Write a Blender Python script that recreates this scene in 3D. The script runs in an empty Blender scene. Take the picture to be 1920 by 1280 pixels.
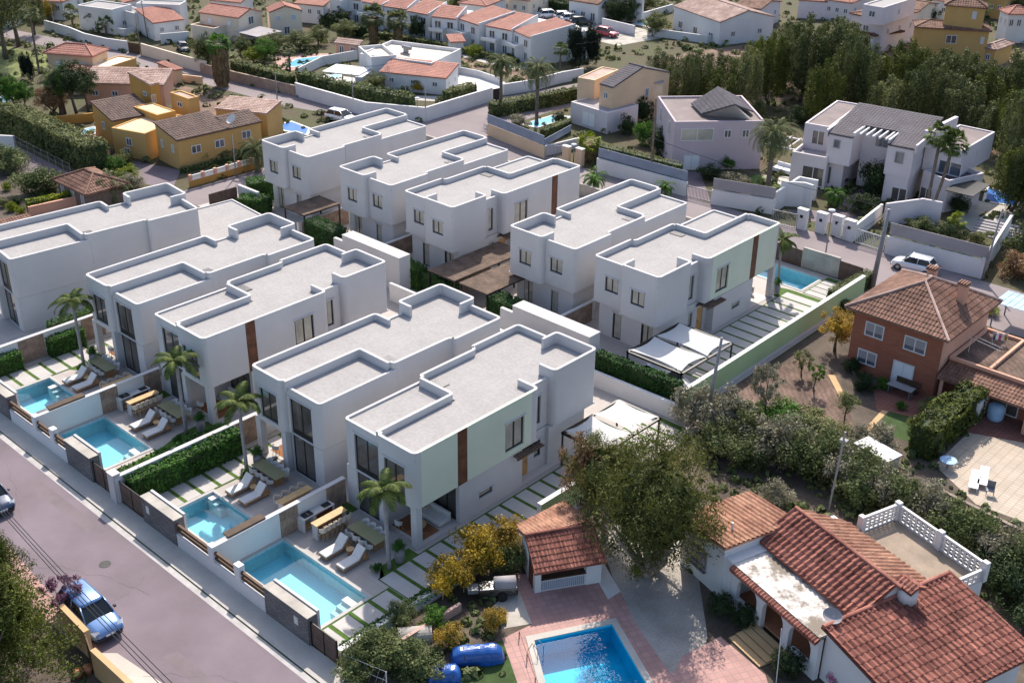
import bpy, bmesh, math, random
from mathutils import Vector, Matrix, noise
sc = bpy.context.scene; COL = sc.collection
pi = math.pi; R_ = math.radians; rnd = random.Random(7)
# ---------------------------------------------------------------- camera
FOC, PITCH, YAW, ROLL = 2216.55674, 0.480390472, -0.740538775, 0.0141095628
CAMP = Vector((48.20717628, -37.54674201, 43.0447965))
cp, sp, cy, sy, cr, sr = math.cos(PITCH), math.sin(PITCH), math.cos(YAW), math.sin(YAW), math.cos(ROLL), math.sin(ROLL)
fwd = Vector((sy*cp, cy*cp, -sp)); rt0 = Vector((cy, -sy, 0)); up0 = rt0.cross(fwd)
RT = cr*rt0 + sr*up0; UP = -sr*rt0 + cr*up0
cd = bpy.data.cameras.new('camera'); cam = bpy.data.objects.new('camera', cd); COL.objects.link(cam)
cam.matrix_world = Matrix(((RT.x, UP.x, -fwd.x, CAMP.x), (RT.y, UP.y, -fwd.y, CAMP.y), (RT.z, UP.z, -fwd.z, CAMP.z), (0, 0, 0, 1)))
cd.sensor_fit = 'HORIZONTAL'; cd.sensor_width = 36; cd.lens = FOC/1920*36; cd.clip_start = .5; cd.clip_end = 4000
sc.camera = cam
# ---------------------------------------------------------------- light
SUN_AZ, SUN_EL = math.atan2(-.62, .78), R_(45)          # the sun stands behind the houses, a little to the left
sdir = Vector((math.sin(SUN_AZ)*math.cos(SUN_EL), math.cos(SUN_AZ)*math.cos(SUN_EL), math.sin(SUN_EL)))
w = bpy.data.worlds.new('World'); sc.world = w; w.use_nodes = True
wn = w.node_tree.nodes; wl = w.node_tree.links
st = wn.new('ShaderNodeTexSky'); st.sky_type = 'NISHITA'; st.sun_disc = False
st.sun_elevation = SUN_EL; st.sun_rotation = SUN_AZ; st.air_density = 1.0; st.dust_density = 2.2; st.ozone_density = 1.0
wl.new(st.outputs[0], wn['Background'].inputs[0]); wn['Background'].inputs[1].default_value = 0.15
sl = bpy.data.lights.new('sun', 'SUN'); sl.energy = 4.2; sl.angle = R_(.6); sl.color = (1, .92, .81)
so = bpy.data.objects.new('sun', sl); COL.objects.link(so); so.rotation_euler = sdir.to_track_quat('Z', 'Y').to_euler()
sc.view_settings.view_transform = 'Standard'; sc.view_settings.look = 'None'; sc.view_settings.exposure = 0.70; sc.view_settings.gamma = 1
# ---------------------------------------------------------------- points measured in the photograph, laid on a level z
ZN = {'Z1': (0, 0, 3), 'Z2': (640, 0, 3), 'Z3': (1280, 0, 3), 'Z4': (0, 420, 2.909), 'Z5': (640, 420, 2.909), 'Z6': (1280, 420, 2.909), 'L1': (0, 860, 3), 'L2': (640, 860, 3), 'L3': (1280, 860, 3), 'P4': (200, 640, 6), 'P5': (400, 860, 4), 'A6': (600, 560, 3.2), 'R1': (1460, 380, 4.174), 'R2': (1080, 160, 4.571), 'R3': (1460, 180, 4.174), 'R4': (120, 100, 4.924), 'R5': (0, 180, 5.12), 'R6': (0, 0, 5.053), 'R7': (340, 0, 5.565), 'R8': (560, 60, 5.053), 'F': (0, 0, 1), 'S6': (960, 880, 4.923), 'S7': (640, 1020, 4.922), 'S8': (1560, 560, 4.267), 'S3': (0, 560, 5.817), 'S2': (340, 340, 6.0), 'Q3': (900, 330, 4.571), 'Q7': (460, 200, 4.5725), 'Q5': (1080, 380, 4.2675), 'S2': (340, 340, 6.0), 'T1': (620, 0, 3.84), 'T2': (1080, 0, 4.8), 'T3': (1480, 0, 4.364), 'T4': (1060, 90, 6.4), 'T5': (0, 900, 3.369), 'T6': (1260, 880, 3.2), 'T7': (1560, 860, 3.047), 'T8': (1280, 640, 4.0)}
def P(zn, x, y, z=0.0):
    o = ZN[zn]; u = o[0]+x/o[2]; v = o[1]+y/o[2]
    d = RT*((u-960)/FOC) - UP*((v-640)/FOC) + fwd
    return CAMP + d*((z-CAMP.z)/d.z)
# ---------------------------------------------------------------- materials
MATS = {}
def mat(name, c, rough=.85, var=.12, scale=.6, c2=None, fine=0, bump=0, bscale=20, metal=0, spec=.3, isl=0, trans=0, emit=0, wave=None, coat=0, alpha=None):
    if name in MATS: return MATS[name]
    m = bpy.data.materials.new(name); m.use_nodes = True; n = m.node_tree.nodes; l = m.node_tree.links; b = n['Principled BSDF']
    b.inputs['Roughness'].default_value = rough; b.inputs['Metallic'].default_value = metal; b.inputs['Specular IOR Level'].default_value = spec
    tc = n.new('ShaderNodeTexCoord'); nz = n.new('ShaderNodeTexNoise'); nz.inputs['Scale'].default_value = scale; nz.inputs['Detail'].default_value = 6; nz.inputs['Roughness'].default_value = .6
    l.new(tc.outputs['Object'], nz.inputs['Vector'])
    rp = n.new('ShaderNodeValToRGB'); e = rp.color_ramp.elements; e[0].position = .32; e[1].position = .68
    c2 = c2 or tuple(min(1, x*(1+var)) for x in c); lo = tuple(x*(1-var) for x in c)
    e[0].color = (*lo, 1); e[1].color = (*c2, 1); l.new(nz.outputs['Fac'], rp.inputs[0]); out = rp.outputs[0]
    def mul(col, val, amt):
        x = n.new('ShaderNodeMix'); x.data_type = 'RGBA'; x.blend_type = 'MULTIPLY'; x.inputs[0].default_value = 1
        mr = n.new('ShaderNodeMapRange'); mr.inputs[3].default_value = 1-amt; mr.inputs[4].default_value = 1+amt; l.new(val, mr.inputs[0])
        l.new(col, x.inputs[6]); l.new(mr.outputs[0], x.inputs[7]); x.clamp_result = False; return x.outputs[2]
    if fine:
        f = n.new('ShaderNodeTexNoise'); f.inputs['Scale'].default_value = bscale; f.inputs['Detail'].default_value = 3; l.new(tc.outputs['Object'], f.inputs['Vector']); out = mul(out, f.outputs['Fac'], fine)
    if isl:
        g = n.new('ShaderNodeNewGeometry'); out = mul(out, g.outputs['Random Per Island'], isl)
    if wave:   # (axis, scale, amount): boards, slats
        wv = n.new('ShaderNodeTexWave'); wv.bands_direction = wave[0]; wv.inputs['Scale'].default_value = wave[1]; wv.inputs['Distortion'].default_value = wave[3] if len(wave) > 3 else .3; wv.inputs['Detail'].default_value = 2
        l.new(tc.outputs['Object'], wv.inputs['Vector']); out = mul(out, wv.outputs['Fac'], wave[2])
    l.new(out, b.inputs['Base Color'])
    if bump:
        f = n.new('ShaderNodeTexNoise'); f.inputs['Scale'].default_value = bscale; f.inputs['Detail'].default_value = 4; l.new(tc.outputs['Object'], f.inputs['Vector'])
        bp = n.new('ShaderNodeBump'); bp.inputs['Strength'].default_value = bump; bp.inputs['Distance'].default_value = .03; l.new(f.outputs['Fac'], bp.inputs['Height']); l.new(bp.outputs[0], b.inputs['Normal'])
    if coat: b.inputs['Coat Weight'].default_value = coat; b.inputs['Coat Roughness'].default_value = .05
    if trans:
        ts = n.new('ShaderNodeBsdfTranslucent'); l.new(out, ts.inputs[0]); mx = n.new('ShaderNodeMixShader'); mx.inputs[0].default_value = trans
        l.new(b.outputs[0], mx.inputs[1]); l.new(ts.outputs[0], mx.inputs[2]); l.new(mx.outputs[0], n['Material Output'].inputs[0])
    MATS[name] = m; return m
def brickmat(name, c1, c2, cm, bw, bh, ms=.02, rough=.8, vert=False, off=.5, rot=0, var=.15):
    if name in MATS: return MATS[name]
    m = mat(name, c1, rough); n = m.node_tree.nodes; l = m.node_tree.links; b = n['Principled BSDF']
    br = n.new('ShaderNodeTexBrick'); br.inputs['Color1'].default_value = (*c1, 1); br.inputs['Color2'].default_value = (*c2, 1); br.inputs['Mortar'].default_value = (*cm, 1)
    br.inputs['Scale'].default_value = 1; br.inputs['Brick Width'].default_value = bw; br.inputs['Row Height'].default_value = bh; br.inputs['Mortar Size'].default_value = ms; br.offset = off
    tc = n.new('ShaderNodeTexCoord'); v = tc.outputs['Object']
    if vert:
        s = n.new('ShaderNodeSeparateXYZ'); cb = n.new('ShaderNodeCombineXYZ'); ad = n.new('ShaderNodeMath'); l.new(v, s.inputs[0]); l.new(s.outputs[0], ad.inputs[0]); l.new(s.outputs[1], ad.inputs[1])
        l.new(ad.outputs[0], cb.inputs[0]); l.new(s.outputs[2], cb.inputs[1]); v = cb.outputs[0]
    elif rot:
        mp = n.new('ShaderNodeMapping'); mp.inputs['Rotation'].default_value = (0, 0, rot); l.new(v, mp.inputs[0]); v = mp.outputs[0]
    l.new(v, br.inputs[0]); nz = n.new('ShaderNodeTexNoise'); nz.inputs['Scale'].default_value = .7; nz.inputs['Detail'].default_value = 5; l.new(tc.outputs['Object'], nz.inputs['Vector'])
    mr = n.new('ShaderNodeMapRange'); mr.inputs[3].default_value = 1-2*var; mr.inputs[4].default_value = 1+2*var; l.new(nz.outputs['Fac'], mr.inputs[0])
    x = n.new('ShaderNodeMix'); x.data_type = 'RGBA'; x.blend_type = 'MULTIPLY'; x.inputs[0].default_value = 1; l.new(br.outputs['Color'], x.inputs[6]); l.new(mr.outputs[0], x.inputs[7]); l.new(x.outputs[2], b.inputs['Base Color'])
    return m
def watermat(name, c, a):
    m = bpy.data.materials.new(name); m.use_nodes = True; n = m.node_tree.nodes; l = m.node_tree.links; n.remove(n['Principled BSDF'])
    t = n.new('ShaderNodeBsdfTransparent'); t.inputs[0].default_value = (*c, 1); g = n.new('ShaderNodeBsdfGlossy'); g.inputs['Roughness'].default_value = .015
    f = n.new('ShaderNodeFresnel'); f.inputs[0].default_value = 1.33; nz = n.new('ShaderNodeTexNoise'); nz.inputs['Scale'].default_value = 1.6; nz.inputs['Detail'].default_value = 3
    tc = n.new('ShaderNodeTexCoord'); l.new(tc.outputs['Object'], nz.inputs[0]); bp = n.new('ShaderNodeBump'); bp.inputs['Strength'].default_value = .2*a; bp.inputs['Distance'].default_value = .1; l.new(nz.outputs[0], bp.inputs['Height'])
    l.new(bp.outputs[0], g.inputs['Normal']); l.new(bp.outputs[0], f.inputs['Normal']); x = n.new('ShaderNodeMixShader'); l.new(f.outputs[0], x.inputs[0]); l.new(t.outputs[0], x.inputs[1]); l.new(g.outputs[0], x.inputs[2]); l.new(x.outputs[0], n['Material Output'].inputs[0])
    if a < .05: g.inputs['Roughness'].default_value = 0.0
    MATS[name] = m; return m
def M(k): return MATS[k]
mat('white_stucco', (.51, .495, .495), .9, .05, .35, bump=.08, bscale=60)
mat('green_bounce_stucco', (.58, .63, .51), .9, .05, .4, bump=.08, bscale=60)  # white stucco with green bounce light from the plants put into its colour
mat('green_bounce_wall', (.42, .56, .30), .9, .06, .4)  # green bounce light painted over the outer side of the white boundary walls
mat('villa_gravel', (.315, .30, .295), .95, .06, .5, fine=.22, bscale=5, bump=.5)
mat('white_paint', (.62, .61, .61), .8, .05, .5)
mat('dirty_white', (.60, .58, .57), .85, .12, .8)
mat('white_wall', (.62, .61, .61), .85, .08, .25, fine=.04)
mat('dark_frame', (.012, .012, .013), .4, .1)
mat('window_glass', (.10, .09, .085), .06, .4, .5, spec=.6)
mat('curtain_glass', (.36, .34, .29), .12, .15, 1.5, spec=.7)
mat('blue_glass', (.07, .09, .12), .05, .3, .8, spec=.9)
mat('wood_strip', (.11, .042, .022), .5, .45, 1.5, wave=('Z', 2.0, .35, 3))
mat('wood_panel', (.27, .19, .145), .8, .3, 2.0, wave=('Y', 3.2, .35, 4))
mat('wood_light', (.50, .33, .16), .6, .15, 2, wave=('Y', 6, .12, 2))
mat('wood_teak', (.30, .17, .085), .6, .2, 3)
mat('wood_door', (.48, .27, .10), .5, .1, 2)
mat('wood_olive', (.25, .235, .13), .6, .08, 1.2, wave=('X', 5, .08, 1))
mat('wood_dark', (.085, .05, .03), .7, .3, 2, wave=('Z', 4, .3))
mat('fence_board', (.12, .08, .065), .8, .3, 2, wave=('Z', 5, .35, 1))
mat('pergola_wood', (.145, .10, .075), .85, .35, 1.3, wave=('X', 9, .3, 1))
mat('deck_tile', (.52, .47, .44), .7, .06, .3, fine=.05, bscale=12)
brickmat('deck_tiles', (.40, .36, .335), (.37, .335, .31), (.30, .27, .25), 1.2, 1.2, .012, off=0, var=.05)
mat('slab', (.42, .40, .385), .8, .10, .5, fine=.08, bscale=9)
mat('lawn', (.060, .115, .018), .95, .25, 2.5, fine=.3, bscale=30, bump=.6)
mat('lawn_dry', (.13, .15, .05), .95, .3, .35, fine=.3, bscale=12)
mat('lawn_dark', (.04, .07, .02), .95, .3, 1.0, fine=.3, bscale=12)
mat('asphalt', (.165, .132, .150), .9, .16, .22, fine=.12, bscale=14, bump=.2)
mat('asphalt_far', (.22, .185, .19), .9, .12, .15, fine=.08, bscale=8)
mat('pavement', (.44, .41, .37), .9, .12, .4, fine=.10, bscale=10)
mat('kerb', (.40, .38, .37), .9, .15, 1.5)
mat('earth', (.17, .115, .085), .95, .35, .35, fine=.35, bscale=6, bump=.6)
mat('earth_dark', (.09, .07, .055), .95, .4, .4, fine=.35, bscale=5)
mat('earth_red', (.105, .07, .052), .95, .4, .5, c2=(.19, .125, .10), fine=.45, bscale=7, bump=1, wave=('DIAGONAL', 1.1, .14, 6))
mat('ground', (.15, .11, .068), .95, .45, .22, c2=(.062, .072, .03), fine=.4, bscale=2.2)
mat('gravel', (.33, .30, .27), .95, .2, .5, fine=.35, bscale=9, bump=.5)
brickmat('pink_paving', (.43, .25, .22), (.37, .21, .19), (.30, .20, .18), .42, .42, .03, off=0, var=.14, rot=.5)
brickmat('terrace_paving', (.44, .37, .30), (.40, .33, .26), (.30, .25, .2), .55, .28, .03, off=0, var=.1)
brickmat('red_paving', (.24, .10, .075), (.20, .085, .065), (.12, .06, .05), .3, .3, .02, off=0, var=.15)
brickmat('stone_wall', (.20, .19, .19), (.13, .125, .13), (.085, .08, .08), .34, .12, .018, vert=True, var=.3)
brickmat('red_brick', (.33, .115, .065), (.27, .092, .055), (.26, .12, .085), .5, .14, .01, vert=True, var=.10)
brickmat('tan_stone', (.36, .27, .21), (.30, .22, .18), (.22, .17, .14), .5, .3, .03, vert=True, var=.22)
brickmat('grey_tile', (.16, .145, .16), (.13, .12, .135), (.07, .065, .075), .3, .34, .03, off=.5, var=.15)
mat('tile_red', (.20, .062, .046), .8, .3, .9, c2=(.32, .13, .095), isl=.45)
mat('tile_red_lit', (.30, .13, .085), .8, .3, .9, c2=(.42, .23, .15), isl=.3)  # sunward slopes: brighter copy of the red tile, sunlight put in its colour
mat('tile_brown', (.165, .078, .052), .8, .32, .7, c2=(.26, .14, .10), isl=.3)
mat('tile_dark', (.10, .062, .052), .8, .3, .8, isl=.3)
mat('tile_pink', (.36, .22, .18), .8, .3, .5, c2=(.46, .33, .28), isl=.25)
mat('tile_coral', (.38, .17, .13), .8, .14, .5, isl=.15)
mat('tile_grey', (.095, .085, .10), .8, .18, .5, isl=.15)
mat('ochre', (.46, .255, .07), .9, .10, .3)
mat('ochre_light', (.52, .32, .12), .9, .08, .3)
mat('peach', (.62, .45, .30), .9, .08, .3)
mat('cream', (.68, .58, .47), .9, .07, .3)
mat('salmon', (.60, .33, .23), .9, .1, .3)
mat('pink_wall', (.50, .41, .44), .9, .06, .3)
mat('mauve', (.62, .56, .58), .9, .06, .3)
mat('tan_wall', (.48, .32, .17), .9, .1, .5)
mat('pink_coping', (.45, .30, .26), .9, .1, .5)
mat('grey_wall', (.30, .28, .29), .9, .1, .5); mat('flat_brown', (.20, .165, .16), .9, .15, .5)
mat('blue_screen', (.23, .26, .33), .8, .1, 1)
mat('grey_metal', (.22, .22, .24), .5, .1, 2, metal=.3)
mat('pole_grey', (.26, .245, .25), .7, .15, 3)
mat('pole_wood', (.17, .12, .10), .8, .2, 3)
mat('cable', (.03, .03, .035), .6, .1)
mat('concrete', (.38, .35, .31), .9, .25, .6, fine=.15, bscale=10)
mat('terrace_stone', (.27, .215, .165), .95, .2, .8, fine=.15, bscale=9); mat('iron_cover', (.07, .065, .065), .8, .2, 6); mat('white_roof', (.80, .78, .75), .9, .1, .5)
def stained():
    m = mat('stained_roof', (.80, .77, .73), .9, .05, .5); n = m.node_tree.nodes; l = m.node_tree.links; b = n['Principled BSDF']
    nz = n.new('ShaderNodeTexNoise'); nz.inputs['Scale'].default_value = .55; nz.inputs['Detail'].default_value = 9; nz.inputs['Roughness'].default_value = .72; tc = n.new('ShaderNodeTexCoord'); l.new(tc.outputs['Object'], nz.inputs[0])
    r = n.new('ShaderNodeValToRGB'); r.color_ramp.elements[0].position = .44; r.color_ramp.elements[1].position = .53; r.color_ramp.elements[0].color = (.56, .53, .50, 1); r.color_ramp.elements[1].color = (.20, .17, .14, 1); l.new(nz.outputs[0], r.inputs[0]); l.new(r.outputs[0], b.inputs['Base Color'])
stained()
mat('sail', (.62, .61, .60), .8, .03, .5, trans=.2)
mat('cushion', (.60, .58, .56), .9, .03, 2)
mat('wicker', (.52, .44, .36), .9, .15, 8)
mat('pot_grey', (.22, .21, .215), .7, .15, 3)
mat('terracotta', (.40, .17, .09), .8, .15, 3)
mat('pool_light', (.36, .68, .78), .5, .04, .5)
mat('pool_tile', (.36, .50, .56), .5, .12, 4)
mat('pool_blue', (.04, .50, .68), .5, .12, .6)
mat('pool_deep', (.01, .15, .36), .5, .12, .6)
watermat('pool_water', (.70, .93, .97), .06); watermat('pool_water_blue', (.35, .85, .97), .02)
mat('tarp_blue', (.008, .075, .30), .35, .2, 1.2, spec=.6)
mat('tarp_light', (.30, .45, .62), .6, .2, 1.2)
mat('white_plastic', (.75, .75, .77), .4, .03, 2)
mat('bark', (.13, .10, .08), .95, .3, 3, bump=.6)
mat('bark_pale', (.30, .24, .20), .95, .25, 2, bump=.5)
mat('palm_bark', (.15, .12, .10), .95, .3, 4, bump=.6)
mat('frond_skirt', (.13, .095, .05), .95, .35, 2, isl=.4)
for nm, c, c2 in [('leaf_pine', (.050, .065, .022), (.085, .095, .035)), ('leaf_forest', (.036, .05, .018), (.085, .095, .03)), ('leaf_olive', (.040, .062, .018), (.115, .13, .05)), ('leaf_grey', (.085, .085, .05), (.24, .22, .16)), ('leaf_yellow', (.20, .15, .02), (.42, .28, .02)), ('leaf_gold', (.16, .12, .03), (.34, .22, .03)), ('leaf_green', (.035, .085, .012), (.075, .16, .02)), ('leaf_bright', (.14, .19, .015), (.26, .30, .02)), ('leaf_dark', (.018, .032, .012), (.035, .055, .02)), ('leaf_hedge', (.03, .095, .015), (.07, .17, .025)), ('leaf_hedge_dark', (.012, .045, .012), (.03, .075, .015)), ('leaf_palm', (.03, .06, .015), (.10, .12, .025)), ('leaf_date', (.055, .075, .03), (.11, .12, .05)), ('leaf_eucalypt', (.032, .05, .014), (.105, .10, .02)), ('leaf_purple', (.09, .035, .06), (.17, .08, .13)), ('leaf_cypress', (.012, .020, .014), (.022, .035, .02)), ('leaf_lawn', (.05, .10, .02), (.08, .14, .03)), ('leaf_conifer', (.028, .042, .009), (.085, .098, .016)), ('leaf_brown', (.13, .075, .04), (.2, .12, .06)), ('leaf_pink', (.45, .08, .18), (.5, .12, .25)), ('leaf_hedge_olive', (.075, .09, .03), (.15, .155, .06))]:
    k = 1.0 if nm in ('leaf_yellow', 'leaf_cypress', 'leaf_pink', 'leaf_bright', 'leaf_hedge') else 1.5; mat(nm, tuple(x*k for x in c), .7, .2, .45, c2=tuple(x*k for x in c2), isl=.5, trans=.28, spec=.25)
for nm, c in [('paint_blue', (.10, .20, .42)), ('paint_white', (.70, .72, .75)), ('paint_navy', (.03, .05, .10)), ('paint_silver', (.45, .48, .52)), ('paint_dark', (.03, .03, .035)), ('paint_red', (.35, .03, .05)), ('paint_teal', (.05, .13, .16))]:
    mat(nm, c, .25, .03, .5, metal=.3, spec=.6, coat=.7)
mat('tyre', (.015, .015, .016), .8, .1); mat('alloy', (.35, .35, .37), .35, .05, metal=.7); mat('lamp_glass', (.6, .62, .65), .1, .05, spec=.8); mat('black_plastic', (.02, .02, .022), .5, .1); mat('lamp_red', (.35, .02, .02), .3, .1)
mat('car_glass', (.012, .017, .02), .12, .1, spec=.4)
mat('bed_grey', (.42, .42, .44), .9, .05); mat('rug', (.25, .11, .05), .9, .2, 3)
# ---------------------------------------------------------------- mesh builder
class MB:
    def __init__(s): s.v = []; s.f = []; s.m = []; s.k = 0
    def q(s, pts, m=None):
        i = len(s.v); s.v += [tuple(p) for p in pts]; s.f.append(tuple(range(i, i+len(pts)))); s.m.append(s.k if m is None else m)
    def box(s, x0, y0, z0, x1, y1, z1, m=None):
        if x0 > x1: x0, x1 = x1, x0
        if y0 > y1: y0, y1 = y1, y0
        i = len(s.v); s.v += [(x0, y0, z0), (x1, y0, z0), (x1, y1, z0), (x0, y1, z0), (x0, y0, z1), (x1, y0, z1), (x1, y1, z1), (x0, y1, z1)]
        for f in ((0, 3, 2, 1), (4, 5, 6, 7), (0, 1, 5, 4), (1, 2, 6, 5), (2, 3, 7, 6), (3, 0, 4, 7)): s.f.append(tuple(i+j for j in f)); s.m.append(s.k if m is None else m)
        return s
    def prism(s, pts, z0, z1, m=None):
        n = len(pts)
        a = sum(pts[i][0]*pts[(i+1) % n][1]-pts[(i+1) % n][0]*pts[i][1] for i in range(n))
        if a < 0: pts = pts[::-1]
        i = len(s.v); s.v += [(p[0], p[1], z0) for p in pts]+[(p[0], p[1], z1) for p in pts]; mm = s.k if m is None else m
        s.f.append(tuple(range(i+n-1, i-1, -1))); s.f.append(tuple(range(i+n, i+2*n))); s.m += [mm, mm]
        for j in range(n): s.f.append((i+j, i+(j+1) % n, i+n+(j+1) % n, i+n+j)); s.m.append(mm)
        return s
    def tube(s, path, n=8, m=None, cap=True):
        path = [(Vector(p), r) for p, r in path]; i0 = len(s.v); mm = s.k if m is None else m; up = Vector((0, 0, 1))
        for k, (p, r) in enumerate(path):
            d = (path[min(k+1, len(path)-1)][0]-path[max(k-1, 0)][0]).normalized(); a = d.cross(up if abs(d.z) < .95 else Vector((1, 0, 0))).normalized(); b = d.cross(a)
            for j in range(n): t = 2*pi*j/n; s.v.append(tuple(p+a*(r*math.cos(t))+b*(r*math.sin(t))))
        for k in range(len(path)-1):
            for j in range(n): a0 = i0+k*n+j; a1 = i0+k*n+(j+1) % n; s.f.append((a0, a0+n, a1+n, a1)); s.m.append(mm)
        if cap: s.f.append(tuple(range(i0, i0+n))); s.f.append(tuple(range(i0+(len(path)-1)*n+n-1, i0+(len(path)-1)*n-1, -1))); s.m += [mm, mm]
        return s
    def rod(s, a, b, r, n=6, m=None): return s.tube([(a, r), (b, r)], n, m)
    def lathe(s, prof, n=16, c=(0, 0, 0), m=None): return s.tube([((c[0], c[1], c[2]+z), max(r, .001)) for r, z in prof], n, m)
    def xf(s, fn, flip=False):
        s.v = [tuple(fn(Vector(p))) for p in s.v]
        if flip: s.f = [f[::-1] for f in s.f]
        return s
    def add(s, o):
        i = len(s.v); s.v += o.v; s.f += [tuple(i+j for j in f) for f in o.f]; s.m += o.m; return s
    def mesh(s, name, mats, smooth=False):
        me = bpy.data.meshes.new(name); me.from_pydata(s.v, [], s.f)
        for x in (mats if isinstance(mats, (list, tuple)) else [mats]): me.materials.append(M(x) if isinstance(x, str) else x)
        me.polygons.foreach_set('material_index', s.m)
        if smooth: me.polygons.foreach_set('use_smooth', [True]*len(me.polygons))
        me.update(); return me
    def build(s, name, mats, parent=None, smooth=False, label=None, bevel=0):
        o = bpy.data.objects.new(name, s.mesh(name, mats, smooth)); COL.objects.link(o)
        if parent: o.parent = parent
        if label: o['label'] = label
        if bevel: b = o.modifiers.new('bevel', 'BEVEL'); b.width = bevel; b.segments = 2; b.limit_method = 'ANGLE'
        return o
def tag(o, label=None, cat=None, group=None, kind=None):
    if label: o['label'] = label
    if cat: o['category'] = cat
    if group: o['group'] = group
    if kind: o['kind'] = kind
    return o
def thing(name, label, cat, loc=(0, 0, 0), rot=0, group=None, s=1):
    o = bpy.data.objects.new(name, None); o.empty_display_size = .3; COL.objects.link(o); o.location = loc; o.rotation_euler = (0, 0, rot); o.scale = (s, s, s); return tag(o, label, cat, group)
def struct(name, mb, m): return tag(mb.build(name, m), kind='structure')
def copy_tree(o, label, loc, rot=0, s=None, group=None, sc3=None):
    c = o.copy(); COL.objects.link(c); c.location = loc; c.rotation_euler = (0, 0, rot)
    if s: c.scale = (s, s, s)
    if sc3: c.scale = sc3
    tag(c, label, None, group)
    for ch in [x for x in o.children]:
        d = ch.copy(); COL.objects.link(d); d.parent = c
        for g in [x for x in ch.children]: e = g.copy(); COL.objects.link(e); e.parent = d
    return c
def meshobj(name, me, parent=None, loc=None, rot=0, s=None):
    o = bpy.data.objects.new(name, me); COL.objects.link(o)
    if parent: o.parent = parent
    if loc is not None: o.location = loc
    o.rotation_euler = (0, 0, rot)
    if s: o.scale = s if isinstance(s, (tuple, list)) else (s, s, s)
    return o
# a wall that follows a path: thickness t towards side (+1 right, -1 left), filleted corners, rectangular openings per segment
def ribbon(mb, pts, z0, z1, t, side=1, rad=None, openings=None, m=0, closed=False):
    pts = [Vector((p[0], p[1])) for p in pts]; n = len(pts); rad = rad or {}; openings = openings or {}; st = []
    def nrm(d): return Vector((d.y, -d.x))*side
    for i in range(n):
        if not closed and i in (0, n-1):
            d = ((pts[1]-pts[0]) if i == 0 else (pts[-1]-pts[-2])).normalized(); st.append([(pts[i], pts[i]+nrm(d)*t)]); continue
        a, b, c = pts[i-1], pts[i], pts[(i+1) % n]; d1 = (b-a).normalized(); d2 = (c-b).normalized(); n1, n2 = nrm(d1), nrm(d2); cx = (d1.x*d2.y-d1.y*d2.x)
        conv = (cx < 0) == (side > 0); r = rad.get(i, 0)
        if r <= t*1.02 and conv: r = t*1.05 if r else 0
        if not r or abs(cx) < 1e-4:
            mt = (n1+n2).normalized(); st.append([(b, b+mt*(t/max(.3, mt.dot(n1))))]); continue
        ang = math.acos(max(-1, min(1, d1.dot(d2)))); L = r*math.tan(ang/2); p1 = b-d1*L; ctr = p1+(n1 if conv else -n1)*r; lst = []
        for k in range(6):
            q = k/5; v = ((-n1 if conv else n1)*math.sin((1-q)*ang)+(-n2 if conv else n2)*math.sin(q*ang))/math.sin(ang); o = ctr+v*r; ri = r-t if conv else r+t; lst.append((o, ctr+v*ri))
        st.append(lst)
    segs = []; N = len(st)
    for i in range(N if closed else N-1):
        segs.append((st[i][-1], st[(i+1) % N][0], openings.get(i, [])))
    arcs = [(l[k], l[k+1], []) for l in st for k in range(len(l)-1)]
    for (o0, i0), (o1, i1), ops in segs+arcs:
        L = (o1-o0).length
        if L < 1e-5: continue
        d = (o1-o0)/L; S = [0, L]; Z = [z0, z1]; rects = []
        for (a, b, za, zb) in ops:     # a, b: absolute coordinate along the segment's main axis
            ax = 0 if abs(d.x) > abs(d.y) else 1; sa, sb = sorted(((a-o0[ax])/d[ax], (b-o0[ax])/d[ax])); rects.append((sa, sb, max(za, z0), min(zb, z1))); S += [sa, sb]; Z += [max(za, z0), min(zb, z1)]
        S = sorted(set(round(x, 4) for x in S)); Z = sorted(set(round(x, 4) for x in Z)); fo = side > 0
        def pt(s, z, inner):
            q = s/L; p = (i0.lerp(i1, q) if inner else o0.lerp(o1, q)); return (p.x, p.y, z)
        def quad(a, b, c, e):
            mb.q((a, b, c, e) if not fo else (e, c, b, a), m)
        for si in range(len(S)-1):
            for zi in range(len(Z)-1):
                sm, zm = (S[si]+S[si+1])/2, (Z[zi]+Z[zi+1])/2
                if any(r[0] < sm < r[1] and r[2] < zm < r[3] for r in rects): continue
                s0, s1, a, b = S[si], S[si+1], Z[zi], Z[zi+1]
                quad(pt(s0, a, 0), pt(s1, a, 0), pt(s1, b, 0), pt(s0, b, 0)); quad(pt(s1, a, 1), pt(s0, a, 1), pt(s0, b, 1), pt(s1, b, 1))
        quad(pt(0, z1, 0), pt(L, z1, 0), pt(L, z1, 1), pt(0, z1, 1)); quad(pt(L, z0, 0), pt(0, z0, 0), pt(0, z0, 1), pt(L, z0, 1))
        for (sa, sb, za, zb) in rects:
            quad(pt(sa, za, 0), pt(sa, zb, 0), pt(sa, zb, 1), pt(sa, za, 1)); quad(pt(sb, zb, 0), pt(sb, za, 0), pt(sb, za, 1), pt(sb, zb, 1))
            if zb < z1: quad(pt(sa, zb, 0), pt(sb, zb, 0), pt(sb, zb, 1), pt(sa, zb, 1))
            if za > z0: quad(pt(sb, za, 0), pt(sa, za, 0), pt(sa, za, 1), pt(sb, za, 1))
    if not closed:
        for (o, i), r in ((st[0][0], 0), (st[-1][-1], 1)):
            a = [(o.x, o.y, z0), (o.x, o.y, z1), (i.x, i.y, z1), (i.x, i.y, z0)]; mb.q(a if r ^ (side > 0) else a[::-1], m)
    return mb
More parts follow.
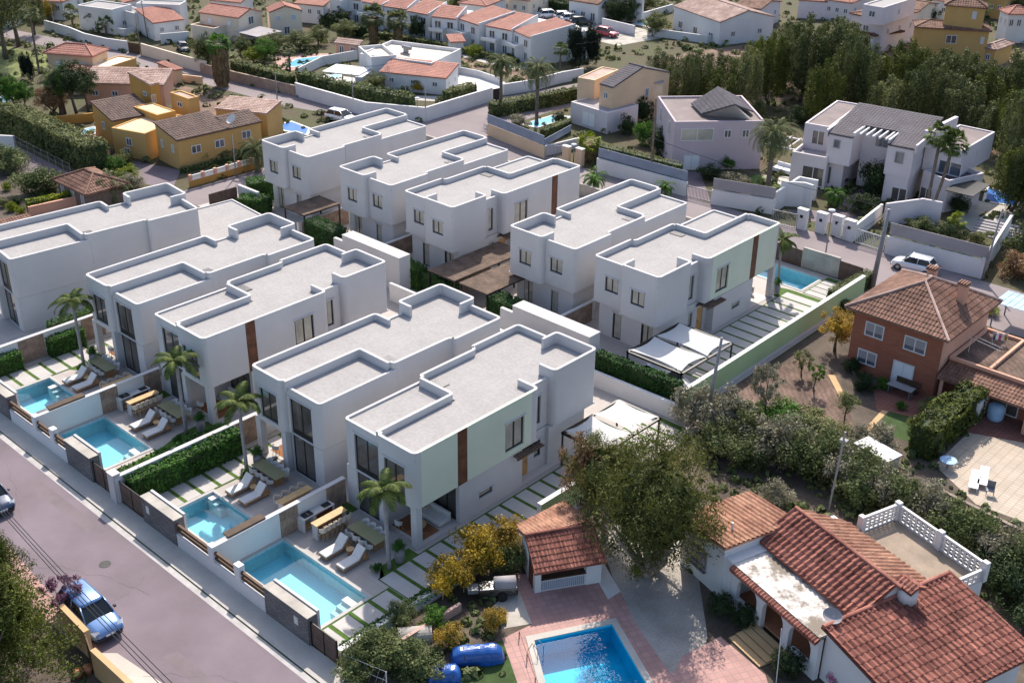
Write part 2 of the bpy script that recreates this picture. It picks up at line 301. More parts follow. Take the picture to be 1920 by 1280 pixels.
# ---------------------------------------------------------------- windows, roofs, houses
def win(par, ax, c, a0, a1, z0, z1, out, glass='window_glass', mull=1, fr='dark_frame', dep=.10, fw=.085, T=None, hood=True, zbar=None, name='window', th=.06, sill=False):
    fm = MB(); pm = MB()
    def bx(mb, a, b, d0, d1, za, zb, m=0):
        p, q = c-out*d0, c-out*d1
        if ax == 'y': mb.box(a, p, za, b, q, zb, m)
        else: mb.box(p, a, za, q, b, zb, m)
    a0, a1 = min(a0, a1), max(a0, a1)
    bx(fm, a0, a0+fw, dep, dep+th, z0, z1); bx(fm, a1-fw, a1, dep, dep+th, z0, z1); bx(fm, a0+fw, a1-fw, dep, dep+th, z0, z0+fw); bx(fm, a0+fw, a1-fw, dep, dep+th, z1-fw, z1)
    for k in range(1, mull+1): x = a0+(a1-a0)*k/(mull+1); bx(fm, x-fw/2, x+fw/2, dep+.003, dep+th, z0+fw, z1-fw)
    if zbar: bx(fm, a0+fw, a1-fw, dep-.004, dep+th, zbar[0], zbar[1])
    bx(pm, a0+fw, a1-fw, dep+th*.5, dep+th*.5+.012, z0+fw, z1-fw)
    if T: T(fm); T(pm)
    f = fm.build(name, fr, par); pm.build('pane', glass, f)
    if hood:
        h = MB(); bx(h, a0-.12, a1+.12, -.09, -.002, z1+.03, z1+.10)
        if T: T(h)
        h.build('hood', 'white_stucco', f)
    return f
def tilequad(mb, poly, per=.28, crs=.45, amp=.05, seg=4, m=0, step=.03, flat=False):
    poly = [Vector(p) for p in poly]; n = Vector((0, 0, 0))
    for i in range(len(poly)): a, b = poly[i], poly[(i+1) % len(poly)]; n += a.cross(b)
    n.normalize(); n = n if n.z > 0 else -n
    dv = Vector((n.x, n.y, 0)).normalized(); dv = (dv - n*dv.dot(n)).normalized(); ax = n.cross(dv)
    o = poly[0]; pts = [((p-o).dot(ax), (p-o).dot(dv)) for p in poly]
    s0, s1 = min(p[0] for p in pts), max(p[0] for p in pts)
    def rng(s):
        ts = []
        for i in range(len(pts)):
            (a, ta), (b, tb) = pts[i], pts[(i+1) % len(pts)]
            if min(a, b)-1e-6 <= s <= max(a, b)+1e-6:
                if abs(b-a) < 1e-6: ts += [ta, tb]
                else: ts.append(ta+(tb-ta)*(s-a)/(b-a))
        return (min(ts), max(ts)) if ts else (0, 0)
    nc = max(1, round((s1-s0)/per))*seg; ss = [s0+(s1-s0)*i/nc for i in range(nc+1)]; rs = [rng(min(max(s, s0+1e-4), s1-1e-4)) for s in ss]
    tmin, tmax = min(r[0] for r in rs), max(r[1] for r in rs); K = max(1, math.ceil((tmax-tmin)/crs))
    for i in range(nc):
        off = [amp*(.5+.5*math.cos(2*pi*(j % seg)/seg)) if not flat else 0 for j in (i, i+1)]; jit = rnd.uniform(-.004, .004)
        for k in range(K):
            ta, tb = tmin+k*crs, tmin+(k+1)*crs; q = []
            for j, (s, r) in enumerate(((ss[i], rs[i]), (ss[i+1], rs[i+1]))):
                a, b = min(max(ta, r[0]), r[1]), min(max(tb, r[0]), r[1]); q.append((s, a, b, off[j]))
            if q[0][2]-q[0][1] < 1e-4 and q[1][2]-q[1][1] < 1e-4: continue
            z = lambda t: .02+step*(t-ta)/crs+jit
            mb.q([o+ax*q[0][0]+dv*q[0][1]+n*(q[0][3]+z(q[0][1])), o+ax*q[0][0]+dv*q[0][2]+n*(q[0][3]+z(q[0][2])), o+ax*q[1][0]+dv*q[1][2]+n*(q[1][3]+z(q[1][2])), o+ax*q[1][0]+dv*q[1][1]+n*(q[1][3]+z(q[1][1]))], m)
    # solid slab under the tiles
    top = [p for p in poly]; bot = [p-Vector((0, 0, .12)) for p in poly]; mb.q(bot[::-1], m)
    for i in range(len(poly)): j = (i+1) % len(poly); mb.q([top[i], bot[i], bot[j], top[j]], m)
    mb.q(top, m)
def roof(par, kind, x0, x1, y0, y1, z, rise, axis='x', m='tile_red', ov=.35, wall=None, per=.32, ridge=None, cap=True, m2=None, hl=None, zdrop=True):
    mb = MB(); cp_ = MB(); g = MB(); rm = ridge or m
    if kind == 'gable':
        if axis == 'y': W = y1-y0; sw = lambda x, y, zz: Vector((y, x, zz)); a0, a1, b0, b1 = y0, y1, x0, x1
        else: sw = lambda x, y, zz: Vector((x, y, zz)); a0, a1, b0, b1 = x0, x1, y0, y1
        mid = (b0+b1)/2; hw = (b1-b0)/2; sl = rise/hw; zo = z-ov*sl
        tilequad(mb, [sw(a0-ov, b0-ov, zo), sw(a1+ov, b0-ov, zo), sw(a1+ov, mid, z+rise), sw(a0-ov, mid, z+rise)], per)
        tilequad(mb, [sw(a0-ov, mid, z+rise), sw(a1+ov, mid, z+rise), sw(a1+ov, b1+ov, zo), sw(a0-ov, b1+ov, zo)], per, m=1 if m2 else 0)
        cp_.tube([(sw(a0-ov, mid, z+rise+.06), .12), (sw(a1+ov, mid, z+rise+.06), .12)], 8)
        for a in (a0+.01, a1-.01): g.q([sw(a, b0, z-.01), sw(a, b1, z-.01), sw(a, mid, z+rise-.08)])
    elif kind == 'shed':      # high side given by axis: '+x','-x','+y','-y'
        zo = lambda d: z - d
        L = (x1-x0) if 'x' in axis else (y1-y0); s = rise/L
        def zz(x, y): t = (x-x0 if axis == '+x' else x1-x if axis == '-x' else y-y0 if axis == '+y' else y1-y); return z+s*t
        tilequad(mb, [Vector((a, b, zz(a, b))) for a, b in ((x0-ov, y0-ov), (x1+ov, y0-ov), (x1+ov, y1+ov), (x0-ov, y1+ov))], per)
        c = [(x0, y0), (x1, y0), (x1, y1), (x0, y1)]
        for i in range(4): a, b = c[i], c[(i+1) % 4]; g.q([(a[0], a[1], z-.01), (b[0], b[1], z-.01), (b[0], b[1], zz(*b)-.1), (a[0], a[1], zz(*a)-.1)])
    elif kind == 'hip':
        X0, X1, Y0, Y1 = x0-ov, x1+ov, y0-ov, y1+ov; h = hl if hl is not None else min(X1-X0, Y1-Y0)/2
        z0 = z-ov*rise/h
        if X1-X0 >= Y1-Y0: A, B = Vector((X0+h, (Y0+Y1)/2, z+rise)), Vector((X1-h, (Y0+Y1)/2, z+rise))
        else: A, B = Vector(((X0+X1)/2, Y0+h, z+rise)), Vector(((X0+X1)/2, Y1-h, z+rise))
        c = [Vector((X0, Y0, z0)), Vector((X1, Y0, z0)), Vector((X1, Y1, z0)), Vector((X0, Y1, z0))]
        if X1-X0 >= Y1-Y0: F = [[c[0], c[1], B, A], [c[1], c[2], B], [c[2], c[3], A, B], [c[3], c[0], A]]; hp = [(c[0], A), (c[3], A), (c[1], B), (c[2], B)]
        else: F = [[c[0], c[1], A], [c[1], c[2], B, A], [c[2], c[3], B], [c[3], c[0], A, B]]; hp = [(c[0], A), (c[1], A), (c[2], B), (c[3], B)]
        for f in F:
            f = [p for i, p in enumerate(f) if (p-f[i-1]).length > .01]; tilequad(mb, f, per)
        for a, b in hp+([(A, B)] if (A-B).length > .05 else []): cp_.tube([(a+Vector((0, 0, .07)), .11), (b+Vector((0, 0, .07)), .11)], 7)
        g = None
    r = mb.build('roof', [m]+([m2] if m2 else []), par)
    if cap and cp_.v: cp_.build('ridge_cap', rm, r)
    if g and wall and g.v: g.build('gable', wall, par)
    return r
class Frame:
    """a ground frame from three roof corners: left a, near b, right c at level z"""
    def __init__(s, a, b, c, z0=0, ab=False):
        d = b-a; e = c-b; d.z = e.z = 0; s.ang = math.atan2(d.y, d.x) if ab or d.length > e.length else math.atan2(e.y, e.x)-pi/2
        ux = Vector((math.cos(s.ang), math.sin(s.ang), 0)); uy = Vector((-ux.y, ux.x, 0)); s.w = abs(d.dot(ux)); s.d = abs(e.dot(uy)); s.o = b-ux*s.w; s.o.z = z0
def house(name, label, cat, fr, spec, group=None):
    t = thing(name, label, cat, tuple(fr.o), fr.ang, group); W, D = fr.w, fr.d
    for e in spec:
        k = e[0]; a = [(x(W, D) if callable(x) else x) for x in e[1:]]
        if k == 'wall': x0, x1, y0, y1, z0, z1, m = a[:7]; MB().box(x0, y0, z0, x1, y1, z1).build(a[7] if len(a) > 7 else 'wall', m, t)
        elif k == 'par':   # parapet ring + flat roof
            x0, x1, y0, y1, z, h, m, rm = a[:8]; mb = MB(); ribbon(mb, [(x0, y0), (x1, y0), (x1, y1), (x0, y1)], z, z+h, .22, -1, closed=True); mb.build('parapet', m, t); MB().box(x0+.2, y0+.2, z-.05, x1-.2, y1-.2, z+.04).build('roof', rm, t)
        elif k == 'roof': kd = a[0]; roof(t, *a[:7], **(a[7] if len(a) > 7 else {}))
        elif k == 'F': y, x, z, w_, h = a[:5]; win(t, 'y', y, x, x+w_, z, z+h, -1, a[5] if len(a) > 5 else 'blue_glass', fr=a[6] if len(a) > 6 else 'white_paint', dep=-.075, hood=False, mull=a[7] if len(a) > 7 else 1)
        elif k == 'R': x, y, z, w_, h = a[:5]; win(t, 'x', x, y, y+w_, z, z+h, 1, a[5] if len(a) > 5 else 'blue_glass', fr=a[6] if len(a) > 6 else 'white_paint', dep=-.075, hood=False, mull=a[7] if len(a) > 7 else 1)
        elif k == 'box': n_, x0, x1, y0, y1, z0, z1, m = a; MB().box(x0, y0, z0, x1, y1, z1).build(n_, m, t)
        elif k == 'chim': x, y, z, h, m, tm = a; c_ = MB().box(x-.35, y-.3, z, x+.35, y+.3, z+h).build('chimney', m, t); q = MB(); q.box(x-.45, y-.4, z+h, x+.45, y+.4, z+h+.08); roof_ = q.build('chimney_cap', tm, c_)
        elif k == 'rail': x0, y0, x1, y1, z, h, m = a; q = MB(); railing(q, Vector((x0, y0, z)), Vector((x1, y1, z)), h); q.build('railing', m, t)
        elif k == 'arch': y, x, z, w_, h, m = a; q = MB(); n_ = 8; pts = [(x, z), (x+w_, z)]+[(x+w_/2+w_/2*math.cos(pi*i/n_), z+h-w_/2+w_/2*math.sin(pi*i/n_)) for i in range(n_+1)]; q.q([(px, y-.02, pz) for px, pz in pts]); q.build('archway', m, t)
        elif k == 'archR': x, y, z, w_, h, m = a; q = MB(); n_ = 8; pts = [(y, z), (y+w_, z)]+[(y+w_/2+w_/2*math.cos(pi*i/n_), z+h-w_/2+w_/2*math.sin(pi*i/n_)) for i in range(n_+1)]; q.q([(x+.02, py, pz) for py, pz in pts]); q.build('archway', m, t)
    return t
def railing(mb, a, b, h, n=None, r=.02):
    L = (b-a).length; n = n or max(2, int(L/.14)); mb.rod(a+Vector((0, 0, h)), b+Vector((0, 0, h)), r*1.4, 6); mb.rod(a+Vector((0, 0, .08)), b+Vector((0, 0, .08)), r, 5)
    for i in range(n+1): p = a.lerp(b, i/n); mb.rod(p, p+Vector((0, 0, h)), r*.6 if i % 12 else r*1.3, 4)
def wallpath(name, label, pts, h, th, m, cat='wall', cop=None, z0=0, group=None, caph=.06):
    """a free-standing wall along ground points; z of the points is its base"""
    pts = [Vector((p[0], p[1])) for p in pts]; o = pts[0].copy(); loc = [p-o for p in pts]; mb = MB(); ribbon(mb, loc, 0, h, th, -1)
    t = thing(name, label, cat, (o.x, o.y, z0), 0, group); mb.build('wall', m, t)
    if cop: c = MB(); ribbon(c, loc, h+.002, h+caph, th+.03, -1); c.build('coping', cop, t)
    return t
# ---------------------------------------------------------------- foliage
LEAF = {}
def cloud(key, n, K, leaf, seed, rad=(1, 1, 1), clump=.34, shell=.55, flat=0, droop=0, cz=0, top=None, core=0):
    """leaf quads in clumps filling an ellipsoid crown of unit radius"""
    if key in LEAF: return LEAF[key]
    r = random.Random(seed); mb = MB(); cs = []
    if core:      # shaded inner mass of small dark twigs, broken by noise
        for i in range(900):
            d = Vector((r.gauss(0, 1), r.gauss(0, 1), r.gauss(0, 1))).normalized()*core*(.62+.25*noise.noise(Vector((i*.1, seed, 0)))); a = Vector((r.gauss(0, 1), r.gauss(0, 1), r.gauss(0, 1))).normalized()*.12; b = d.normalized().cross(a)*.8; mb.q([d-a, d+b, d+a, d-b])
    if K == 0:    # pine: upright plumes of different height
        for q in range(11):
            a = q*2.4+r.uniform(-.3, .3); R = .62*(q/11)**.5+.06; top = 1-.75*R+r.uniform(-.12, .12); z = -.85+.3*R; w0 = r.uniform(.24, .36)
            while z < top: f = (z+.85)/(top+.85); cs.append((Vector((math.cos(a)*R*(1+.25*f), math.sin(a)*R*(1+.25*f), z)), w0*(1.15-.75*f**2))); z += .17
        K = len(cs); rngK = 0
    elif K == -1:  # conifer: tiers of drooping branches ending in tufts
        for tr_ in range(11):
            zt = -.8+1.75*tr_/11; Rt = (1-(tr_/11)**1.2)*.95+.05
            for b_ in range(9):
                a = b_*.7+tr_*1.3+r.uniform(-.2, .2)
                for k_ in range(5): f = (k_+1)/5; cs.append((Vector((math.cos(a)*Rt*f, math.sin(a)*Rt*f, zt-.22*f*f+.12*f*(k_ == 4))), .095+.06*f))
        K = len(cs); rngK = 0
    else: rngK = K
    for i in range(rngK):
        while True:
            p = Vector((r.uniform(-1, 1), r.uniform(-1, 1), r.uniform(-1, 1)))
            if p.length <= 1: break
        p = p.normalized()*(shell+(1-shell)*r.random()**.6) if r.random() < .8 else p*.7
        cs.append((Vector((p.x*rad[0], p.y*rad[1], p.z*rad[2]+cz)), clump*r.uniform(.6, 1.35)))
    per = n//K
    for c, cr_ in cs:
        for j in range(per):
            d = Vector((r.gauss(0, 1), r.gauss(0, 1), r.gauss(0, 1))); d = d.normalized()*cr_*(r.random()**.45); d.z *= (1-flat); p = c+d
            a = Vector((r.gauss(0, 1), r.gauss(0, 1), r.gauss(0, 1))).normalized()*leaf*r.uniform(.6, 1.4); nn = (d.normalized()+Vector((r.gauss(0, .6), r.gauss(0, .6), r.gauss(0, .6)))).normalized()
            a = a-nn*a.dot(nn)
            if droop: a = (a*(1-droop)+Vector((0, 0, -leaf*droop*1.6)))
            b = nn.cross(a)*(.45 if not droop else .3); mb.q([p-a, p+b, p+a, p-b])
    LEAF[key] = mb; return mb
TREE = {}
def tree(name, label, loc, h, w, key='leafy', leafm='leaf_green', bark='bark', trunk=.35, cat='tree', group=None, seed=0, sx=None, lean=0, multi=1):
    """tapered trunk with limbs + crown of leaf clumps; h total height, w crown width"""
    kinds = {'leafy': dict(n=9000, K=60, leaf=.045, clump=.27, core=.72), 'sparse': dict(n=2600, K=34, leaf=.075, clump=.24), 'pine': dict(n=13000, K=0, leaf=.040), 'euc': dict(n=30000, K=110, leaf=.030, clump=.24, droop=.15, core=.8), 'bush': dict(n=4200, K=34, leaf=.068, clump=.36, core=.7), 'near': dict(n=52000, K=-1, leaf=.024, core=.62), 'ball': dict(n=5200, K=90, leaf=.055, clump=.2, shell=.85, core=.9), 'column': dict(n=9000, K=110, leaf=.055, clump=.26, shell=.3, core=.85)}
    k = kinds[key]; ck = (key, leafm, seed % 3, name == 'x'); mb = cloud((key, seed % 3), seed=seed % 3+11, **k)
    t = thing(name, label, cat, tuple(loc), rnd.uniform(0, 6.28), group)
    crown_h = h*(1-trunk); cz = h*trunk+crown_h/2
    mk = ('m', key, seed % 3, leafm)
    if mk not in TREE: TREE[mk] = mb.mesh('crown', leafm)
    c = meshobj('crown', TREE[mk], t, (0, 0, cz), 0, (w/2, (sx or w)/2, crown_h/2*1.0))
    tb = MB(); r0 = max(.05, w*.035)
    if trunk > .02:
        for q in range(multi):
            o = Vector((rnd.uniform(-.3, .3), rnd.uniform(-.3, .3), 0))*(multi > 1); tp = Vector((lean+rnd.uniform(-.4, .4)*w*.2, rnd.uniform(-.4, .4)*w*.2, h*trunk*1.1))
            tb.tube([(o, r0*1.3), (o+tp*.5+Vector((rnd.uniform(-.1, .1), rnd.uniform(-.1, .1), 0)), r0), (o+tp, r0*.8), (o+tp+Vector((0, 0, crown_h*.5)), r0*.3)], 7)
            for i in range(4): a = rnd.uniform(0, 6.28); tb.tube([(o+tp*.95, r0*.55), (o+tp+Vector((math.cos(a)*w*.18, math.sin(a)*w*.18, crown_h*.25)), r0*.35), (o+tp+Vector((math.cos(a)*w*.36, math.sin(a)*w*.36, crown_h*.5)), r0*.12)], 5)
        tb.build('trunk', bark, t, True)
    return t
def bush(name, label, loc, w, h, leafm='leaf_green', key='bush', group=None, cat='bush', seed=0, d=None):
    mb = cloud((key, seed % 3), seed=seed % 3+11, **({'bush': dict(n=4200, K=34, leaf=.068, clump=.36, core=.7), 'ball': dict(n=5200, K=90, leaf=.055, clump=.2, shell=.85, core=.9)}[key]))
    mk = ('b', key, seed % 3, leafm)
    if mk not in TREE: TREE[mk] = mb.mesh('foliage', leafm)
    o = meshobj(name, TREE[mk], None, (loc[0], loc[1], (loc[2] if len(loc) > 2 else 0)+h*.46), rnd.uniform(0, 6.28), (w/2, (d or w)/2, h*.52)); return tag(o, label, cat, group)
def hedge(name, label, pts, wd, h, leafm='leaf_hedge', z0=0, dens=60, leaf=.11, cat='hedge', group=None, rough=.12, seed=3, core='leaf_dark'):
    """clipped hedge along a ground path: dark core and a skin of leaves"""
    r = random.Random(seed); pts = [Vector((p[0], p[1], 0)) for p in pts]; o = pts[0].copy(); mb = MB()
    for i in range(len(pts)-1):
        a, b = pts[i]-o, pts[i+1]-o; L = (b-a).length; d = (b-a)/L; nn = Vector((-d.y, d.x, 0)); c = wd/2
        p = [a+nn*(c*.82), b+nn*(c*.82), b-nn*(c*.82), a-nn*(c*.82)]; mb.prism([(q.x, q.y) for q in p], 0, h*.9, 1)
        areas = [(L*h, 0), (L*h, 1), (L*wd, 2), (wd*h, 3), (wd*h, 4)]
        for ar, f in areas:
            for _ in range(int(ar*dens)):
                u, v = r.random(), r.random(); bulge = rough*noise.noise((a+o+d*u*L)*.9+Vector((0, 0, v*h)))
                if f == 0: q = a+d*(u*L)+nn*(c+bulge)+Vector((0, 0, v*h)); n0 = nn
                elif f == 1: q = a+d*(u*L)-nn*(c+bulge)+Vector((0, 0, v*h)); n0 = -nn
                elif f == 2: q = a+d*(u*L)+nn*((v*2-1)*c)+Vector((0, 0, h+bulge)); n0 = Vector((0, 0, 1))
                elif f == 3: q = a+nn*((u*2-1)*c)+Vector((0, 0, v*h)); n0 = -d
                else: q = b+nn*((u*2-1)*c)+Vector((0, 0, v*h)); n0 = d
                q = q+n0*r.uniform(-.08, .06); n1 = (n0+Vector((r.gauss(0, .6), r.gauss(0, .6), r.gauss(0, .6)))).normalized(); t = Vector((r.gauss(0, 1), r.gauss(0, 1), r.gauss(0, 1))); t = (t-n1*t.dot(n1)).normalized()*leaf*r.uniform(.6, 1.3); s = n1.cross(t)*.5; mb.q([q-t, q+s, q+t, q-s], 0)
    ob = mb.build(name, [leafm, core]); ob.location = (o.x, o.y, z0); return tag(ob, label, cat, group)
def palm(name, label, loc, h, kind='date', fl=2.6, n=26, tr=.22, lm='leaf_date', group=None, seed=1, lean=(0, 0), skirt=False):
    r = random.Random(seed); t = thing(name, label, 'palm tree', tuple(loc), 0 if lean != (0, 0) else r.uniform(0, 6), group); tb = MB(); L = Vector((lean[0], lean[1], h))
    tb.tube([((0, 0, 0), tr*1.35), (L*.08, tr*1.05), (L*.5+Vector((lean[0]*.1, 0, 0)), tr*.95), (L*.93, tr*.95), (L, tr*(1.3 if kind == 'date' else .8))], 10)
    tb.build('trunk', 'palm_bark' if kind != 'royal' else 'pole_grey', t, True); mb = MB()
    if kind == 'fan':
        for i in range(n):
            az = r.uniform(0, 6.28); el = r.uniform(-.7, 1.2); d = Vector((math.cos(az)*math.cos(el), math.sin(az)*math.cos(el), math.sin(el))); sd = Vector((-math.sin(az), math.cos(az), 0)); c = L+d*fl*.55; u = sd.cross(d)
            mb.q([L, L+d*fl*.5+sd*.02, c, L+d*fl*.5-sd*.02])
            for k in range(11):
                a = (k-5)*.27; e = (d*math.cos(a)+sd*math.sin(a)); tip = c+e*fl*.5*r.uniform(.8, 1)+Vector((0, 0, -.22*fl*abs(math.sin(a))-.05)); s = (sd*math.cos(a)-d*math.sin(a))*.045*fl; mb.q([c, c+e*fl*.25+s, tip, c+e*fl*.25-s])
    else:
        for i in range(n):
            az = 2.4*i+r.uniform(-.25, .25); f = i/n
            el = {'date': 1.35-1.75*f, 'royal': 1.15-1.15*f}[kind]+r.uniform(-.12, .12); dirh = Vector((math.cos(az), math.sin(az), 0)); sd = Vector((-math.sin(az), math.cos(az), 0)); p = L.copy(); S = 9; ln = fl*r.uniform(.85, 1.1); e = el; pts = [p.copy()]
            for k in range(S): p = p+(dirh*math.cos(e)+Vector((0, 0, math.sin(e))))*ln/S; e -= (.20 if kind == 'date' else .15)+.03*k*.5; pts.append(p.copy())
            for k in range(S):
                a, b = pts[k], pts[k+1]; d = (b-a).normalized(); up = sd.cross(d); 
                mb.q([a+sd*.025, a-sd*.025, b-sd*.02, b+sd*.02])
                if k < 1 and kind == 'royal': continue
                for q in (0, .33, .66):
                    for sg in (-1, 1):
                        o_ = a.lerp(b, q); tfrac = (k+q)/S; ll = fl*(.26 if kind == 'royal' else .17)*math.sin(pi*min(1, .12+tfrac*.86))**.6; v = (sd*sg*.8+d*.55+up*(.25 if kind == 'date' else -.1)+Vector((0, 0, -.35 if kind == 'royal' else -.05))).normalized()*ll; w_ = d*.035*(1 if kind == 'royal' else .8); mb.q([o_-w_, o_+w_, o_+v*.6+w_*.9+Vector((0, 0, 0)), o_+v+Vector((0, 0, -ll*.12)), o_+v*.6-w_*.9])
    mb.build('fronds', lm, t)
    if skirt:
        sk = MB(); R = tr*2.6 if skirt is True else skirt
        for i in range(900):
            a = r.uniform(0, 6.28); z = r.uniform(.2, .98)*h; rr = R*(.75+.25*z/h)*r.uniform(.8, 1.1); p = Vector((math.cos(a)*rr+lean[0]*z/h, math.sin(a)*rr, z)); s = Vector((-math.sin(a), math.cos(a), 0))*.14; sk.q([p-s, p+s, p+s*.3+Vector((math.cos(a)*.12, math.sin(a)*.12, -.8)), p-s*.3+Vector((math.cos(a)*.12, math.sin(a)*.12, -.8))])
        sk.tube([((0, 0, 0), R*.7), ((lean[0], lean[1], h*.98), R*.85)], 10); sk.build('dead_frond_skirt', 'frond_skirt', t)
    return t
# ---------------------------------------------------------------- the new white villas
def villa(label, X, Y, typ, rotd=False, ang=0, green_bounce=False, W=6.6):
    strip = (typ == 'N') != rotd
    t = thing('villa', label, 'villa', (X+(W if rotd else 0), Y, 0), (pi if rotd else 0)+ang, 'flat roofed white villas')
    mir = typ == 'M'
    def T(mb):
        if mir: mb.xf(lambda p: Vector((W-p.x, p.y, p.z)), True)
        return mb
    H1, H0, HR = 6.7, 6.23, 7.02
    u = MB(); s1 = MB()
    ribbon(u, [(4.9, 10.6), (W, 10.6), (W, 9.9)], 2.9, H1, .2, 1, {1: .38})
    ribbon(s1, [(W, 9.9), (W, .5)], 2.9, H1, .2, 1, openings={0: [(7.5, 9.2, 3.3, 5.4)]+([(3.4, 4.2, 2.9, 6.66)] if strip else [])})
    ribbon(u, [(W, .5), (W, 0), (3.3, 0), (3.3, .4)], 2.9, H1, .2, 1, {1: .38, 2: .36}, {1: [(3.95, 5.7, 3.25, 5.5)]})
    ribbon(u, [(3.3, .35), (0, .35), (0, 6.75)], 2.9, H0, .18, 1, {1: .3}, {0: [(.9, 3.05, 2.9, 5.6)]})
    ribbon(u, [(3.3, .2), (3.3, 6.45), (.35, 6.45)], 6.0, H1, .2, -1, {1: .3})
    ribbon(u, [(.4, 6.45), (0, 6.45), (0, 6.76)], H0+.004, H1, .2, 1, {1: .29}); ribbon(u, [(0, 6.76), (0, 11.5), (-.4, 11.5), (-.4, 16.2), (2.65, 16.2)], 2.9, H1, .2, 1, {1: .25, 2: .3, 3: .38}, {3: [(.85, 2.15, 4.1, 5.35)]})
    ribbon(u, [(4.9, 12.4), (6.25, 12.4), (6.25, 16.7), (2.65, 16.7), (2.65, 15.2)], 2.9, HR, .2, -1, {1: .38, 2: .38, 3: .36}, {2: [(3.75, 5.05, 4.1, 5.35)]})
    ribbon(u, [(5.7, 10.5), (5.7, 12.5)], 2.9, 6.36, .18, -1, openings={0: [(11.15, 11.75, 3.3, 5.4)]})
    for q in (u, s1): T(q)
    u.build('upper_wall', 'white_stucco', t, label='white upper storey wall with rounded corners'); s1.build('side_wall', 'green_bounce_stucco' if green_bounce else 'white_stucco', t, label='side wall with green bounce light painted in' if green_bounce else None)
    if strip: T(MB().box(W-.19, 3.41, 2.905, W+.012, 4.19, 6.69)).build('wood_cladding', 'wood_strip', t, label='dark brown timber strip running up the side wall')
    # roof surfaces
    r = MB(); r.prism([(3.4, .1), (W-.1, .1), (W-.1, 10.5), (5.62, 10.5), (5.62, 12.5), (6.15, 12.5), (6.15, 16.6), (2.75, 16.6), (2.75, 16.1), (-.3, 16.1), (-.3, 11.6), (.1, 11.6), (.1, 6.4), (3.4, 6.4)], 6.13, 6.25)
    r.box(.1, .45, 6.0, 3.22, 6.4, 6.1); T(r).build('roof', 'villa_gravel', t)
    hb = MB(); hb.box(.55, 6.9, 6.255, 1.75, 7.55, 6.29, 0)
    for i in range(5): hb.box(.6, 6.97+.11*i, 6.29, 1.7, 7.01+.11*i, 6.31, 1)
    T(hb).build('roof_vent', ['dark_frame', 'grey_metal'], t)
    # slab and ceiling
    f = MB(); f.prism([(3.32, .03), (W-.03, .03), (W-.03, 10.57), (5.67, 10.57), (5.67, 12.43), (6.22, 12.43), (6.22, 16.67), (2.68, 16.67), (2.68, 16.17), (-.37, 16.17), (-.37, 11.53), (.03, 11.53), (.03, .38), (3.32, .38)], 2.87, 2.97); T(f).build('floor_slab', 'white_stucco', t)
    # ground storey
    g = MB(); gx = 6.5
    ribbon(g, [(3.3, 3.6), (3.3, .36)], 0, 2.87, .2, -1)
    ribbon(g, [(3.1, .36), (.02, .36), (.02, 15.8), (6.05, 15.8), (6.05, 12.2), (5.8, 12.2), (5.8, 9.2), (gx, 9.2), (gx, 3.6), (3.3, 3.6)], 0, 2.865, .2, 1, {2: .1}, {0: [(.9, 3.05, 0.02, 2.87)], 2: [(1.5, 2.35, 0.05, 2.3), (4.3, 5.4, 0.05, 2.3)], 5: [(9.7, 10.5, .02, 2.2), (11.1, 11.7, .9, 2.2)], 7: [(5.3, 6.5, .95, 1.5)], 8: [(3.6, 6.2, .05, 2.5)]})
    T(g).build('ground_wall', 'white_stucco', t)
    fl = MB().box(.05, .5, .015, gx-.05, 15.7, .04); T(fl).build('floor', 'deck_tile', t)
    c1 = MB(); c1.box(6.05, .06, .04, 6.54, .5, 2.87); T(c1).build('column', 'white_stucco', t)
    c2 = MB(); c2.box(3.31, .01, 0, 3.75, .36, 2.87); T(c2).build('column', 'white_stucco', t)
    # windows
    win(t, 'y', .36, .92, 3.03, 0.04, 5.58, -1, 'window_glass', 1, T=T, dep=.08, zbar=(2.85, 3.3), name='tall_window')
    win(t, 'y', 0, 3.97, 5.68, 3.27, 5.48, -1, 'window_glass', 1, T=T)
    win(t, 'x', W, 7.52, 9.18, 3.32, 5.38, 1, 'curtain_glass', 1, T=T, fw=.11)
    win(t, 'x', 5.7, 11.17, 11.73, 3.32, 5.38, 1, 'curtain_glass', 0, T=T)
    win(t, 'y', 16.2, .87, 2.13, 4.12, 5.33, 1, 'curtain_glass', 1, T=T)
    win(t, 'y', 16.7, 3.77, 5.03, 4.12, 5.33, 1, 'curtain_glass', 1, T=T)
    win(t, 'x', gx, 5.32, 6.48, .97, 1.48, 1, 'curtain_glass', 0, T=T)
    win(t, 'y', 3.6, 3.62, 6.18, .07, 2.48, -1, 'window_glass', 2, T=T, hood=False, name='patio_door')
    win(t, 'y', 15.8, 1.52, 2.33, .07, 2.28, 1, 'curtain_glass', 0, T=T, name='glazed_door')
    win(t, 'y', 15.8, 4.32, 5.38, .07, 2.28, 1, 'curtain_glass', 1, T=T, name='glazed_door')
    win(t, 'x', 5.8, 11.12, 11.68, .92, 2.18, 1, 'curtain_glass', 0, T=T)
    d = MB().box(5.72, 9.72, .03, 5.78, 10.48, 2.18); d = T(d).build('front_door', 'wood_door', t); hd = MB().box(5.785, 10.3, .95, 5.83, 10.36, 1.15); T(hd).build('handle', 'grey_metal', d)
    cn = MB()
    for i in range(12): cn.box(5.85, 8.35+.2*i, 2.62, 7.05, 8.43+.2*i, 2.74)
    cn.box(5.85, 8.3, 2.52, 5.95, 10.8, 2.62); cn.box(6.85, 8.3, 2.52, 6.95, 10.8, 2.62); T(cn).build('slatted_canopy', 'pergola_wood', t)
    return t
villa('nearest white villa, side wall tinted by green bounce, by the biggest street side pool', 0, 0, 'N', green_bounce=True)
villa('white villa behind the small square pool with white steps, next to the nearest villa', -8.66, -.07, 'M', W=6.48)
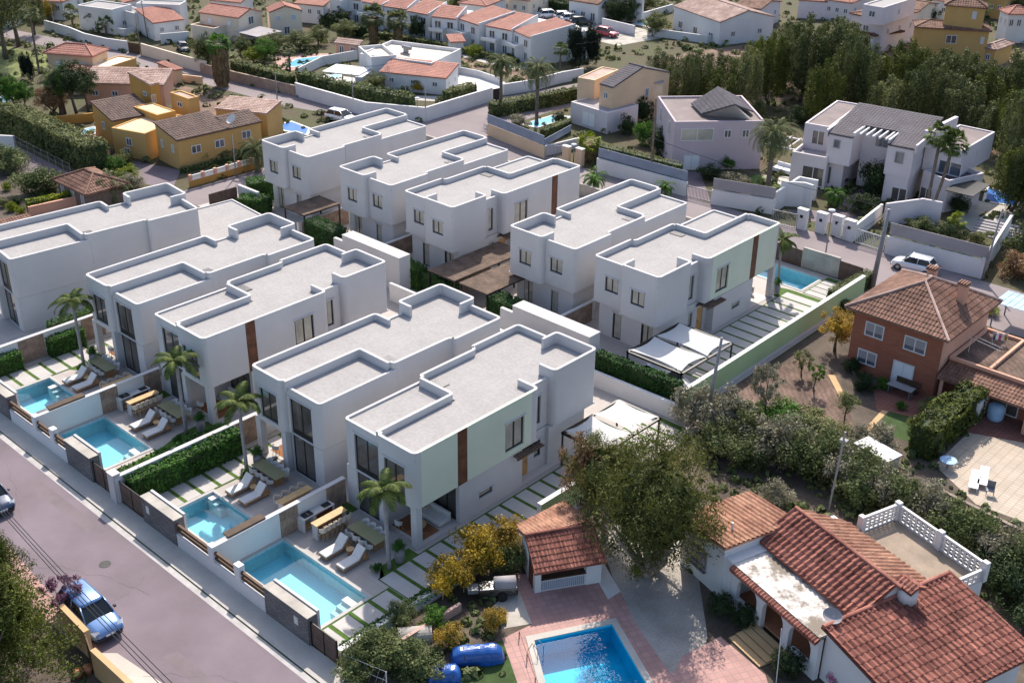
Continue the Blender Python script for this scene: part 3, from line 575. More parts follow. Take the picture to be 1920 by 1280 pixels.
villa('white villa with a dark timber strip behind the long pool on the left', -20.34, -.18, 'N')
villa('white villa between the leftmost one and the villa with the long left pool', -28.86, -.22, 'M', W=6.48)
villa('leftmost white villa, cut by the left edge of the photo', -42.75, -2.0, 'M', ang=R_(-6), W=6.48)
villa('back row white villa, side wall tinted by green bounce, behind the white shade sails', -3.74, 45.16, 'M', True, green_bounce=True, W=6.48)
villa('back row white villa just left of the one with shade sails', -12.82, 44.94, 'N', True)
villa('back row white villa with a dark timber strip, third from the right', -24.75, 44.49, 'M', True, W=6.48)
villa('back row white villa second from the left, behind the smallest timber pergola', -33.81, 44.51, 'N', True)
villa('farthest left villa of the back row, nearest the yellow houses', -45.1, 44.18, 'N', True)
# ---------------------------------------------------------------- ground, roads, paths
from mathutils.geometry import tessellate_polygon
def sheet(name, m, z, pts, holes=(), kind='structure', o=None):
    rings = [[Vector((p[0], p[1], 0)) for p in r] for r in [pts]+list(holes)]; tris = tessellate_polygon(rings); v = [p for r in rings for p in r]; mb = MB(); mb.v = [(p.x, p.y, z) for p in v]
    for t in tris:
        a, b, c = (v[i] for i in t)
        if (b-a).cross(c-a).z < 0: t = t[::-1]
        mb.f.append(tuple(t)); mb.m.append(0)
    ob = mb.build(name, m); return tag(ob, kind=kind)
def rect(x0, y0, x1, y1): return [(x0, y0), (x1, y0), (x1, y1), (x0, y1)]
PA, PB, PC, PD = (0.0, -8.05, 7.6, -4.7), (-7.1, -8.0, -2.7, -4.75), (-20.25, -8.05, -14.3, -4.7), (-28.0, -8.0, -24.1, -4.6)
PE = (-2.6, 47.9, 3.9, 51.2)
nbp = [P('L2', 1085, 1022), P('L2', 1522, 930), P('L2', 1730, 1290), P('L2', 1190, 1420)]
HOLES = [rect(*p) for p in (PA, PB, PC, PD, PE)]+[[(p.x, p.y) for p in nbp]]
sheet('ground', 'ground', -.001, rect(-900, -300, 500, 1200), HOLES)
sheet('road', 'asphalt', .004, [(-90, -17.6), (30, -17.6), (30, -10.85), (-90, -10.2)])
sheet('kerb', 'kerb', .06, [(-90, -10.2), (30, -10.85), (30, -10.68), (-90, -10.03)]); sheet('pavement', 'pavement', .05, [(-90, -10.03), (30, -10.68), (30, -9.35), (-90, -9.2)])
q = MB(); q.box(-90, -10.9, .0, 30, -10.62, .048); 
sheet('road_edge_grass', 'lawn', .008, [(-90, -10.25), (30, -10.9), (30, -10.84), (-90, -10.19)])
sheet('plot_terrace', 'deck_tiles', .012, [(-45, -9.2), (10.4, -9.2), (10.9, 23), (-45, 23)], HOLES[:4])
sheet('rear_plot_terrace', 'deck_tiles', .012, [(-50, 23), (9.2, 23), (8.6, 52.2), (-50, 52.0)], HOLES[4:5])
sheet('upper_road', 'asphalt_far', .004, [(-150, 43), (-110, 51.5), (-97, 52.1), (-74, 54.5), (-54.6, 58.3), (-55.5, 72), (-50.5, 95), (-44, 95), (-46.5, 74), (-46.2, 60.4), (-35, 58.9), (-13, 60), (5, 60.8), (60, 61.5), (60, 52.6), (-49.5, 52.4), (-49.5, 23), (-54.6, 23), (-54.8, 34), (-57, 50), (-66, 52.3), (-72, 50.6), (-97, 48.5), (-150, 40)])
sheet('parking_ground', 'concrete', .006, [(-95, 107), (-62, 106), (-60, 117), (-94, 121)])
# slab paths set in grass
def slabs(x0, x1, ys, name='slab_path', w=1.12, gap=.28, gx0=None, gx1=None, axis='y'):
    g = MB(); y0, y1 = ys; g.box(gx0 if gx0 is not None else x0-.12, y0, .013, gx1 if gx1 is not None else x1+.12, y1, .03, 0); y = y0+.06
    while y+w < y1+.2: g.box(x0, y, .02, x1, min(y+w, y1), .045, 1); y += w+gap
    o = g.build(name, ['lawn', 'slab']); return tag(o, kind='structure')
slabs(7.95, 9.75, (-9.0, -3.35)); slabs(6.95, 9.85, (-3.3, 22.2), w=1.0, gap=.26)
slabs(-10.0+.45, -7.35, (-9.0, 10), w=1.0, gap=.26); slabs(-30.6, -28.25, (-9.0, 10), w=1.0, gap=.26); slabs(3.3, 7.4, (23.6, 47.3), w=1.05, gap=.24); slabs(4.4, 7.2, (47.5, 51.9), w=.8, gap=.14)
sheet('planting_bed', 'lawn', .034, [(6.0, -.15), (6.9, -.15), (7.0, -3.3), (7.6, -3.25), (6.1, -2.4), (6.1, -1.2)]); sheet('planting_bed', 'lawn', .034, [(-7.35, -.4), (-7.35, -3.0), (-6.9, -2.6), (-6.9, -.9)])
sheet('planting_bed', 'lawn', .034, [(-14.6, -.2), (-12.4, 1), (-10.3, 1), (-10.3, -8.8), (-13.4, -8.8), (-13.9, -4.0), (-14.5, -2.4)]); sheet('planting_bed', 'lawn', .034, [(-28.2, -.4), (-28.2, -3.0), (-27.4, -2.4), (-27.4, -.9)]); sheet('planting_bed', 'lawn', .034, [(1.7, 46.9), (3.2, 47.3), (3.2, 45.2), (2.4, 45.3)])
sheet('planting_bed', 'lawn', .034, rect(-.2, -1.0, .9, .4)); sheet('planting_bed', 'lawn', .034, rect(-20.4, -1.0, -19.4, .4))
# ---------------------------------------------------------------- pools
def pool(label, r, depth=1.1, wall='pool_tile', floor='pool_light', water='pool_water', steps=None, cop=.22, wl=-.16):
    x0, y0, x1, y1 = r; t = thing('swimming_pool', label, 'swimming pool', (x0, y0, 0), 0, 'villa swimming pools'); W, D = x1-x0, y1-y0
    b = MB(); b.q([(0, 0, -depth), (W, 0, -depth), (W, D, -depth), (0, D, -depth)], 1)
    for a, c in (((0, 0), (0, D)), ((0, D), (W, D)), ((W, D), (W, 0)), ((W, 0), (0, 0))): b.q([(a[0], a[1], -depth), (a[0], a[1], .02), (c[0], c[1], .02), (c[0], c[1], -depth)], 0)
    b.build('basin', [wall, floor], t)
    c = MB(); ribbon(c, [(-cop, -cop), (W+cop, -cop), (W+cop, D+cop), (-cop, D+cop)], .013, .05, cop, -1, closed=True); c.build('coping', 'slab', t)
    w_ = MB(); w_.q([(0.005, .005, wl), (W-.005, .005, wl), (W-.005, D-.005, wl), (.005, D-.005, wl)]); w_.build('water', water, t)
    if steps:
        sx, sy, dx, dy = steps; s = MB()
        for i in range(3): s.box(sx+dx*i*.42, sy+dy*i*.42, -depth+.01, sx+dx*i*.42+(.42 if dx else 1.0), sy+dy*i*.42+(.42 if dy else 1.0), -.12-.2*i)
        s.build('steps', 'white_paint', t)
    return t
pool('biggest villa pool, long and pale blue, nearest the camera', PA, steps=(6.55, .95, 0, -1) and (6.58, 2.3, 0, -1))
pool('small villa pool with white corner steps between the two long villa pools', PB, steps=(.12, 2.75, 1, 0))
pool('long villa pool on the left of the hedge covered wall', PC, steps=(4.9, 2.3, 0, -1))
pool('leftmost small villa pool with white steps', PD, steps=(.9, 2.75, 1, 0))
pool('villa pool of the back row beside the upper street', PE)
# ---------------------------------------------------------------- street front of the villas
def stonewall(label, x0, x1, plq=None):
    t = thing('stone_wall', label, 'wall', (x0, -9.42, 0), 0, 'dark stone walls along the front pavement'); L = x1-x0
    MB().box(0, 0, 0, L, .62, 1.85).build('stone_facing', 'stone_wall', t); MB().box(-.03, -.03, 1.853, L+.03, .6, 1.9).build('coping', 'concrete', t); MB().box(0.02, .66, 0, L-.02, .82, 1.98).build('parapet', 'white_stucco', t)
    if plq: MB().box(plq, -.035, .95, plq+.32, -.004, 1.45).build('house_plaque', 'dirty_white', t)
def gatefence(label, x0, x1, y=-9.25, n=2, h=1.55):
    t = thing('boarded_gate', label, 'gate', (x0, y, 0), 0, 'brown boarded gates on the front pavement'); L = x1-x0; f = MB()
    for i in range(n+1): x = L*i/n; f.box(x-.04, -.04, 0, x+.04, .04, h+.06)
    f.box(0, -.03, h, L, .03, h+.05); f.box(0, -.03, .05, L, .03, .1); f.build('gate_frame', 'dark_frame', t)
    for i in range(n): MB().box(L*i/n+.05, -.02, .1, L*(i+1)/n-.05, .02, h-.01).build('board_panel', 'fence_board', t)
def lowwall(label, x0, x1, pil):
    t = thing('white_front_wall', label, 'wall', (x0, -9.4, 0), 0, 'low white front walls'); L = x1-x0; MB().box(0, 0, 0, L, .3, .95).build('wall', 'white_wall', t); ps = [0]+[p-x0 for p in pil]+[L]
    for p in pil: MB().box(p-x0-.25, -.04, .95, p-x0+.25, .34, 1.95).build('pillar', 'white_wall', t)
    for i in range(len(ps)-1):
        a, b = ps[i]+(.25 if i else 0), ps[i+1]-(.25 if i < len(ps)-2 else 0)
        for z in (1.08, 1.42): MB().box(a, .06, z, b, .2, z+.2).build('timber_rail', 'wood_dark', t)
gatefence('brown boarded gate at the right end of the front wall, by the slab path', 8.45, 10.5); stonewall('dark stone wall with a small plaque beside the biggest pool', 4.65, 8.4, 2.6); lowwall('low white wall with timber rails between the two nearest stone walls', -3.85, 4.6, (-.3, 2.2))
stonewall('dark stone wall with a plaque in front of the small square pool', -7.45, -3.9, .5); gatefence('brown boarded gate between the hedge wall and the stone wall by the small square pool', -10.25, -7.5)
gatefence('brown boarded gate just left of the white hedge wall pillar', -13.3, -10.95); stonewall('dark stone wall along the long left pool', -16.5, -13.35); lowwall('low white wall with timber rails at the left pools', -24.2, -16.55, (-20.55, -18.2)); stonewall('dark stone wall at the left edge of the photo', -28.2, -24.25); gatefence('brown boarded gate cut by the left edge of the photo', -31, -28.25)
def partywall(label, x, y0, y1, h=1.85, th=.28, panels=(), trough=None, m='white_wall', side=1, group='white walls between the villa gardens'):
    t = thing('garden_wall', label, 'wall', (x, y0, 0), 0, group); MB().box(0, 0, 0, th, y1-y0, h).build('wall', m, t); MB().box(-.02, -.02, h+.002, th+.02, y1-y0, h+.05).build('coping', 'white_stucco', t)
    for a, b, s in panels:
        if s > 0: MB().box(th+.002, a-y0, .05, th+.05, b-y0, h-.03).build('timber_panel', 'wood_panel', t)
        else: MB().box(-.05, a-y0, .05, -.002, b-y0, h-.03).build('timber_panel', 'wood_panel', t)
    if trough: a, b = trough; MB().box(-.35, a-y0, h+.06, .2, b-y0, h+.16).build('water_spout_trough', 'wood_dark', t)
partywall('white wall beside the outdoor kitchen of the biggest pool, a dark water trough on top', -.45, -9.1, .34, 1.8, panels=((-4.7, -3.4, 1), (-1.2, .3, 1)), trough=(-8.2, -5.6))
partywall('white wall beside the kitchen of the long left pool, a dark water trough on top', -20.75, -9.1, .2, 1.8, panels=((-4.6, -3.3, 1), (-1.2, .1, 1)), trough=(-8.2, -5.6))
partywall('white wall with an ivy hedge on it, between the gate pillars', -10.5, -9.45, 4, 1.85, .3, panels=((-.6, 1.6, 1),)); partywall('white wall with two timber panels and hedges at the left edge', -31.7, -9.2, 6, 1.9, .3, panels=((-5.0, -3.0, 1), (.1, 2.0, 1)))
t = thing('wall_pillar', 'white pillar at the end of the hedge wall on the pavement', 'pillar', (-10.95, -9.6, 0)); MB().box(0, 0, 0, .7, .5, 2.05).build('pillar', 'white_stucco', t); MB().box(-.03, -.03, 2.052, .73, .53, 2.1).build('cap', 'white_stucco', t)
hedge('hedge', 'thick green hedge along the white wall between the slab path and the brown gates', [(-9.75, -8.9), (-9.75, -.8)], 1.0, 1.75, z0=.02, dens=100, leaf=.13)
hedge('hedge', 'green hedge behind the white wall on the long left pool side', [(-11.15, -8.6), (-11.2, -.4)], 1.0, 1.45, z0=.02, dens=70, leaf=.12)
hedge('hedge', 'hedge block on the left edge wall, next to the leftmost palm', [(-31.0, -2.9), (-31.0, -.1)], .8, 1.5, dens=110, z0=.02); hedge('hedge', 'hedge block cut by the left edge of the photo, beside a timber panel', [(-31.0, -8.2), (-31.0, -5.2)], .8, 1.4, dens=110, z0=.02)
hedge('hedge', 'low hedge behind the leftmost garden wall', [(-32.4, -2), (-32.4, 3)], .7, 2.1, dens=60, z0=.02)
hedge('low_hedge', 'low fresh green hedge strip along the right boundary by the nearest slab path', [(10.05, -8.6), (10.2, 4.6)], .42, .55, z0=.02, dens=170, leaf=.09, group='low hedge strips')
# right boundary walls, green bounce light painted on their outer face
def boundary(label, pts, h, z0=0):
    pts = [Vector(p) for p in pts]; o = pts[0]; loc = [p-o for p in pts]; t = thing('boundary_wall', label, 'wall', (o.x, o.y, 0), 0); mb = MB(); ribbon(mb, loc, 0, h, .34, -1); mb.build('wall', 'white_wall', t); g = MB()
    for a, b in zip(loc[:-1], loc[1:]): d = (b-a).normalized(); n = Vector((d.y, -d.x))*.012; g.q([(a.x+n.x, a.y+n.y, .3), (b.x+n.x, b.y+n.y, .3), (b.x+n.x, b.y+n.y, h-.01), (a.x+n.x, a.y+n.y, h-.01)])
    g.build('outer_face', 'green_bounce_wall', t)
boundary('thin white topped boundary wall at the nearest slab path, behind the yellow bushes', [(10.35, -8.9), (10.45, 6.4)], .55); boundary('boundary wall piece, outer face tinted by green bounce, behind the tiled pavilion', [(10.5, 6.5), (10.6, 12.4)], 1.9)
boundary('long boundary wall, outer face tinted by green bounce, behind the white shade sails', [(8.75, 23.0), (8.35, 50.6)], 1.9)
wallpath('garden_wall', 'low white wall under the dark green hedge between the two villa rows', [(.6, 22.3), (9.0, 22.6)], 1.25, .3, 'white_wall', 'white_stucco')
hedge('hedge', 'dark green hedge in front of the white car and the shade sails', [(1.0, 23.5), (8.2, 23.8)], .9, 2.3, 'leaf_hedge_dark', dens=120, leaf=.12, rough=.2)
for nm, x0, x1 in (('white service block behind the nearest villa', -7.4, 0.3), ('white service block behind the villa left of the hedge wall', -27.8, -20.4)):
    t = thing('service_block', nm, 'service block', (x0, 23.3, 0)); MB().box(0, 0, 0, x1-x0, 1.25, 3.2).build('wall', 'white_stucco', t); MB().box(-.02, -.02, 3.202, x1-x0+.02, 1.27, 3.24).build('coping', 'white_stucco', t); MB().box(-1.6, .3, 0, -.02, .6, 2.4).build('side_wall', 'white_stucco', t)
wallpath('garden_wall', 'white wall running back from the right service block', [(-.2, 22.2), (-20, 22.0)], 1.6, .25, 'white_wall', 'white_stucco')
for i, (x, l) in enumerate(((-5.6, 'left of the green tinted back villa'), (-17.0, 'under the timber pergolas, right one'), (-26.4, 'between the two middle back villas'), (-36, 'left of the smallest pergola'))):
    partywall('low white wall '+l, x, 24.6, 31, 1.7, .25, panels=((25, 30.6, 1),), group='low walls behind the back villas')
# ---------------------------------------------------------------- carports, pergolas
def sailport(label, x0, y0, x1, y1, z=2.55):
    t = thing('shade_sail_carport', label, 'carport', (x0, y0, 0), 0, 'white shade sail carports'); W, D = x1-x0, y1-y0; f = MB()
    for a, b in (((0, 0), (W, 0)), ((W, 0), (W, D)), ((W, D), (0, D)), ((0, D), (0, 0)), ((0, D/2), (W, D/2))): f.box(min(a[0], b[0])-.08, min(a[1], b[1])-.08, z-.14, max(a[0], b[0])+.08, max(a[1], b[1])+.08, z)
    f.build('frame', 'dark_frame', t)
    for a in ((0, 0), (W, 0), (W, D), (0, D)): MB().box(a[0]-.05, a[1]-.05, 0, a[0]+.05, a[1]+.05, z-.1).build('post', 'dark_frame', t)
    for k in (0, 1):
        s = MB(); N = 10; y_a, y_b = D/2*k+.1, D/2*(k+1)-.1; g = {}
        for i in range(N+1):
            for j in range(N+1):
                u, v = i/N, j/N; cu = .30*math.sin(pi*v)*(1 if u > .5 else -1)*abs(2*u-1)**2; cv = .22*math.sin(pi*u)*(1 if v > .5 else -1)*abs(2*v-1)**2
                g[i, j] = (u*W*.96+W*.02-cu, y_a+v*(y_b-y_a)-cv, z+.10-.10*math.sin(pi*u)*math.sin(pi*v))
        for i in range(N):
            for j in range(N): s.q([g[i, j], g[i+1, j], g[i+1, j+1], g[i, j+1]])
        o = s.build('sail', 'sail', t, True)
sailport('pair of white shade sails by the right side of the nearest villa, behind the eucalyptus', 6.75, 12.8, 10.2, 18.6); sailport('pair of white shade sails over the white car of the green tinted back villa', 2.9, 24.6, 7.7, 31.0)
def pergola(label, x0, y0, x1, y1, z=2.55):
    t = thing('timber_pergola', label, 'pergola', (x0, y0, 0), 0, 'slatted timber pergolas'); W, D = x1-x0, y1-y0; MB().box(0, 0, z-.14, W, D, z-.03).build('frame', 'dark_frame', t)
    for a in ((.06, .06), (W-.06, .06), (W-.06, D-.06), (.06, D-.06)): MB().box(a[0]-.06, a[1]-.06, 0, a[0]+.06, a[1]+.06, z-.14).build('post', 'dark_frame', t)
    s = MB(); n = int(D/.13)
    for i in range(n): s.box(-.05, D*i/n, z-.025, W+.05, D*i/n+.09, z+.03+rnd.uniform(0, .012))
    s.build('slats', 'pergola_wood', t)
pergola('large timber pergola left of the two, beside the dark strip villa', -18.0, 24.4, -14.9, 33.0); pergola('timber pergola right of the pair, above the clipped hedge', -14.3, 24.4, -11.2, 31.0); pergola('smallest timber pergola between the two far left back villas', -38.2, 24.9, -35.2, 29.2)
hedge('hedge', 'clipped dark hedge below the right timber pergola', [(-11.3, 25.2), (-8.2, 25.2)], 1.6, 2.4, 'leaf_hedge_dark', dens=90); hedge('hedge', 'bright hedge between the left pergola and the service block', [(-22.8, 25.2), (-19.6, 25.2)], 1.4, 2.0, dens=90); hedge('hedge', 'dark hedge wall under the large pergola', [(-18.9, 24.9), (-15, 24.9)], .8, 2.0, 'leaf_hedge_dark', dens=60)
hedge('hedge', 'dark clipped hedge below the smallest pergola', [(-34.9, 25.4), (-30.6, 25.4)], 1.6, 2.3, 'leaf_hedge_dark', dens=80); hedge('hedge', 'leafy green hedge left of the farthest back villa', [(-45.9, 25.2), (-43.4, 27)], 1.6, 1.6, dens=80); hedge('hedge', 'leafy green hedge at the corner of the side street', [(-47.6, 27.5), (-46.2, 30.5)], 1.6, 2.2, dens=80)
bush('bush', 'light green bush in front of the smallest pergola hedge', P('S2', 1690, 690, .3), 1.8, 1.6, 'leaf_green'); 
t = thing('flat_roofed_annexe', 'low flat roofed white annexe behind the leftmost villa', 'annexe', (-43.0, 14.5, 0), R_(-5)); MB().box(0, 0, 0, 8.2, 7.6, 2.9).build('wall', 'white_stucco', t); MB().box(.15, .15, 2.902, 8.05, 7.45, 2.93).build('roof', 'villa_gravel', t)
mb = MB(); ribbon(mb, [(0, 0), (8.2, 0), (8.2, 7.6), (0, 7.6)], 2.903, 3.03, .15, -1, closed=True); mb.build('parapet', 'white_stucco', t)
wallpath('garden_wall', 'white wall piece beside the hedges at the side street', [P('S2', 650, 240), P('S2', 870, 330)], 1.9, .3, 'white_stucco')
wallpath('dark_fence', 'dark fence panel facing the side street', [P('S2', 330, 330), P('S2', 640, 240)], 1.7, .1, 'fence_board', cat='fence')
# fence of the green tinted back villa on the upper street
wallpath('street_wall', 'plain light wall on the upper street behind the back row pool', [(1.3, 52.3), (4.9, 52.4)], 1.9, .25, 'concrete', 'fence_board'); wallpath('boarded_fence', 'dark boarded fence right of the light street wall', [(4.95, 52.35), (7.2, 52.3)], 1.7, .08, 'fence_board', cat='fence'); wallpath('boarded_fence', 'brown boarded fence left of the light street wall', [(-2.0, 52.3), (1.25, 52.3)], 1.6, .08, 'fence_board', cat='fence'); wallpath('street_wall', 'light street wall behind the middle back villas', [(-49, 52.1), (-2.1, 52.3)], 1.3, .25, 'concrete')
for a, b, c in (((7.6, 24.6), (7.9, 33.0), 'beside the shade sails'), ((7.95, 34.5), (7.95, 39.5), 'in the middle of the green tinted boundary wall'), ((7.9, 41.5), (7.8, 50.5), 'at the far end of the green tinted boundary wall')): hedge('low_hedge', 'low fresh green hedge strip '+c, [a, b], .6, .7, dens=150, leaf=.1, group='low hedge strips')
hedge('hedge', 'L shaped clipped olive green hedge by the brick house, long side', [P('R1', 700, 650), P('R1', 400, 810)], .9, 1.5, 'leaf_hedge_olive', dens=110, leaf=.08, rough=.05); hedge('hedge', 'clipped olive green hedge by the brick house, short side', [P('R1', 380, 800), P('R1', 590, 880)], .8, 1.0, 'leaf_hedge_olive', dens=110, leaf=.08, rough=.05)
# ---------------------------------------------------------------- terrace furniture
ORD = ['first', 'second', 'third', 'fourth', 'fifth', 'sixth', 'seventh', 'eighth', 'ninth', 'tenth', 'eleventh', 'twelfth', 'thirteenth', 'fourteenth', 'fifteenth', 'sixteenth']
def mk_lounger():
    t = thing('sun_lounger', 'x', 'sun lounger', (0, 0, 0), 0, 'white cushioned sun loungers'); f = MB(); f.box(0, 0, .16, .74, 1.95, .24)
    f.build('frame', 'wood_teak', t)
    for x, y in ((.04, .1), (.64, .1), (.04, 1.75), (.64, 1.75)): MB().box(x, y, 0, x+.06, y+.08, .16).build('leg', 'wood_teak', t)
    MB().box(.03, .02, .245, .71, 1.25, .36).build('cushion', 'cushion', t, bevel=.03); b = MB().box(.03, 0, 0, .71, .78, .11); c, s = math.cos(R_(48)), math.sin(R_(48)); b.xf(lambda p: Vector((p.x, 1.24+p.y*c-p.z*s, .26+p.y*s+p.z*c))); b.build('backrest_cushion', 'cushion', t, bevel=.03)
    r = MB(); r.rod((.08, 1.85, .2), (.08, 1.7, .72), .02); r.rod((.66, 1.85, .2), (.66, 1.7, .72), .02); r.build('backrest_strut', 'wood_teak', t); return t
def mk_chair(tall=False):
    z = .72 if tall else .45; t = thing('bar_stool' if tall else 'dining_chair', 'x', 'bar stool' if tall else 'chair', (0, 0, 0), 0)
    MB().tube([((0, 0, z-.03), .2), ((0, 0, z+.04), .22)], 10).build('seat', 'cushion', t)
    for a in (45, 135, 225, 315): c, s = math.cos(R_(a)), math.sin(R_(a)); MB().rod((c*.15, s*.15, z-.02), (c*.24, s*.24, 0), .017, 5).build('leg', 'wood_light', t)
    b = MB(); pts = []
    for i in range(9):
        a = R_(-10+200*i/8); c, s = math.cos(a), math.sin(a); hh = .40-.16*abs(i-4)/4; pts.append((c*.23, s*.23, z+.02, hh))
    for p, q in zip(pts[:-1], pts[1:]): b.q([(p[0], p[1], p[2]), (q[0], q[1], q[2]), (q[0]*1.1, q[1]*1.1, q[2]+q[3]), (p[0]*1.1, p[1]*1.1, p[2]+p[3])]); b.q([(p[0]*1.12, p[1]*1.12, p[2]), (p[0]*1.22, p[1]*1.22, p[2]+p[3]), (q[0]*1.22, q[1]*1.22, q[2]+q[3]), (q[0]*1.12, q[1]*1.12, q[2])]); b.q([(p[0]*1.1, p[1]*1.1, p[2]+p[3]), (q[0]*1.1, q[1]*1.1, q[2]+q[3]), (q[0]*1.22, q[1]*1.22, q[2]+q[3]), (p[0]*1.22, p[1]*1.22, p[2]+p[3])])
    b.build('backrest', 'cushion' if not tall else 'wicker', t); return t
PROTO = {}
def place(kind, mk, label, loc, rot=0, group=None):
    if kind not in PROTO: o = PROTO[kind] = mk(); o.location = loc; o.rotation_euler = (0, 0, rot); tag(o, label, None, group); return o
    return copy_tree(PROTO[kind], label, loc, rot, None, group)
def dining(lab, x, y, W=2.55, D=.95, grp=''):
    lab2 = SH[lab]
    t = thing('dining_table', 'long olive wooden dining table '+lab, 'table', (x, y, .04), 0, 'long terrace dining tables'); MB().box(0, 0, .70, W, D, .76).build('tabletop', 'wood_olive', t)
    for a in (.3, W-.4): MB().box(a, .12, 0, a+.1, D-.12, .70).build('leg', 'wood_teak', t)
    for i in range(4):
        cx = x+.4+i*(W-.8)/3
        place('chair', mk_chair, '%s chair from the left, house side, dining table %s' % (ORD[i], lab2), (cx, y+D+.12, .04), 0, 'dining chairs on the villa terraces'); place('chair', mk_chair, '%s chair from the left, pool side, dining table %s' % (ORD[i], lab2), (cx, y-.12, .04), pi, 'dining chairs on the villa terraces')
def lounge_pair(lab, xs, y):
    for i, x in enumerate(xs): place('lounger', mk_lounger, ('left' if i == 0 else 'right')+' sun lounger of the pair '+lab, (x, y, .04), 0, 'white cushioned sun loungers')
    t = thing('side_table', 'small round side table between the loungers '+SH[lab], 'side table', (xs[0]+.74+(xs[1]-xs[0]-.74)/2, y+1.45, .04), 0, 'round lounger side tables'); MB().tube([((0, 0, 0), .18), ((0, 0, .36), .2)], 12).build('base', 'wood_teak', t, True); MB().tube([((0, 0, .36), .24), ((0, 0, .40), .24)], 14).build('tabletop', 'wood_light', t)
def bar(lab, x, y, n=6, side=1):
    t = thing('bar_counter', 'white bar with a light wooden top '+SH[lab], 'bar counter', (x, y, .03), 0, 'terrace bars'); MB().box(-.05, -.05, 1.0, .5, 2.3, 1.07).build('countertop', 'wood_light', t)
    for a in (0, 2.15): MB().box(0, a, 0, .45, a+.1, 1.0).build('side_panel', 'white_stucco', t)
    MB().box(.06 if side > 0 else .3, .1, .1, (.12 if side > 0 else .36), 2.15, 1.0).build('front_panel', 'wood_teak', t)
    for i in range(n): place('stool', lambda: mk_chair(True), '%s stool from the street at the bar %s' % (ORD[i], SH[lab]), (x+(.75 if side > 0 else -.3), y+.22+i*1.85/(n-1), .04), -pi/2*side, 'bar stools at the villa bars')
def kitchen(lab, x, y):
    t = thing('outdoor_kitchen', 'white outdoor kitchen block against the garden wall '+lab, 'outdoor kitchen', (x, y, .03), 0, 'outdoor kitchens'); b = MB(); b.box(0, 0, .86, .62, 2.4, .93); b.box(0, 0, 0, .6, .14, .86); b.box(0, .85, 0, .6, .99, .86); b.box(0, 2.26, 0, .6, 2.4, .86); b.build('counter', 'white_stucco', t)
    MB().box(.5, 1.0, .05, .55, 2.25, .85).build('cupboard_door', 'wood_strip', t); g = MB().box(.08, .2, .935, .52, .85, 1.0).build('grill', 'dark_frame', t); MB().box(.1, .5, 1.002, .5, .55, 1.02).build('grate', 'grey_metal', g); MB().box(.1, 1.7, .932, .52, 2.25, .95).build('sink', 'black_plastic', t)
    l = MB()
    for i in range(5): l.tube([((.1+.09*i, .3, .12), .055), ((.1+.09*i, .8, .12), .055)], 7)
    l.build('firewood', 'wood_light', t)
def planter(label, loc, big=1, lm='leaf_hedge', group='tall grey planters beside the palms'):
    t = thing('planter', label, 'planter', (loc[0], loc[1], .035), 0, group); MB().lathe([(.16, 0), (.26, .15), (.31, .5), (.30, .8), (.22, .98), (.19, 1.0), (.15, .95)], 16).build('pot', 'pot_grey', t, True)
    meshobj('foliage', TREE_mesh('bush', lm), t, (0, 0, 1.2), 0, (.42, .42, .38))
def TREE_mesh(key, lm, seed=0):
    mk = ('b', key, seed, lm)
    if mk not in TREE: TREE[mk] = cloud((key, seed), seed=seed+11, **dict(n=4200, K=34, leaf=.068, clump=.36, core=.7)).mesh('foliage', lm)
    return TREE[mk]
SH = {'by the biggest pool': 'by the biggest pool', 'by the small pool in front of the hedge wall': 'beside the hedge wall', 'by the long left pool': 'by the long left pool', 'by the leftmost pool': 'by the leftmost pool', 'by the back row pool': 'by the back row pool'}
labs = {'A': 'by the biggest pool', 'A2': 'by the small pool in front of the hedge wall', 'B': 'by the long left pool', 'C': 'by the leftmost pool'}
for k, x0 in (('A', 0), ('B', -20.34)): lounge_pair(labs[k], (x0+2.85, x0+4.4), -4.35); dining(labs[k], x0+2.6, -1.95); bar(labs[k], x0+1.15, -3.4); kitchen(labs[k], x0-.14, -3.5)
for k, x0 in (('A2', -8.66), ('C', -28.86)): lounge_pair(labs[k], (x0+2.35, x0+3.75), -4.4); dining(labs[k], x0+1.75, -1.9); bar(labs[k], x0+6.55, -3.4, 4, -1)
for k, x, y in (('A', 6.65, -1.45), ('B', -13.6, -1.2), ('A2', -7.3, -1.1), ('C', -27.4, -1.3), ('E', 2.85, 45.55)): planter({'E': 'tall grey planter by the back row pool'}.get(k) or 'tall grey planter '+labs[k], (x, y))
def living(lab, x0, y0, flip=1):
    t = thing('sofa', 'pale outdoor sofa under the overhang '+lab, 'sofa', (x0, y0, .04), 0, 'outdoor sofas'); MB().box(0, 0, .1, 2.1, .8, .4).build('seat', 'cushion', t, bevel=.04); MB().box(0, .8, .1, 2.1, .98, .75).build('backrest', 'cushion', t, bevel=.04); MB().box(.2, .35, .402, .6, .75, .55).build('pillow', 'wicker', t, bevel=.04)
    r = MB(); r.box(x0-.3, y0-1.7, .042, x0+2.2, y0-.1, .052); tag(r.build('rug', 'rug'), 'brown rug under the overhang '+lab, 'rug')
    t = thing('coffee_table', 'low round wooden table under the overhang '+SH[lab], 'coffee table', (x0+1.2, y0-.8, .052)); MB().tube([((0, 0, 0), .3), ((0, 0, .3), .36)], 14).build('base', 'wood_teak', t, True); MB().tube([((0, 0, .3), .42), ((0, 0, .34), .42)], 16).build('tabletop', 'wood_light', t)
    for i in (0, 1): place('chair', mk_chair, ('left' if i == 0 else 'right')+' armchair at the round table under the overhang '+SH[lab], (x0+.4+1.6*i, y0-1.75, .04), pi, 'armchairs under the villa overhangs')
living(labs['A'], 3.9, 2.4); living(labs['B'], -16.4, 2.2); living(labs['A2'], -8.1, 2.4); living(labs['C'], -28.2, 2.2); living('by the back row pool', -.6, 43.2)
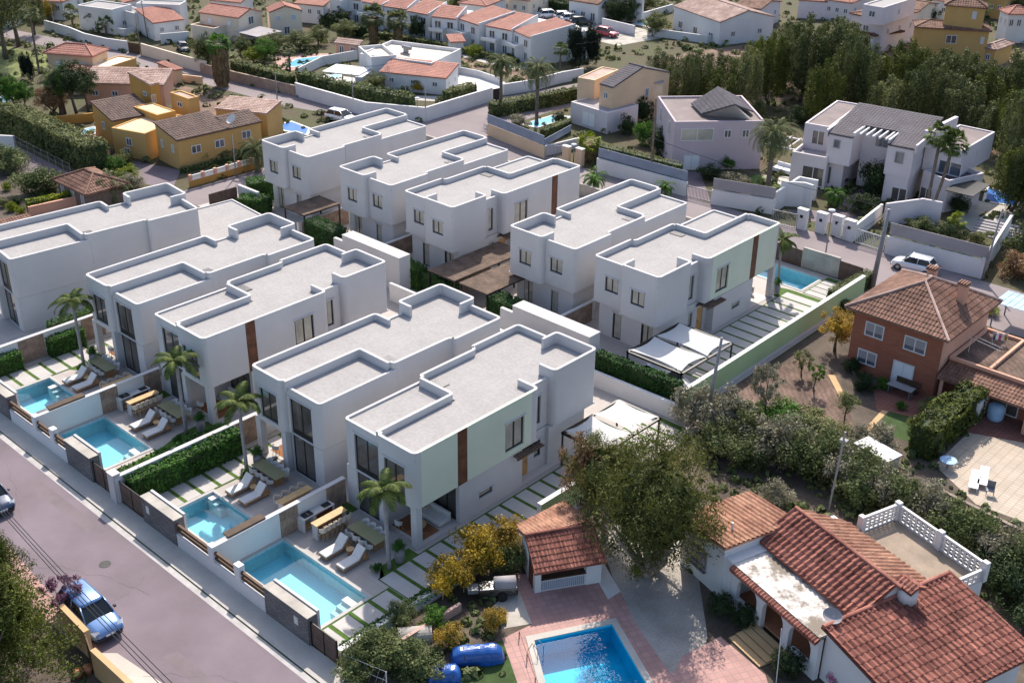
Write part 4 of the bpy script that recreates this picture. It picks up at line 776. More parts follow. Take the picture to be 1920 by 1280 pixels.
# palms of the villa gardens
for lab, x, y, h, s in (('by the biggest pool, its crown over the villa corner', 6.6, -2.2, 5.2, 1), ('in front of the hedge wall villa, its crown before the overhang', -7.45, -1.9, 5.0, 2), ('by the loungers of the long left pool', -14.2, -2.0, 5.4, 3), ('by the leftmost pool', -27.85, -1.9, 5.2, 4), ('beside the back row pool on the right', 2.6, 46.2, 4.6, 5)):
    palm('palm_tree', 'slender feather palm '+lab, (x, y, .03), h, 'royal', 1.95, 13, .12, 'leaf_palm', 'slender palms of the villa gardens', s, (-.25, .1))
for i, (lab, x, y) in enumerate((('at the foot of the palm by the biggest pool', 6.3, -2.9), ('at the foot of the palm in front of the hedge wall', -7.0, -2.3), ('at the foot of the leftmost palm', -27.3, -2.4), ('in the bed of the long left pool', -13.6, -3.0))): bush('garden_plant', 'small green plant '+lab, (x, y, .03), .7, .6, 'leaf_hedge', group='small plants at the villa palms')
def ordw(n): return ORD[n-1] if n <= 16 else (['seventeenth', 'eighteenth', 'nineteenth', 'twentieth'][n-17] if n <= 20 else ('thirtieth' if n == 30 else ('twenty ' if n < 30 else 'thirty ')+ORD[n % 10-1]))
# ---------------------------------------------------------------- lower right: neighbour with the blue pool, the white house, the brick house
def PP(z, *a): return [(P(z, x, y).x, P(z, x, y).y) for x, y in zip(a[::2], a[1::2])]
sheet('neighbour_ground', 'earth_dark', .003, [(10.75, -9.0), (60, -12), (60, 52), (9.0, 52), (9.2, 22.8), (10.95, 22.8)], HOLES[5:])
sheet('pool_terrace', 'pink_paving', .008, PP('L2', 965, 640, 1440, 680, 1580, 760, 1640, 900, 1790, 1120, 2000, 1400, 1040, 1400, 905, 1010, 1070, 930), HOLES[5:])
sheet('gravel_yard', 'gravel', .0065, PP('L2', 1440, 420, 1640, 330, 1900, 380, 2000, 600, 2060, 1000, 1960, 1330, 1700, 1200, 1560, 760))
sheet('sun_patch_paving', 'dirty_white', .010, PP('L2', 1470, 575, 1570, 745, 1500, 790, 1450, 700)); sheet('driveway', 'concrete', .0085, PP('L2', 985, 700, 1072, 925, 905, 955, 820, 860))  # first sheet paints the sunlit patch at the edge of the pavilion's shadow
sheet('back_lawn', 'lawn_dark', .0075, PP('L2', 905, 1015, 1010, 1290, 560, 1290, 700, 1120)); sheet('paved_forecourt', 'pink_paving', .012, PP('T6', 60, 1120, 290, 1000, 560, 1230, 620, 1420, -100, 1420))
sheet('vegetable_plot', 'earth_red', .008, PP('T8', 300, 370, 870, 120, 1160, 250, 1290, 640, 1130, 660, 700, 450, 480, 480)); sheet('garden_path', 'tan_wall', .009, PP('T8', 1090, 250, 1140, 250, 1215, 400, 1180, 420)); sheet('garden_path', 'tan_wall', .009, PP('S8', 400, 890, 450, 900, 130, 1230, 90, 1220))
sheet('brick_house_terrace', 'red_paving', .008, PP('S8', 330, 720, 1500, 760, 1536, 1150, 1100, 1070, 800, 980, 360, 900)); sheet('sun_terrace', 'terrace_paving', .010, PP('S8', 1090, 1070, 1800, 1200, 2100, 2000, 1150, 1640, 820, 1330)); sheet('herb_bed', 'lawn_dark', .009, PP('S8', 460, 900, 700, 960, 640, 1150, 330, 1060))
sheet('side_path', 'pavement', .0085, PP('R1', 360, 815, 600, 900, 590, 950, 540, 1000, 250, 850))
# blue pool of the neighbour
t = thing('swimming_pool', 'saturated blue swimming pool on pink paving, bottom centre right', 'swimming pool', (0, 0, 0)); b = MB(); q = [Vector((p.x, p.y, 0)) for p in nbp]
b.q([p+Vector((0, 0, -1.3)) for p in (q[0], q[3], q[2], q[1])], 0)
for i in range(4): a, c = q[i], q[(i+1) % 4]; b.q([a+Vector((0, 0, -1.3)), c+Vector((0, 0, -1.3)), c+Vector((0, 0, .02)), a+Vector((0, 0, .02))], 0)
b.build('basin', 'pool_blue', t); MB_ = MB(); MB_.q([p+Vector((0, 0, -.12)) for p in (q[0], q[3], q[2], q[1])]); MB_.build('water', 'pool_water_blue', t)
c = MB(); ribbon(c, [(p.x, p.y) for p in q], .009, .05, .32, 1, closed=True); c.xf(lambda p: p); c = MB(); cen = sum(q, Vector())/4
for i in range(4):
    a, e = q[i], q[(i+1) % 4]; oa, oe = a+(a-cen).normalized()*.55, e+(e-cen).normalized()*.55; c.prism([(a.x, a.y), (e.x, e.y), (oe.x, oe.y), (oa.x, oa.y)], .009, .05)
c.build('coping', 'pavement', t)
ld = MB(); lp = P('L2', 1050, 1060)
for k in (0, .45): ld.tube([((lp.x+.9, lp.y-k+.2, -.4), .02), ((lp.x+.9, lp.y-k+.2, .55), .02), ((lp.x+.5, lp.y-k+.2, .75), .02), ((lp.x+.2, lp.y-k+.2, .05), .02)], 6)
ld.build('ladder', 'grey_metal', t)
# tiled pavilion
a, e = P('S6', 210, 1140), P('S6', 820, 1040); d = e-a; L = d.length; t = thing('tiled_pavilion', 'small white garden pavilion with a red tiled roof beside the blue pool', 'pavilion', tuple(a), math.atan2(d.y, d.x)); rot = Matrix.Rotation(-math.atan2(d.y, d.x), 3, 'Z')
def LP(x, y, z): return rot @ (Vector((x, y, z))-Vector((a.x, a.y, 0)))
w_ = MB(); w_.box(0, 0, 0, .35, 1.3, 1.95); w_.box(L-.9, .0, 0, L, 1.2, 1.95); w_.box(.35, .05, 0, L-.9, .35, .75); w_.box(0, 1.28, 0, L, 2.8, 2.0); w_.box(.35, .02, 1.62, L-.9, .22, 1.95); w_.build('wall', 'white_wall', t)
MB().box(.33, .0, .78, L-.88, .5, .85).build('counter', 'wood_dark', t); bl = MB()
for i in range(22): bl.box(.4+i*(L-1.35)/22, .02, .1, .4+(i+.55)*(L-1.35)/22, .047, .68)
bl.build('tiled_front', 'blue_screen', t); dd = MB().box(-.03, .4, .02, 0, 1.2, 1.85); dd.build('door', 'wood_strip', t)
r1 = MB(); E1, E2, R1_, R2_ = LP(14.55, 1.35, 1.95), LP(16.75, 4.95, 1.95), LP(12.85, 2.45, 3.05), LP(14.95, 5.95, 3.05); tilequad(r1, [E1, E2, R2_, R1_], .24, .34, .055); r1.build('roof', 'tile_red', t)
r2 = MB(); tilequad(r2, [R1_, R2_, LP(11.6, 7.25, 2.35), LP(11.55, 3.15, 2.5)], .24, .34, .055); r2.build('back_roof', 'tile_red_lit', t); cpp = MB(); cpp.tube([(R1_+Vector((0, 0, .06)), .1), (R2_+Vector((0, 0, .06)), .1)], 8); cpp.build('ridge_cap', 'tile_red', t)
# white house
t = WH = thing('white_house', 'low white house with red tiled roofs, an arcade and a stained flat roof', 'house', (22.5, 8.7, 0), R_(-17.6))
def arcade(mb, x0, x1, n, z0, z1, y, th, pier=.45, spring=None):
    bw = (x1-x0-pier*(n+1))/n; rad = bw/2; sp = z1-.25-rad if spring is None else spring
    for i in range(n+1): x = x0+i*(bw+pier); mb.box(x, y, z0, x+pier, y+th, z1)
    for i in range(n):
        xa = x0+pier+i*(bw+pier); N = 10
        for k in range(N):
            a1, a2 = pi-pi*k/N, pi-pi*(k+1)/N; p = [(xa+rad+rad*math.cos(q), sp+rad*math.sin(q)) for q in (a1, a2)]
            for yy, fl in ((y, 0), (y+th, 1)):
                f = [(p[0][0], yy, p[0][1]), (p[1][0], yy, p[1][1]), (p[1][0], yy, z1), (p[0][0], yy, z1)]; mb.q(f[::-1] if fl else f)
            mb.q([(p[0][0], y, p[0][1]), (p[0][0], y+th, p[0][1]), (p[1][0], y+th, p[1][1]), (p[1][0], y, p[1][1])])
m_ = MB(); arcade(m_, 0, 6.75, 3, 0, 2.6, 0, .3); m_.box(0, .01, 0, 2.1, .28, .75); m_.box(4.85, .01, 0, 6.7, .28, .75); m_.build('arcade', 'white_wall', t)
m_ = MB(); m_.box(-.6, 2.6, 0, 6.7, 7.8, 2.95); m_.box(-4.3, -.15, 0, -.62, 4.6, 3.1); m_.box(6.72, .45, 0, 12.0, 8.8, 2.4); m_.box(1.0, 7.82, 0, 7.3, 11.2, 2.5); m_.box(-.62, -.1, 0, 0, 2.6, 2.9); m_.build('wall', 'white_wall', t)
MB().box(.0, .28, .3, 6.7, 2.58, .42).build('porch_floor', 'terracotta', t); MB().box(.02, .0, 2.602, 6.7, 2.72, 2.8).build('flat_roof', 'stained_roof', t)
tr = MB(); tilequad(tr, [Vector((.0, -.28, 2.55)), Vector((6.75, -.28, 2.55)), Vector((6.75, .02, 2.72)), Vector((0, .02, 2.72))], .22, .3, .05); tr.build('eave_tiles', 'tile_red', t)
m_ = MB(); tilequad(m_, [Vector((-.9, 2.3, 3.0)), Vector((6.75, 2.3, 3.0)), Vector((6.75, 4.95, 4.2)), Vector((-.9, 4.95, 4.2))], .36, .45, .12, seg=6); r = m_.build('front_roof', 'tile_red', t)
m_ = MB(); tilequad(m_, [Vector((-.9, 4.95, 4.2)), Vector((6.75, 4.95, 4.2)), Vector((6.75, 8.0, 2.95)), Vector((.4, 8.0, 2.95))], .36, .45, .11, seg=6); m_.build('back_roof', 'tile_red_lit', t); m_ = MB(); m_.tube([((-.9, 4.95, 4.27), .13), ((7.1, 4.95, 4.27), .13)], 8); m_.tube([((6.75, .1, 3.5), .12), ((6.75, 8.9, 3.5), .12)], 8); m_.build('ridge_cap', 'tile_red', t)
m_ = MB(); m_.q([(-.62, 2.6, 2.9), (-.62, 4.95, 4.1), (-.62, 7.8, 2.9)]); m_.q([(6.72, 2.6, 2.6), (6.72, 4.95, 4.1), (6.72, 7.8, 2.6)]); m_.q([(6.74, .45, 2.4), (12.0, .45, 2.4), (6.74, .45, 3.3)]); m_.q([(-.64, -.15, 3.0), (-.64, 4.6, 3.0), (-.64, 4.6, 3.5), (-.64, -.15, 3.5)]); m_.q([(-4.3, -.15, 3.0), (-.64, -.15, 3.0), (-.64, -.15, 3.5)]); m_.build('gable', 'white_wall', t)
m_ = MB(); tilequad(m_, [Vector((6.6, .1, 3.42)), Vector((12.6, .1, 2.45)), Vector((12.6, 9.1, 2.45)), Vector((6.6, 9.1, 3.42))], .36, .45, .12, seg=6); m_.build('big_roof', 'tile_red', t, label='largest red tiled roof sloping to the bottom right corner')
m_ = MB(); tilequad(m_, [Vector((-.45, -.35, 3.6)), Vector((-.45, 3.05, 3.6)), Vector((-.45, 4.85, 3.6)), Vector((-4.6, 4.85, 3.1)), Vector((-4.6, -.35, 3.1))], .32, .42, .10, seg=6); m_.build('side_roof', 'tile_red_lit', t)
def lattice(mb, ax, c, a0, a1, z0, z1, th=.12, p=.36):
    def bx(u0, u1, za, zb, e=0): mb.box(u0, c+e, za, u1, c+th-e, zb) if ax == 'x' else mb.box(c+e, u0, za, c+th-e, u1, zb)
    bx(a0, a1, z0, z0+.1); bx(a0, a1, z1-.1, z1+.02, -.02); n = max(1, round((a1-a0)/p)); mr = max(1, round((z1-z0-.2)/p))
    for i in range(n+1): u = a0+(a1-a0)*i/n; bx(u-.035, u+.035, z0+.1, z1-.1, .005)
    for j in range(1, mr): z = z0+.1+(z1-z0-.2)*j/mr; bx(a0, a1, z-.03, z+.03, .01)
    for i in range(n):
        for j in range(mr):
            u, z = a0+(a1-a0)*(i+.5)/n, z0+.1+(z1-z0-.2)*(j+.5)/mr; r = p*.28
            k = MB(); k.tube([((0, 0, 0), r), ((0, 0, .06), r)], 8) if 0 else None
            bx(u-.05, u+.05, z-.05, z+.05, .02); bx(u-p*.5, u+p*.5, z-.015, z+.015, .03)
m_ = MB(); lattice(m_, 'x', 11.1, 1.0, 7.3, 2.55, 3.6); lattice(m_, 'y', .95, 8.3, 11.1, 2.55, 3.6); lattice(m_, 'y', 7.2, 9.2, 11.1, 2.55, 3.3)
for x, y in ((.95, 11.05), (4.1, 11.05), (7.2, 11.05), (.95, 8.2)): m_.box(x-.1, y-.05, 2.5, x+.25, y+.25, 3.75)
m_.build('lattice_parapet', 'dirty_white', t); MB().box(1.1, 8.05, 2.502, 7.2, 11.08, 2.54).build('terrace_floor', 'terrace_stone', t)
c_ = MB(); c_.tube([((7.1, 5.5, 3.3), .55), ((7.1, 5.5, 4.15), .5)], 12); ch = c_.build('chimney', 'white_wall', t, True); k = MB(); tilequad(k, [Vector((6.5, 5.0, 4.25)), Vector((7.7, 5.0, 4.25)), Vector((7.7, 5.5, 4.5)), Vector((6.5, 5.5, 4.5))], .22, .3, .05); tilequad(k, [Vector((6.5, 5.5, 4.5)), Vector((7.7, 5.5, 4.5)), Vector((7.7, 6.0, 4.25)), Vector((6.5, 6.0, 4.25))], .22, .3, .05); k.build('chimney_cap', 'tile_red', ch)
s_ = MB()
for i in range(4): s_.box(2.2, -.45*(i+1), 0, 4.7, -.45*i-.002, .36-.09*i)
s_.build('steps', 'tan_wall', t); n_ = MB()
for i in range(4): n_.box(2.18, -.45*(i+1)-.012, .33-.09*i, 4.72, -.45*(i+1)-.002, .37-.09*i)
n_.build('step_edge', 'dark_frame', t)
win(t, 'y', -.15, -3.4, -2.0, 1.0, 2.2, -1, 'blue_glass', 2, 'grey_metal', dep=-.06, hood=False); win(t, 'y', 2.6, 1.0, 2.0, .45, 2.3, -1, 'blue_glass', 1, 'wood_dark', dep=-.06, hood=False, name='window_door')
gm = MB()
for i in range(9): gm.box(-3.45+i*.18, -.42, .9, -3.43+i*.18, -.4, 2.25)
gm.box(-3.5, -.42, .9, -1.9, -.2, .94); gm.build('window_grille', 'grey_metal', t)
t = thing('satellite_dish', 'grey satellite dish on the stained white flat roof of the white house', 'satellite dish', tuple(P('T6', 955, 960, 2.8))); MB().rod((0, 0, 0), (0, 0, .75), .03).build('mast', 'grey_metal', t)
dm = MB(); prof = [(.02, 0), (.2, .02), (.4, .09), (.52, .16)]; dm.tube([((0, 0, z), r) for r, z in prof], 16, cap=False); dm.xf(lambda p: Vector((p.x, p.y*.6-p.z*.8, .9+p.y*.8*.6+p.z*.6))); dm.build('dish', 'grey_wall', t, True)
t = thing('antenna_mast', 'leaning wooden aerial mast behind the red roof ridge of the white house', 'pole', tuple(P('L3', 820, 290, 0))); MB().rod((0, 0, 0), (.35, -.25, 6.0), .07, 8).build('mast', 'pole_grey', t); MB().box(.1, -.35, 5.3, .55, .0, 5.42).build('bracket', 'pole_grey', t)
t = thing('vent_pipe', 'short pale vent pipe on the small roof of the white house', 'pipe', tuple(P('T6', 358, 370, 3.4))); MB().rod((0, 0, 0), (0, 0, .6), .07, 8).build('pipe', 'white_paint', t)
for i, (x, y, s, l) in enumerate(((285, 860, 1.5, 'left of the pair before the arcade'), (430, 930, 1.5, 'right of the pair before the arcade'), (690, 1220, 1.7, 'right of the house steps'))): bush('round_shrub', 'dark round shrub '+l, P('T6', x, y), s, s*.9, 'leaf_dark', 'ball', 'round shrubs at the white house')
tag(bush('flowering_shrub', 'pink flowering shrub at the bottom edge beside the white house', P('T7', 60, 1290), 1.6, 1.2, 'leaf_pink'), cat='shrub')
t = thing('utility_rod', 'thin pale rod standing on the forecourt in front of the arcade', 'pole', tuple(P('T6', 625, 1280))); MB().rod((0, 0, 0), (-.2, .1, 3.4), .025).build('rod', 'white_paint', t)
# things in the yard
def tarped(label, loc, L, W, H, rot, m): 
    t = thing('covered_load', label, 'covered load', tuple(loc), rot, 'blue tarpaulin covered loads'); mb = MB(); N, K = 22, 14; r = random.Random(int(L*10)); g = {}
    for i in range(N+1):
        for j in range(K+1):
            u, v = i/N*2-1, j/K; a = pi*v; pr = (1-abs(u)**5)**.5 if abs(u) < 1 else 0; k = .12*noise.noise(Vector((u*4, v*5, L))); g[i, j] = (u*L/2, math.cos(a)*W/2*(.55+.45*pr)+k*.6, .05+max(0, math.sin(a)**.6)*H*(.25+.75*pr)+k*.5)
    for i in range(N):
        for j in range(K): mb.q([g[i, j], g[i, j+1], g[i+1, j+1], g[i+1, j]])
    mb.q([g[0, j] for j in range(K+1)][::-1]); mb.q([g[N, j] for j in range(K+1)]); mb.build('tarpaulin', m, t, True); s = MB()
    for x in (-L*.25, L*.25): s.tube([((x, -W*.52, .05), .02), ((x, -W*.42, H*.8), .02), ((x, 0, H*1.06), .02), ((x, W*.42, H*.8), .02), ((x, W*.52, .05), .02)], 5)
    s.build('strap', 'cable', t)
tarped('bigger blue tarpaulin covered load on the lawn by the pool terrace', P('L2', 765, 1130), 2.8, 1.1, .85, R_(50), 'tarp_blue'); tarped('smaller blue tarpaulin covered load at the bottom edge', P('L2', 575, 1240), 1.8, 1.1, .8, R_(50), 'tarp_blue')
t = thing('barbecue_trailer', 'dark covered barbecue trailer under the yellow bushes', 'trailer', tuple(P('L2', 880, 770)), R_(50)); MB().box(-1.1, -.45, .3, 1.1, .45, .8).build('body', 'paint_dark', t, bevel=.08); b = MB(); b.tube([((-.2, 0, .85), .42), ((1.0, 0, .85), .42)], 14); b.build('cover', 'grey_wall', t, True); MB().box(-1.7, -.3, .5, -1.1, .3, .75).build('tray', 'grey_metal', t)
for s in (-1, 1): w_ = MB(); w_.rod((.2, s*.5-.06, .28), (.2, s*.5+.06, .28), .28, 14); w_.build('wheel', 'tyre', t)
t = thing('garden_arch', 'pale concrete half pipe lying in the narrow garden strip', 'garden ornament', tuple(P('S7', 680, 850)), R_(50)); mb = MB(); N = 12
for i in range(N): a1, a2 = pi*i/N, pi*(i+1)/N; mb.q([(-.9, .55*math.cos(a1), .55*math.sin(a1)), (.9, .55*math.cos(a1), .55*math.sin(a1)), (.9, .55*math.cos(a2), .55*math.sin(a2)), (-.9, .55*math.cos(a2), .55*math.sin(a2))]); mb.q([(.9, .47*math.cos(a1), .47*math.sin(a1)), (-.9, .47*math.cos(a1), .47*math.sin(a1)), (-.9, .47*math.cos(a2), .47*math.sin(a2)), (.9, .47*math.cos(a2), .47*math.sin(a2))])
mb.build('shell', 'concrete', t)
wallpath('low_wall', 'low brown wall between the shrub strip and the tarpaulins', [P('S7', 560, 965), P('S7', 1110, 620)], .55, .2, 'pink_coping')
def wirefence(label, pts, h, n, m='grey_metal', rails=3, mesh=True):
    pts = [Vector((p[0], p[1], 0)) for p in pts]; o = pts[0].copy(); t = thing('wire_fence', label, 'fence', tuple(o), 0); tot = 0; po = MB(); wi = MB()
    for a, b in zip(pts[:-1], pts[1:]):
        k = max(1, int((b-a).length/n))
        for i in range(k+1): p = a.lerp(b, i/k)-o; MB().rod(p, p+Vector((0, 0, h)), .03, 5).build('post', m, t)
        for z in [h*j/rails for j in range(1, rails+1)]: wi.rod(a-o+Vector((0, 0, z)), b-o+Vector((0, 0, z)), .012, 4)
        if mesh:
            L = (b-a).length; kk = int(L/.35)
            for i in range(kk): wi.rod((a-o).lerp(b-o, i/kk), (a-o).lerp(b-o, (i+1)/kk)+Vector((0, 0, h)), .006, 3)
    wi.build('wire', m, t); return t
wirefence('pale post and wire fence around the shrub strip at the bottom', [(10.9, -8.8), P('S7', 30, 1180), P('S7', 420, 1340)], 1.2, 1.4, 'white_paint', 2)
wirefence('wooden trellis frames between the yellow bushes', [P('S7', 350, 840), P('S7', 740, 580), P('S7', 1130, 440)], .7, 1.0, 'wicker', 1, False); wirefence('thin railing beside the pool terrace lawn', [P('L2', 1000, 1010), P('L2', 1090, 1270)], .5, 1.5, 'wood_dark', 1, False)
for i, (x, y, w_, h, k, l) in enumerate(((600, 700, 2.4, 2.3, 'leaf_yellow', 'leftmost tall'), (790, 560, 3.0, 3.0, 'leaf_yellow', 'biggest'), (930, 470, 2.4, 2.6, 'leaf_gold', 'rightmost'), (700, 640, 2.2, 2.0, 'leaf_gold', 'middle'), (960, 560, 1.8, 1.9, 'leaf_olive', 'lowest, next to the pavilion door'))):
    tree('flowering_bush', l+' of the yellow flowering bushes along the nearest slab path', P('L2', x, y+60), h, w_, 'bush', k, trunk=.08, cat='bush', group='yellow flowering bushes', seed=i)
for i, (z, x, y, w_, h, lm, l) in enumerate((('S7', 300, 1090, 2.6, 1.9, 'leaf_olive', 'olive green shrub at the bottom edge beside the wire fence'), ('S7', 560, 1130, 3.0, 2.0, 'leaf_olive', 'broad olive green shrub at the bottom edge left of the tarpaulins'), ('S7', 380, 960, 1.8, 1.4, 'leaf_olive', 'small shrub in the strip by the boundary wall'), ('S7', 1000, 940, 1.5, 1.5, 'leaf_gold', 'golden green shrub above the bigger tarpaulin'), ('S7', 1420, 780, 1.3, 1.5, 'leaf_gold', 'yellowish shrub at the corner of the pool terrace'), ('S7', 120, 1240, 2.2, 1.4, 'leaf_olive', 'shrub inside the bottom fence corner'), ('S7', 560, 720, 1.6, 1.3, 'leaf_olive', 'dark green shrub under the leftmost yellow bush'), ('S7', 880, 740, 1.5, 1.2, 'leaf_green', 'green shrub between the yellow bushes'), ('L2', 1670, 650, 1.0, .9, 'leaf_bright', 'small bright shrub at the foot of the eucalyptus'), ('S7', 1500, 250, 1.6, 1.6, 'leaf_olive', 'dark shrub behind the barbecue trailer'), ('S7', 760, 1260, 2.2, 1.5, 'leaf_olive', 'shrub cut by the bottom edge left of the tarpaulins'))): bush('shrub', l, P(z, x, y), w_, h, lm, seed=i)
tree('eucalyptus_tree', 'large drooping eucalyptus between the pavilion and the white house', P('L2', 1730, 640), 9.0, 8.0, 'euc', 'leaf_eucalypt', 'bark_pale', .06, seed=0, multi=3); 
tree('reddish_tree', 'thin reddish brown tree with bare trunks behind the pavilion', P('L2', 1360, 390), 6.6, 3.4, 'leafy', 'leaf_brown', 'bark_pale', .3, seed=1, multi=2); tree('eucalyptus_tree', 'smaller olive green eucalyptus behind the pavilion, before the white sails', P('L2', 1480, 420), 7.0, 5.4, 'euc', 'leaf_eucalypt', 'bark_pale', .25, seed=1)
# oleander belt
ol = sorted([('T8', 110, 640, 3.6, 3.2, 'leaf_grey'), ('T8', 300, 700, 3.6, 3.4, 'leaf_grey'), ('T8', 440, 780, 3.2, 2.8, 'leaf_olive'), ('T8', 600, 860, 3.6, 3.2, 'leaf_grey'), ('T8', 760, 900, 3.4, 3.2, 'leaf_grey'), ('T8', 880, 980, 3.4, 3.0, 'leaf_olive'), ('T8', 1030, 1010, 3.4, 3.2, 'leaf_olive'), ('T8', 1180, 1070, 3.4, 3.2, 'leaf_grey'), ('T8', 1330, 1100, 3.4, 3.0, 'leaf_olive'), ('T8', 230, 860, 3.0, 2.4, 'leaf_olive'), ('T8', 460, 920, 3.0, 2.4, 'leaf_olive'), ('L3', 980, 260, 3.4, 2.8, 'leaf_olive'), ('L3', 1110, 250, 3.2, 3.0, 'leaf_grey'), ('L3', 1240, 330, 3.2, 3.0, 'leaf_olive'), ('L3', 1380, 370, 3.2, 3.0, 'leaf_grey'), ('L3', 1500, 460, 3.2, 3.0, 'leaf_olive'), ('L3', 1640, 520, 3.2, 3.0, 'leaf_olive'), ('L3', 1770, 600, 3.2, 3.0, 'leaf_grey'), ('L3', 1900, 680, 3.4, 3.0, 'leaf_olive'), ('L3', 1860, 800, 3.0, 2.4, 'leaf_dark'), ('L3', 1740, 700, 2.8, 2.2, 'leaf_dark'), ('L3', 1940, 950, 3.0, 2.2, 'leaf_dark'), ('L3', 520, 250, 2.0, 1.6, 'leaf_grey'), ('T8', 720, 650, 3.4, 2.2, 'leaf_green'), ('T8', 930, 700, 3.4, 2.0, 'leaf_hedge_olive'), ('T8', 1100, 790, 3.0, 1.8, 'leaf_hedge_olive')], key=lambda e: ZN[e[0]][0]+e[1]/ZN[e[0]][2])
for i, (z, x, y, w_, h, lm) in enumerate(ol): bush('oleander_bush', '%s oleander, %s from the left along the belt behind the white house' % ({'leaf_grey': 'pale', 'leaf_olive': 'olive', 'leaf_dark': 'dark', 'leaf_green': 'fresh green', 'leaf_hedge_olive': 'yellowish'}[lm], ordw(i+1)), P(z, x, y), w_, h, lm, group='oleander belt', seed=i)
# brick house
t = BH = thing('brick_house', 'two storey red brick house with a brown hipped tile roof', 'house', (13.55, 38.2, 0)); W, D, Hh = 6.9, 8.0, 5.15
MB().box(0, 0, 0, W, D, Hh).build('wall', 'red_brick', t); MB().box(W+.002, .12, 0, W+.03, D, Hh-.02).build('side_wall', 'salmon', t, label='pale salmon rendered side wall')
roof(t, 'hip', 0, W, 0, D, Hh+.15, 1.75, m='tile_brown', ov=.6, per=.27, ridge='tile_pink')
for x, y, h in ((3.0, 5.6, 1.5), (5.9, 4.6, 1.5)):
    c_ = MB().box(x-.3, y-.3, Hh+.6, x+.3, y+.3, Hh+.6+h); c_ = c_.build('chimney', 'salmon', t); k = MB(); k.box(x-.4, y-.4, Hh+.6+h, x+.4, y+.4, Hh+.68+h)
    for i in range(4): k.box(x-.38+.2*i, y-.38, Hh+.68+h, x-.28+.2*i, y+.38, Hh+.8+h)
    k.build('chimney_cap', 'tile_brown', c_)
for x, z, w_, h, n in ((1.0, 3.1, 1.5, 1.15, 'window'), (4.1, 3.05, 1.7, 1.15, 'window'), (.75, .75, 1.55, 1.15, 'window'), (3.6, .02, 1.65, 1.95, 'shutter_door')):
    f = win(t, 'y', 0, x, x+w_, z, z+h, -1, 'blue_glass', 1, 'white_paint', dep=-.06, fw=.09, hood=False, name=n)
    MB().box(x+.1, -.045, z+(h*.35 if n == 'window' else .1), x+w_-.1, -.03, z+h-.09).build('shutter', 'grey_wall' if n == 'window' else 'white_plastic', f)
t = thing('brick_annexe', 'single storey annexe of the brick house with a roof terrace', 'annexe', (20.62, 39.6, 0)); MB().box(0, 0, 0, 14, 6.4, 2.75).build('wall', 'red_brick', t); MB().box(.1, .25, 2.752, 13.9, 6.2, 2.79).build('terrace_floor', 'earth_red', t); m_ = MB(); ribbon(m_, [(0, 0), (14, 0), (14, 6.4), (0, 6.4)], 2.755, 3.0, .2, -1, closed=True); m_.box(2.8, .2, 2.79, 3.0, 6.2, 3.05); m_.build('parapet', 'salmon', t)
m_ = MB(); tilequad(m_, [Vector((.1, -1.9, 2.05)), Vector((14, -1.9, 2.05)), Vector((14, 0, 2.6)), Vector((.1, 0, 2.6))], .26, .36, .05); m_.build('porch_roof', 'tile_brown', t)
for x in (.3, 3.4, 6.5, 9.6): MB().box(x, -1.75, 0, x+.25, -1.5, 2.1).build('porch_post', 'salmon', t)
win(t, 'y', 0, 4.6, 5.5, .05, 2.0, -1, 'window_glass', 0, 'white_paint', dep=-.06, hood=False, name='door'); win(t, 'y', 0, 1.0, 2.4, .9, 1.9, -1, 'blue_glass', 1, 'white_paint', dep=-.06, hood=False)
t = thing('clothes_rack', 'folding clothes rack with washing on the roof terrace', 'clothes rack', (22.3, 44.3, 2.8), R_(30)); m_ = MB()
for i in range(6): m_.rod((-.6, -.3+.12*i, .9), (.6, -.3+.12*i, .9), .008, 4)
for s in (-1, 1): m_.rod((s*.5, -.3, 0), (s*.5, .3, .9), .012, 5); m_.rod((s*.5, .3, 0), (s*.5, -.3, .9), .012, 5)
m_.build('frame', 'white_paint', t)
for i, mm in enumerate(('paint_navy', 'white_plastic', 'leaf_pink', 'mauve', 'leaf_yellow')): MB().box(-.5+.2*i, -.02, .35, -.34+.2*i, .02, .9).build('washing', mm, t)
t = thing('washing_line', 'white washing line frame on the roof terrace beside the brick house wall', 'washing line', (21.2, 41.5, 2.8)); m_ = MB(); m_.rod((0, 0, 0), (0, 0, 1.2), .02); m_.rod((2.2, -.6, 0), (2.2, -.6, 1.2), .02); m_.rod((-.3, 0, 1.2), (2.4, -.6, 1.2), .015); m_.rod((-.3, .5, 1.2), (2.4, -.1, 1.2), .015); m_.build('frame', 'white_paint', t)
sh = thing('corrugated_shelter', 'pale corrugated shelter roof behind the roof terrace', 'shelter', tuple(P('R1', 1640, 960))); sh.location.z = 0; m_ = MB()
for i in range(24): m_.box(i*.25, 0, 2.1+.03*(i % 2), i*.25+.25, 3.0, 2.14+.03*(i % 2))
m_.build('roof', 'tarp_light', sh)
for x, y in ((.1, .1), (5.8, .1), (.1, 2.9), (5.8, 2.9)): MB().box(x, y, 0, x+.1, y-.08, 2.1).build('post', 'grey_metal', sh)
t = thing('garden_table', 'grey garden table in front of the brick house door', 'table', (17.6, 36.6, 0)); MB().box(0, 0, .68, 1.9, .8, .74).build('tabletop', 'grey_wall', t)
for x, y in ((.1, .1), (1.7, .1), (.1, .6), (1.7, .6)): MB().box(x, y, 0, x+.08, y+.08, .68).build('leg', 'grey_metal', t)
t = thing('garden_bench', 'dark wooden bench behind the garden table', 'bench', (17.7, 37.6, 0)); MB().box(0, 0, .4, 1.8, .4, .46).build('seat', 'wood_dark', t); MB().box(0, .38, .5, 1.8, .42, .9).build('backrest', 'wood_dark', t)
for x in (.1, 1.6): MB().box(x, 0, 0, x+.08, .4, .4).build('leg', 'wood_dark', t)
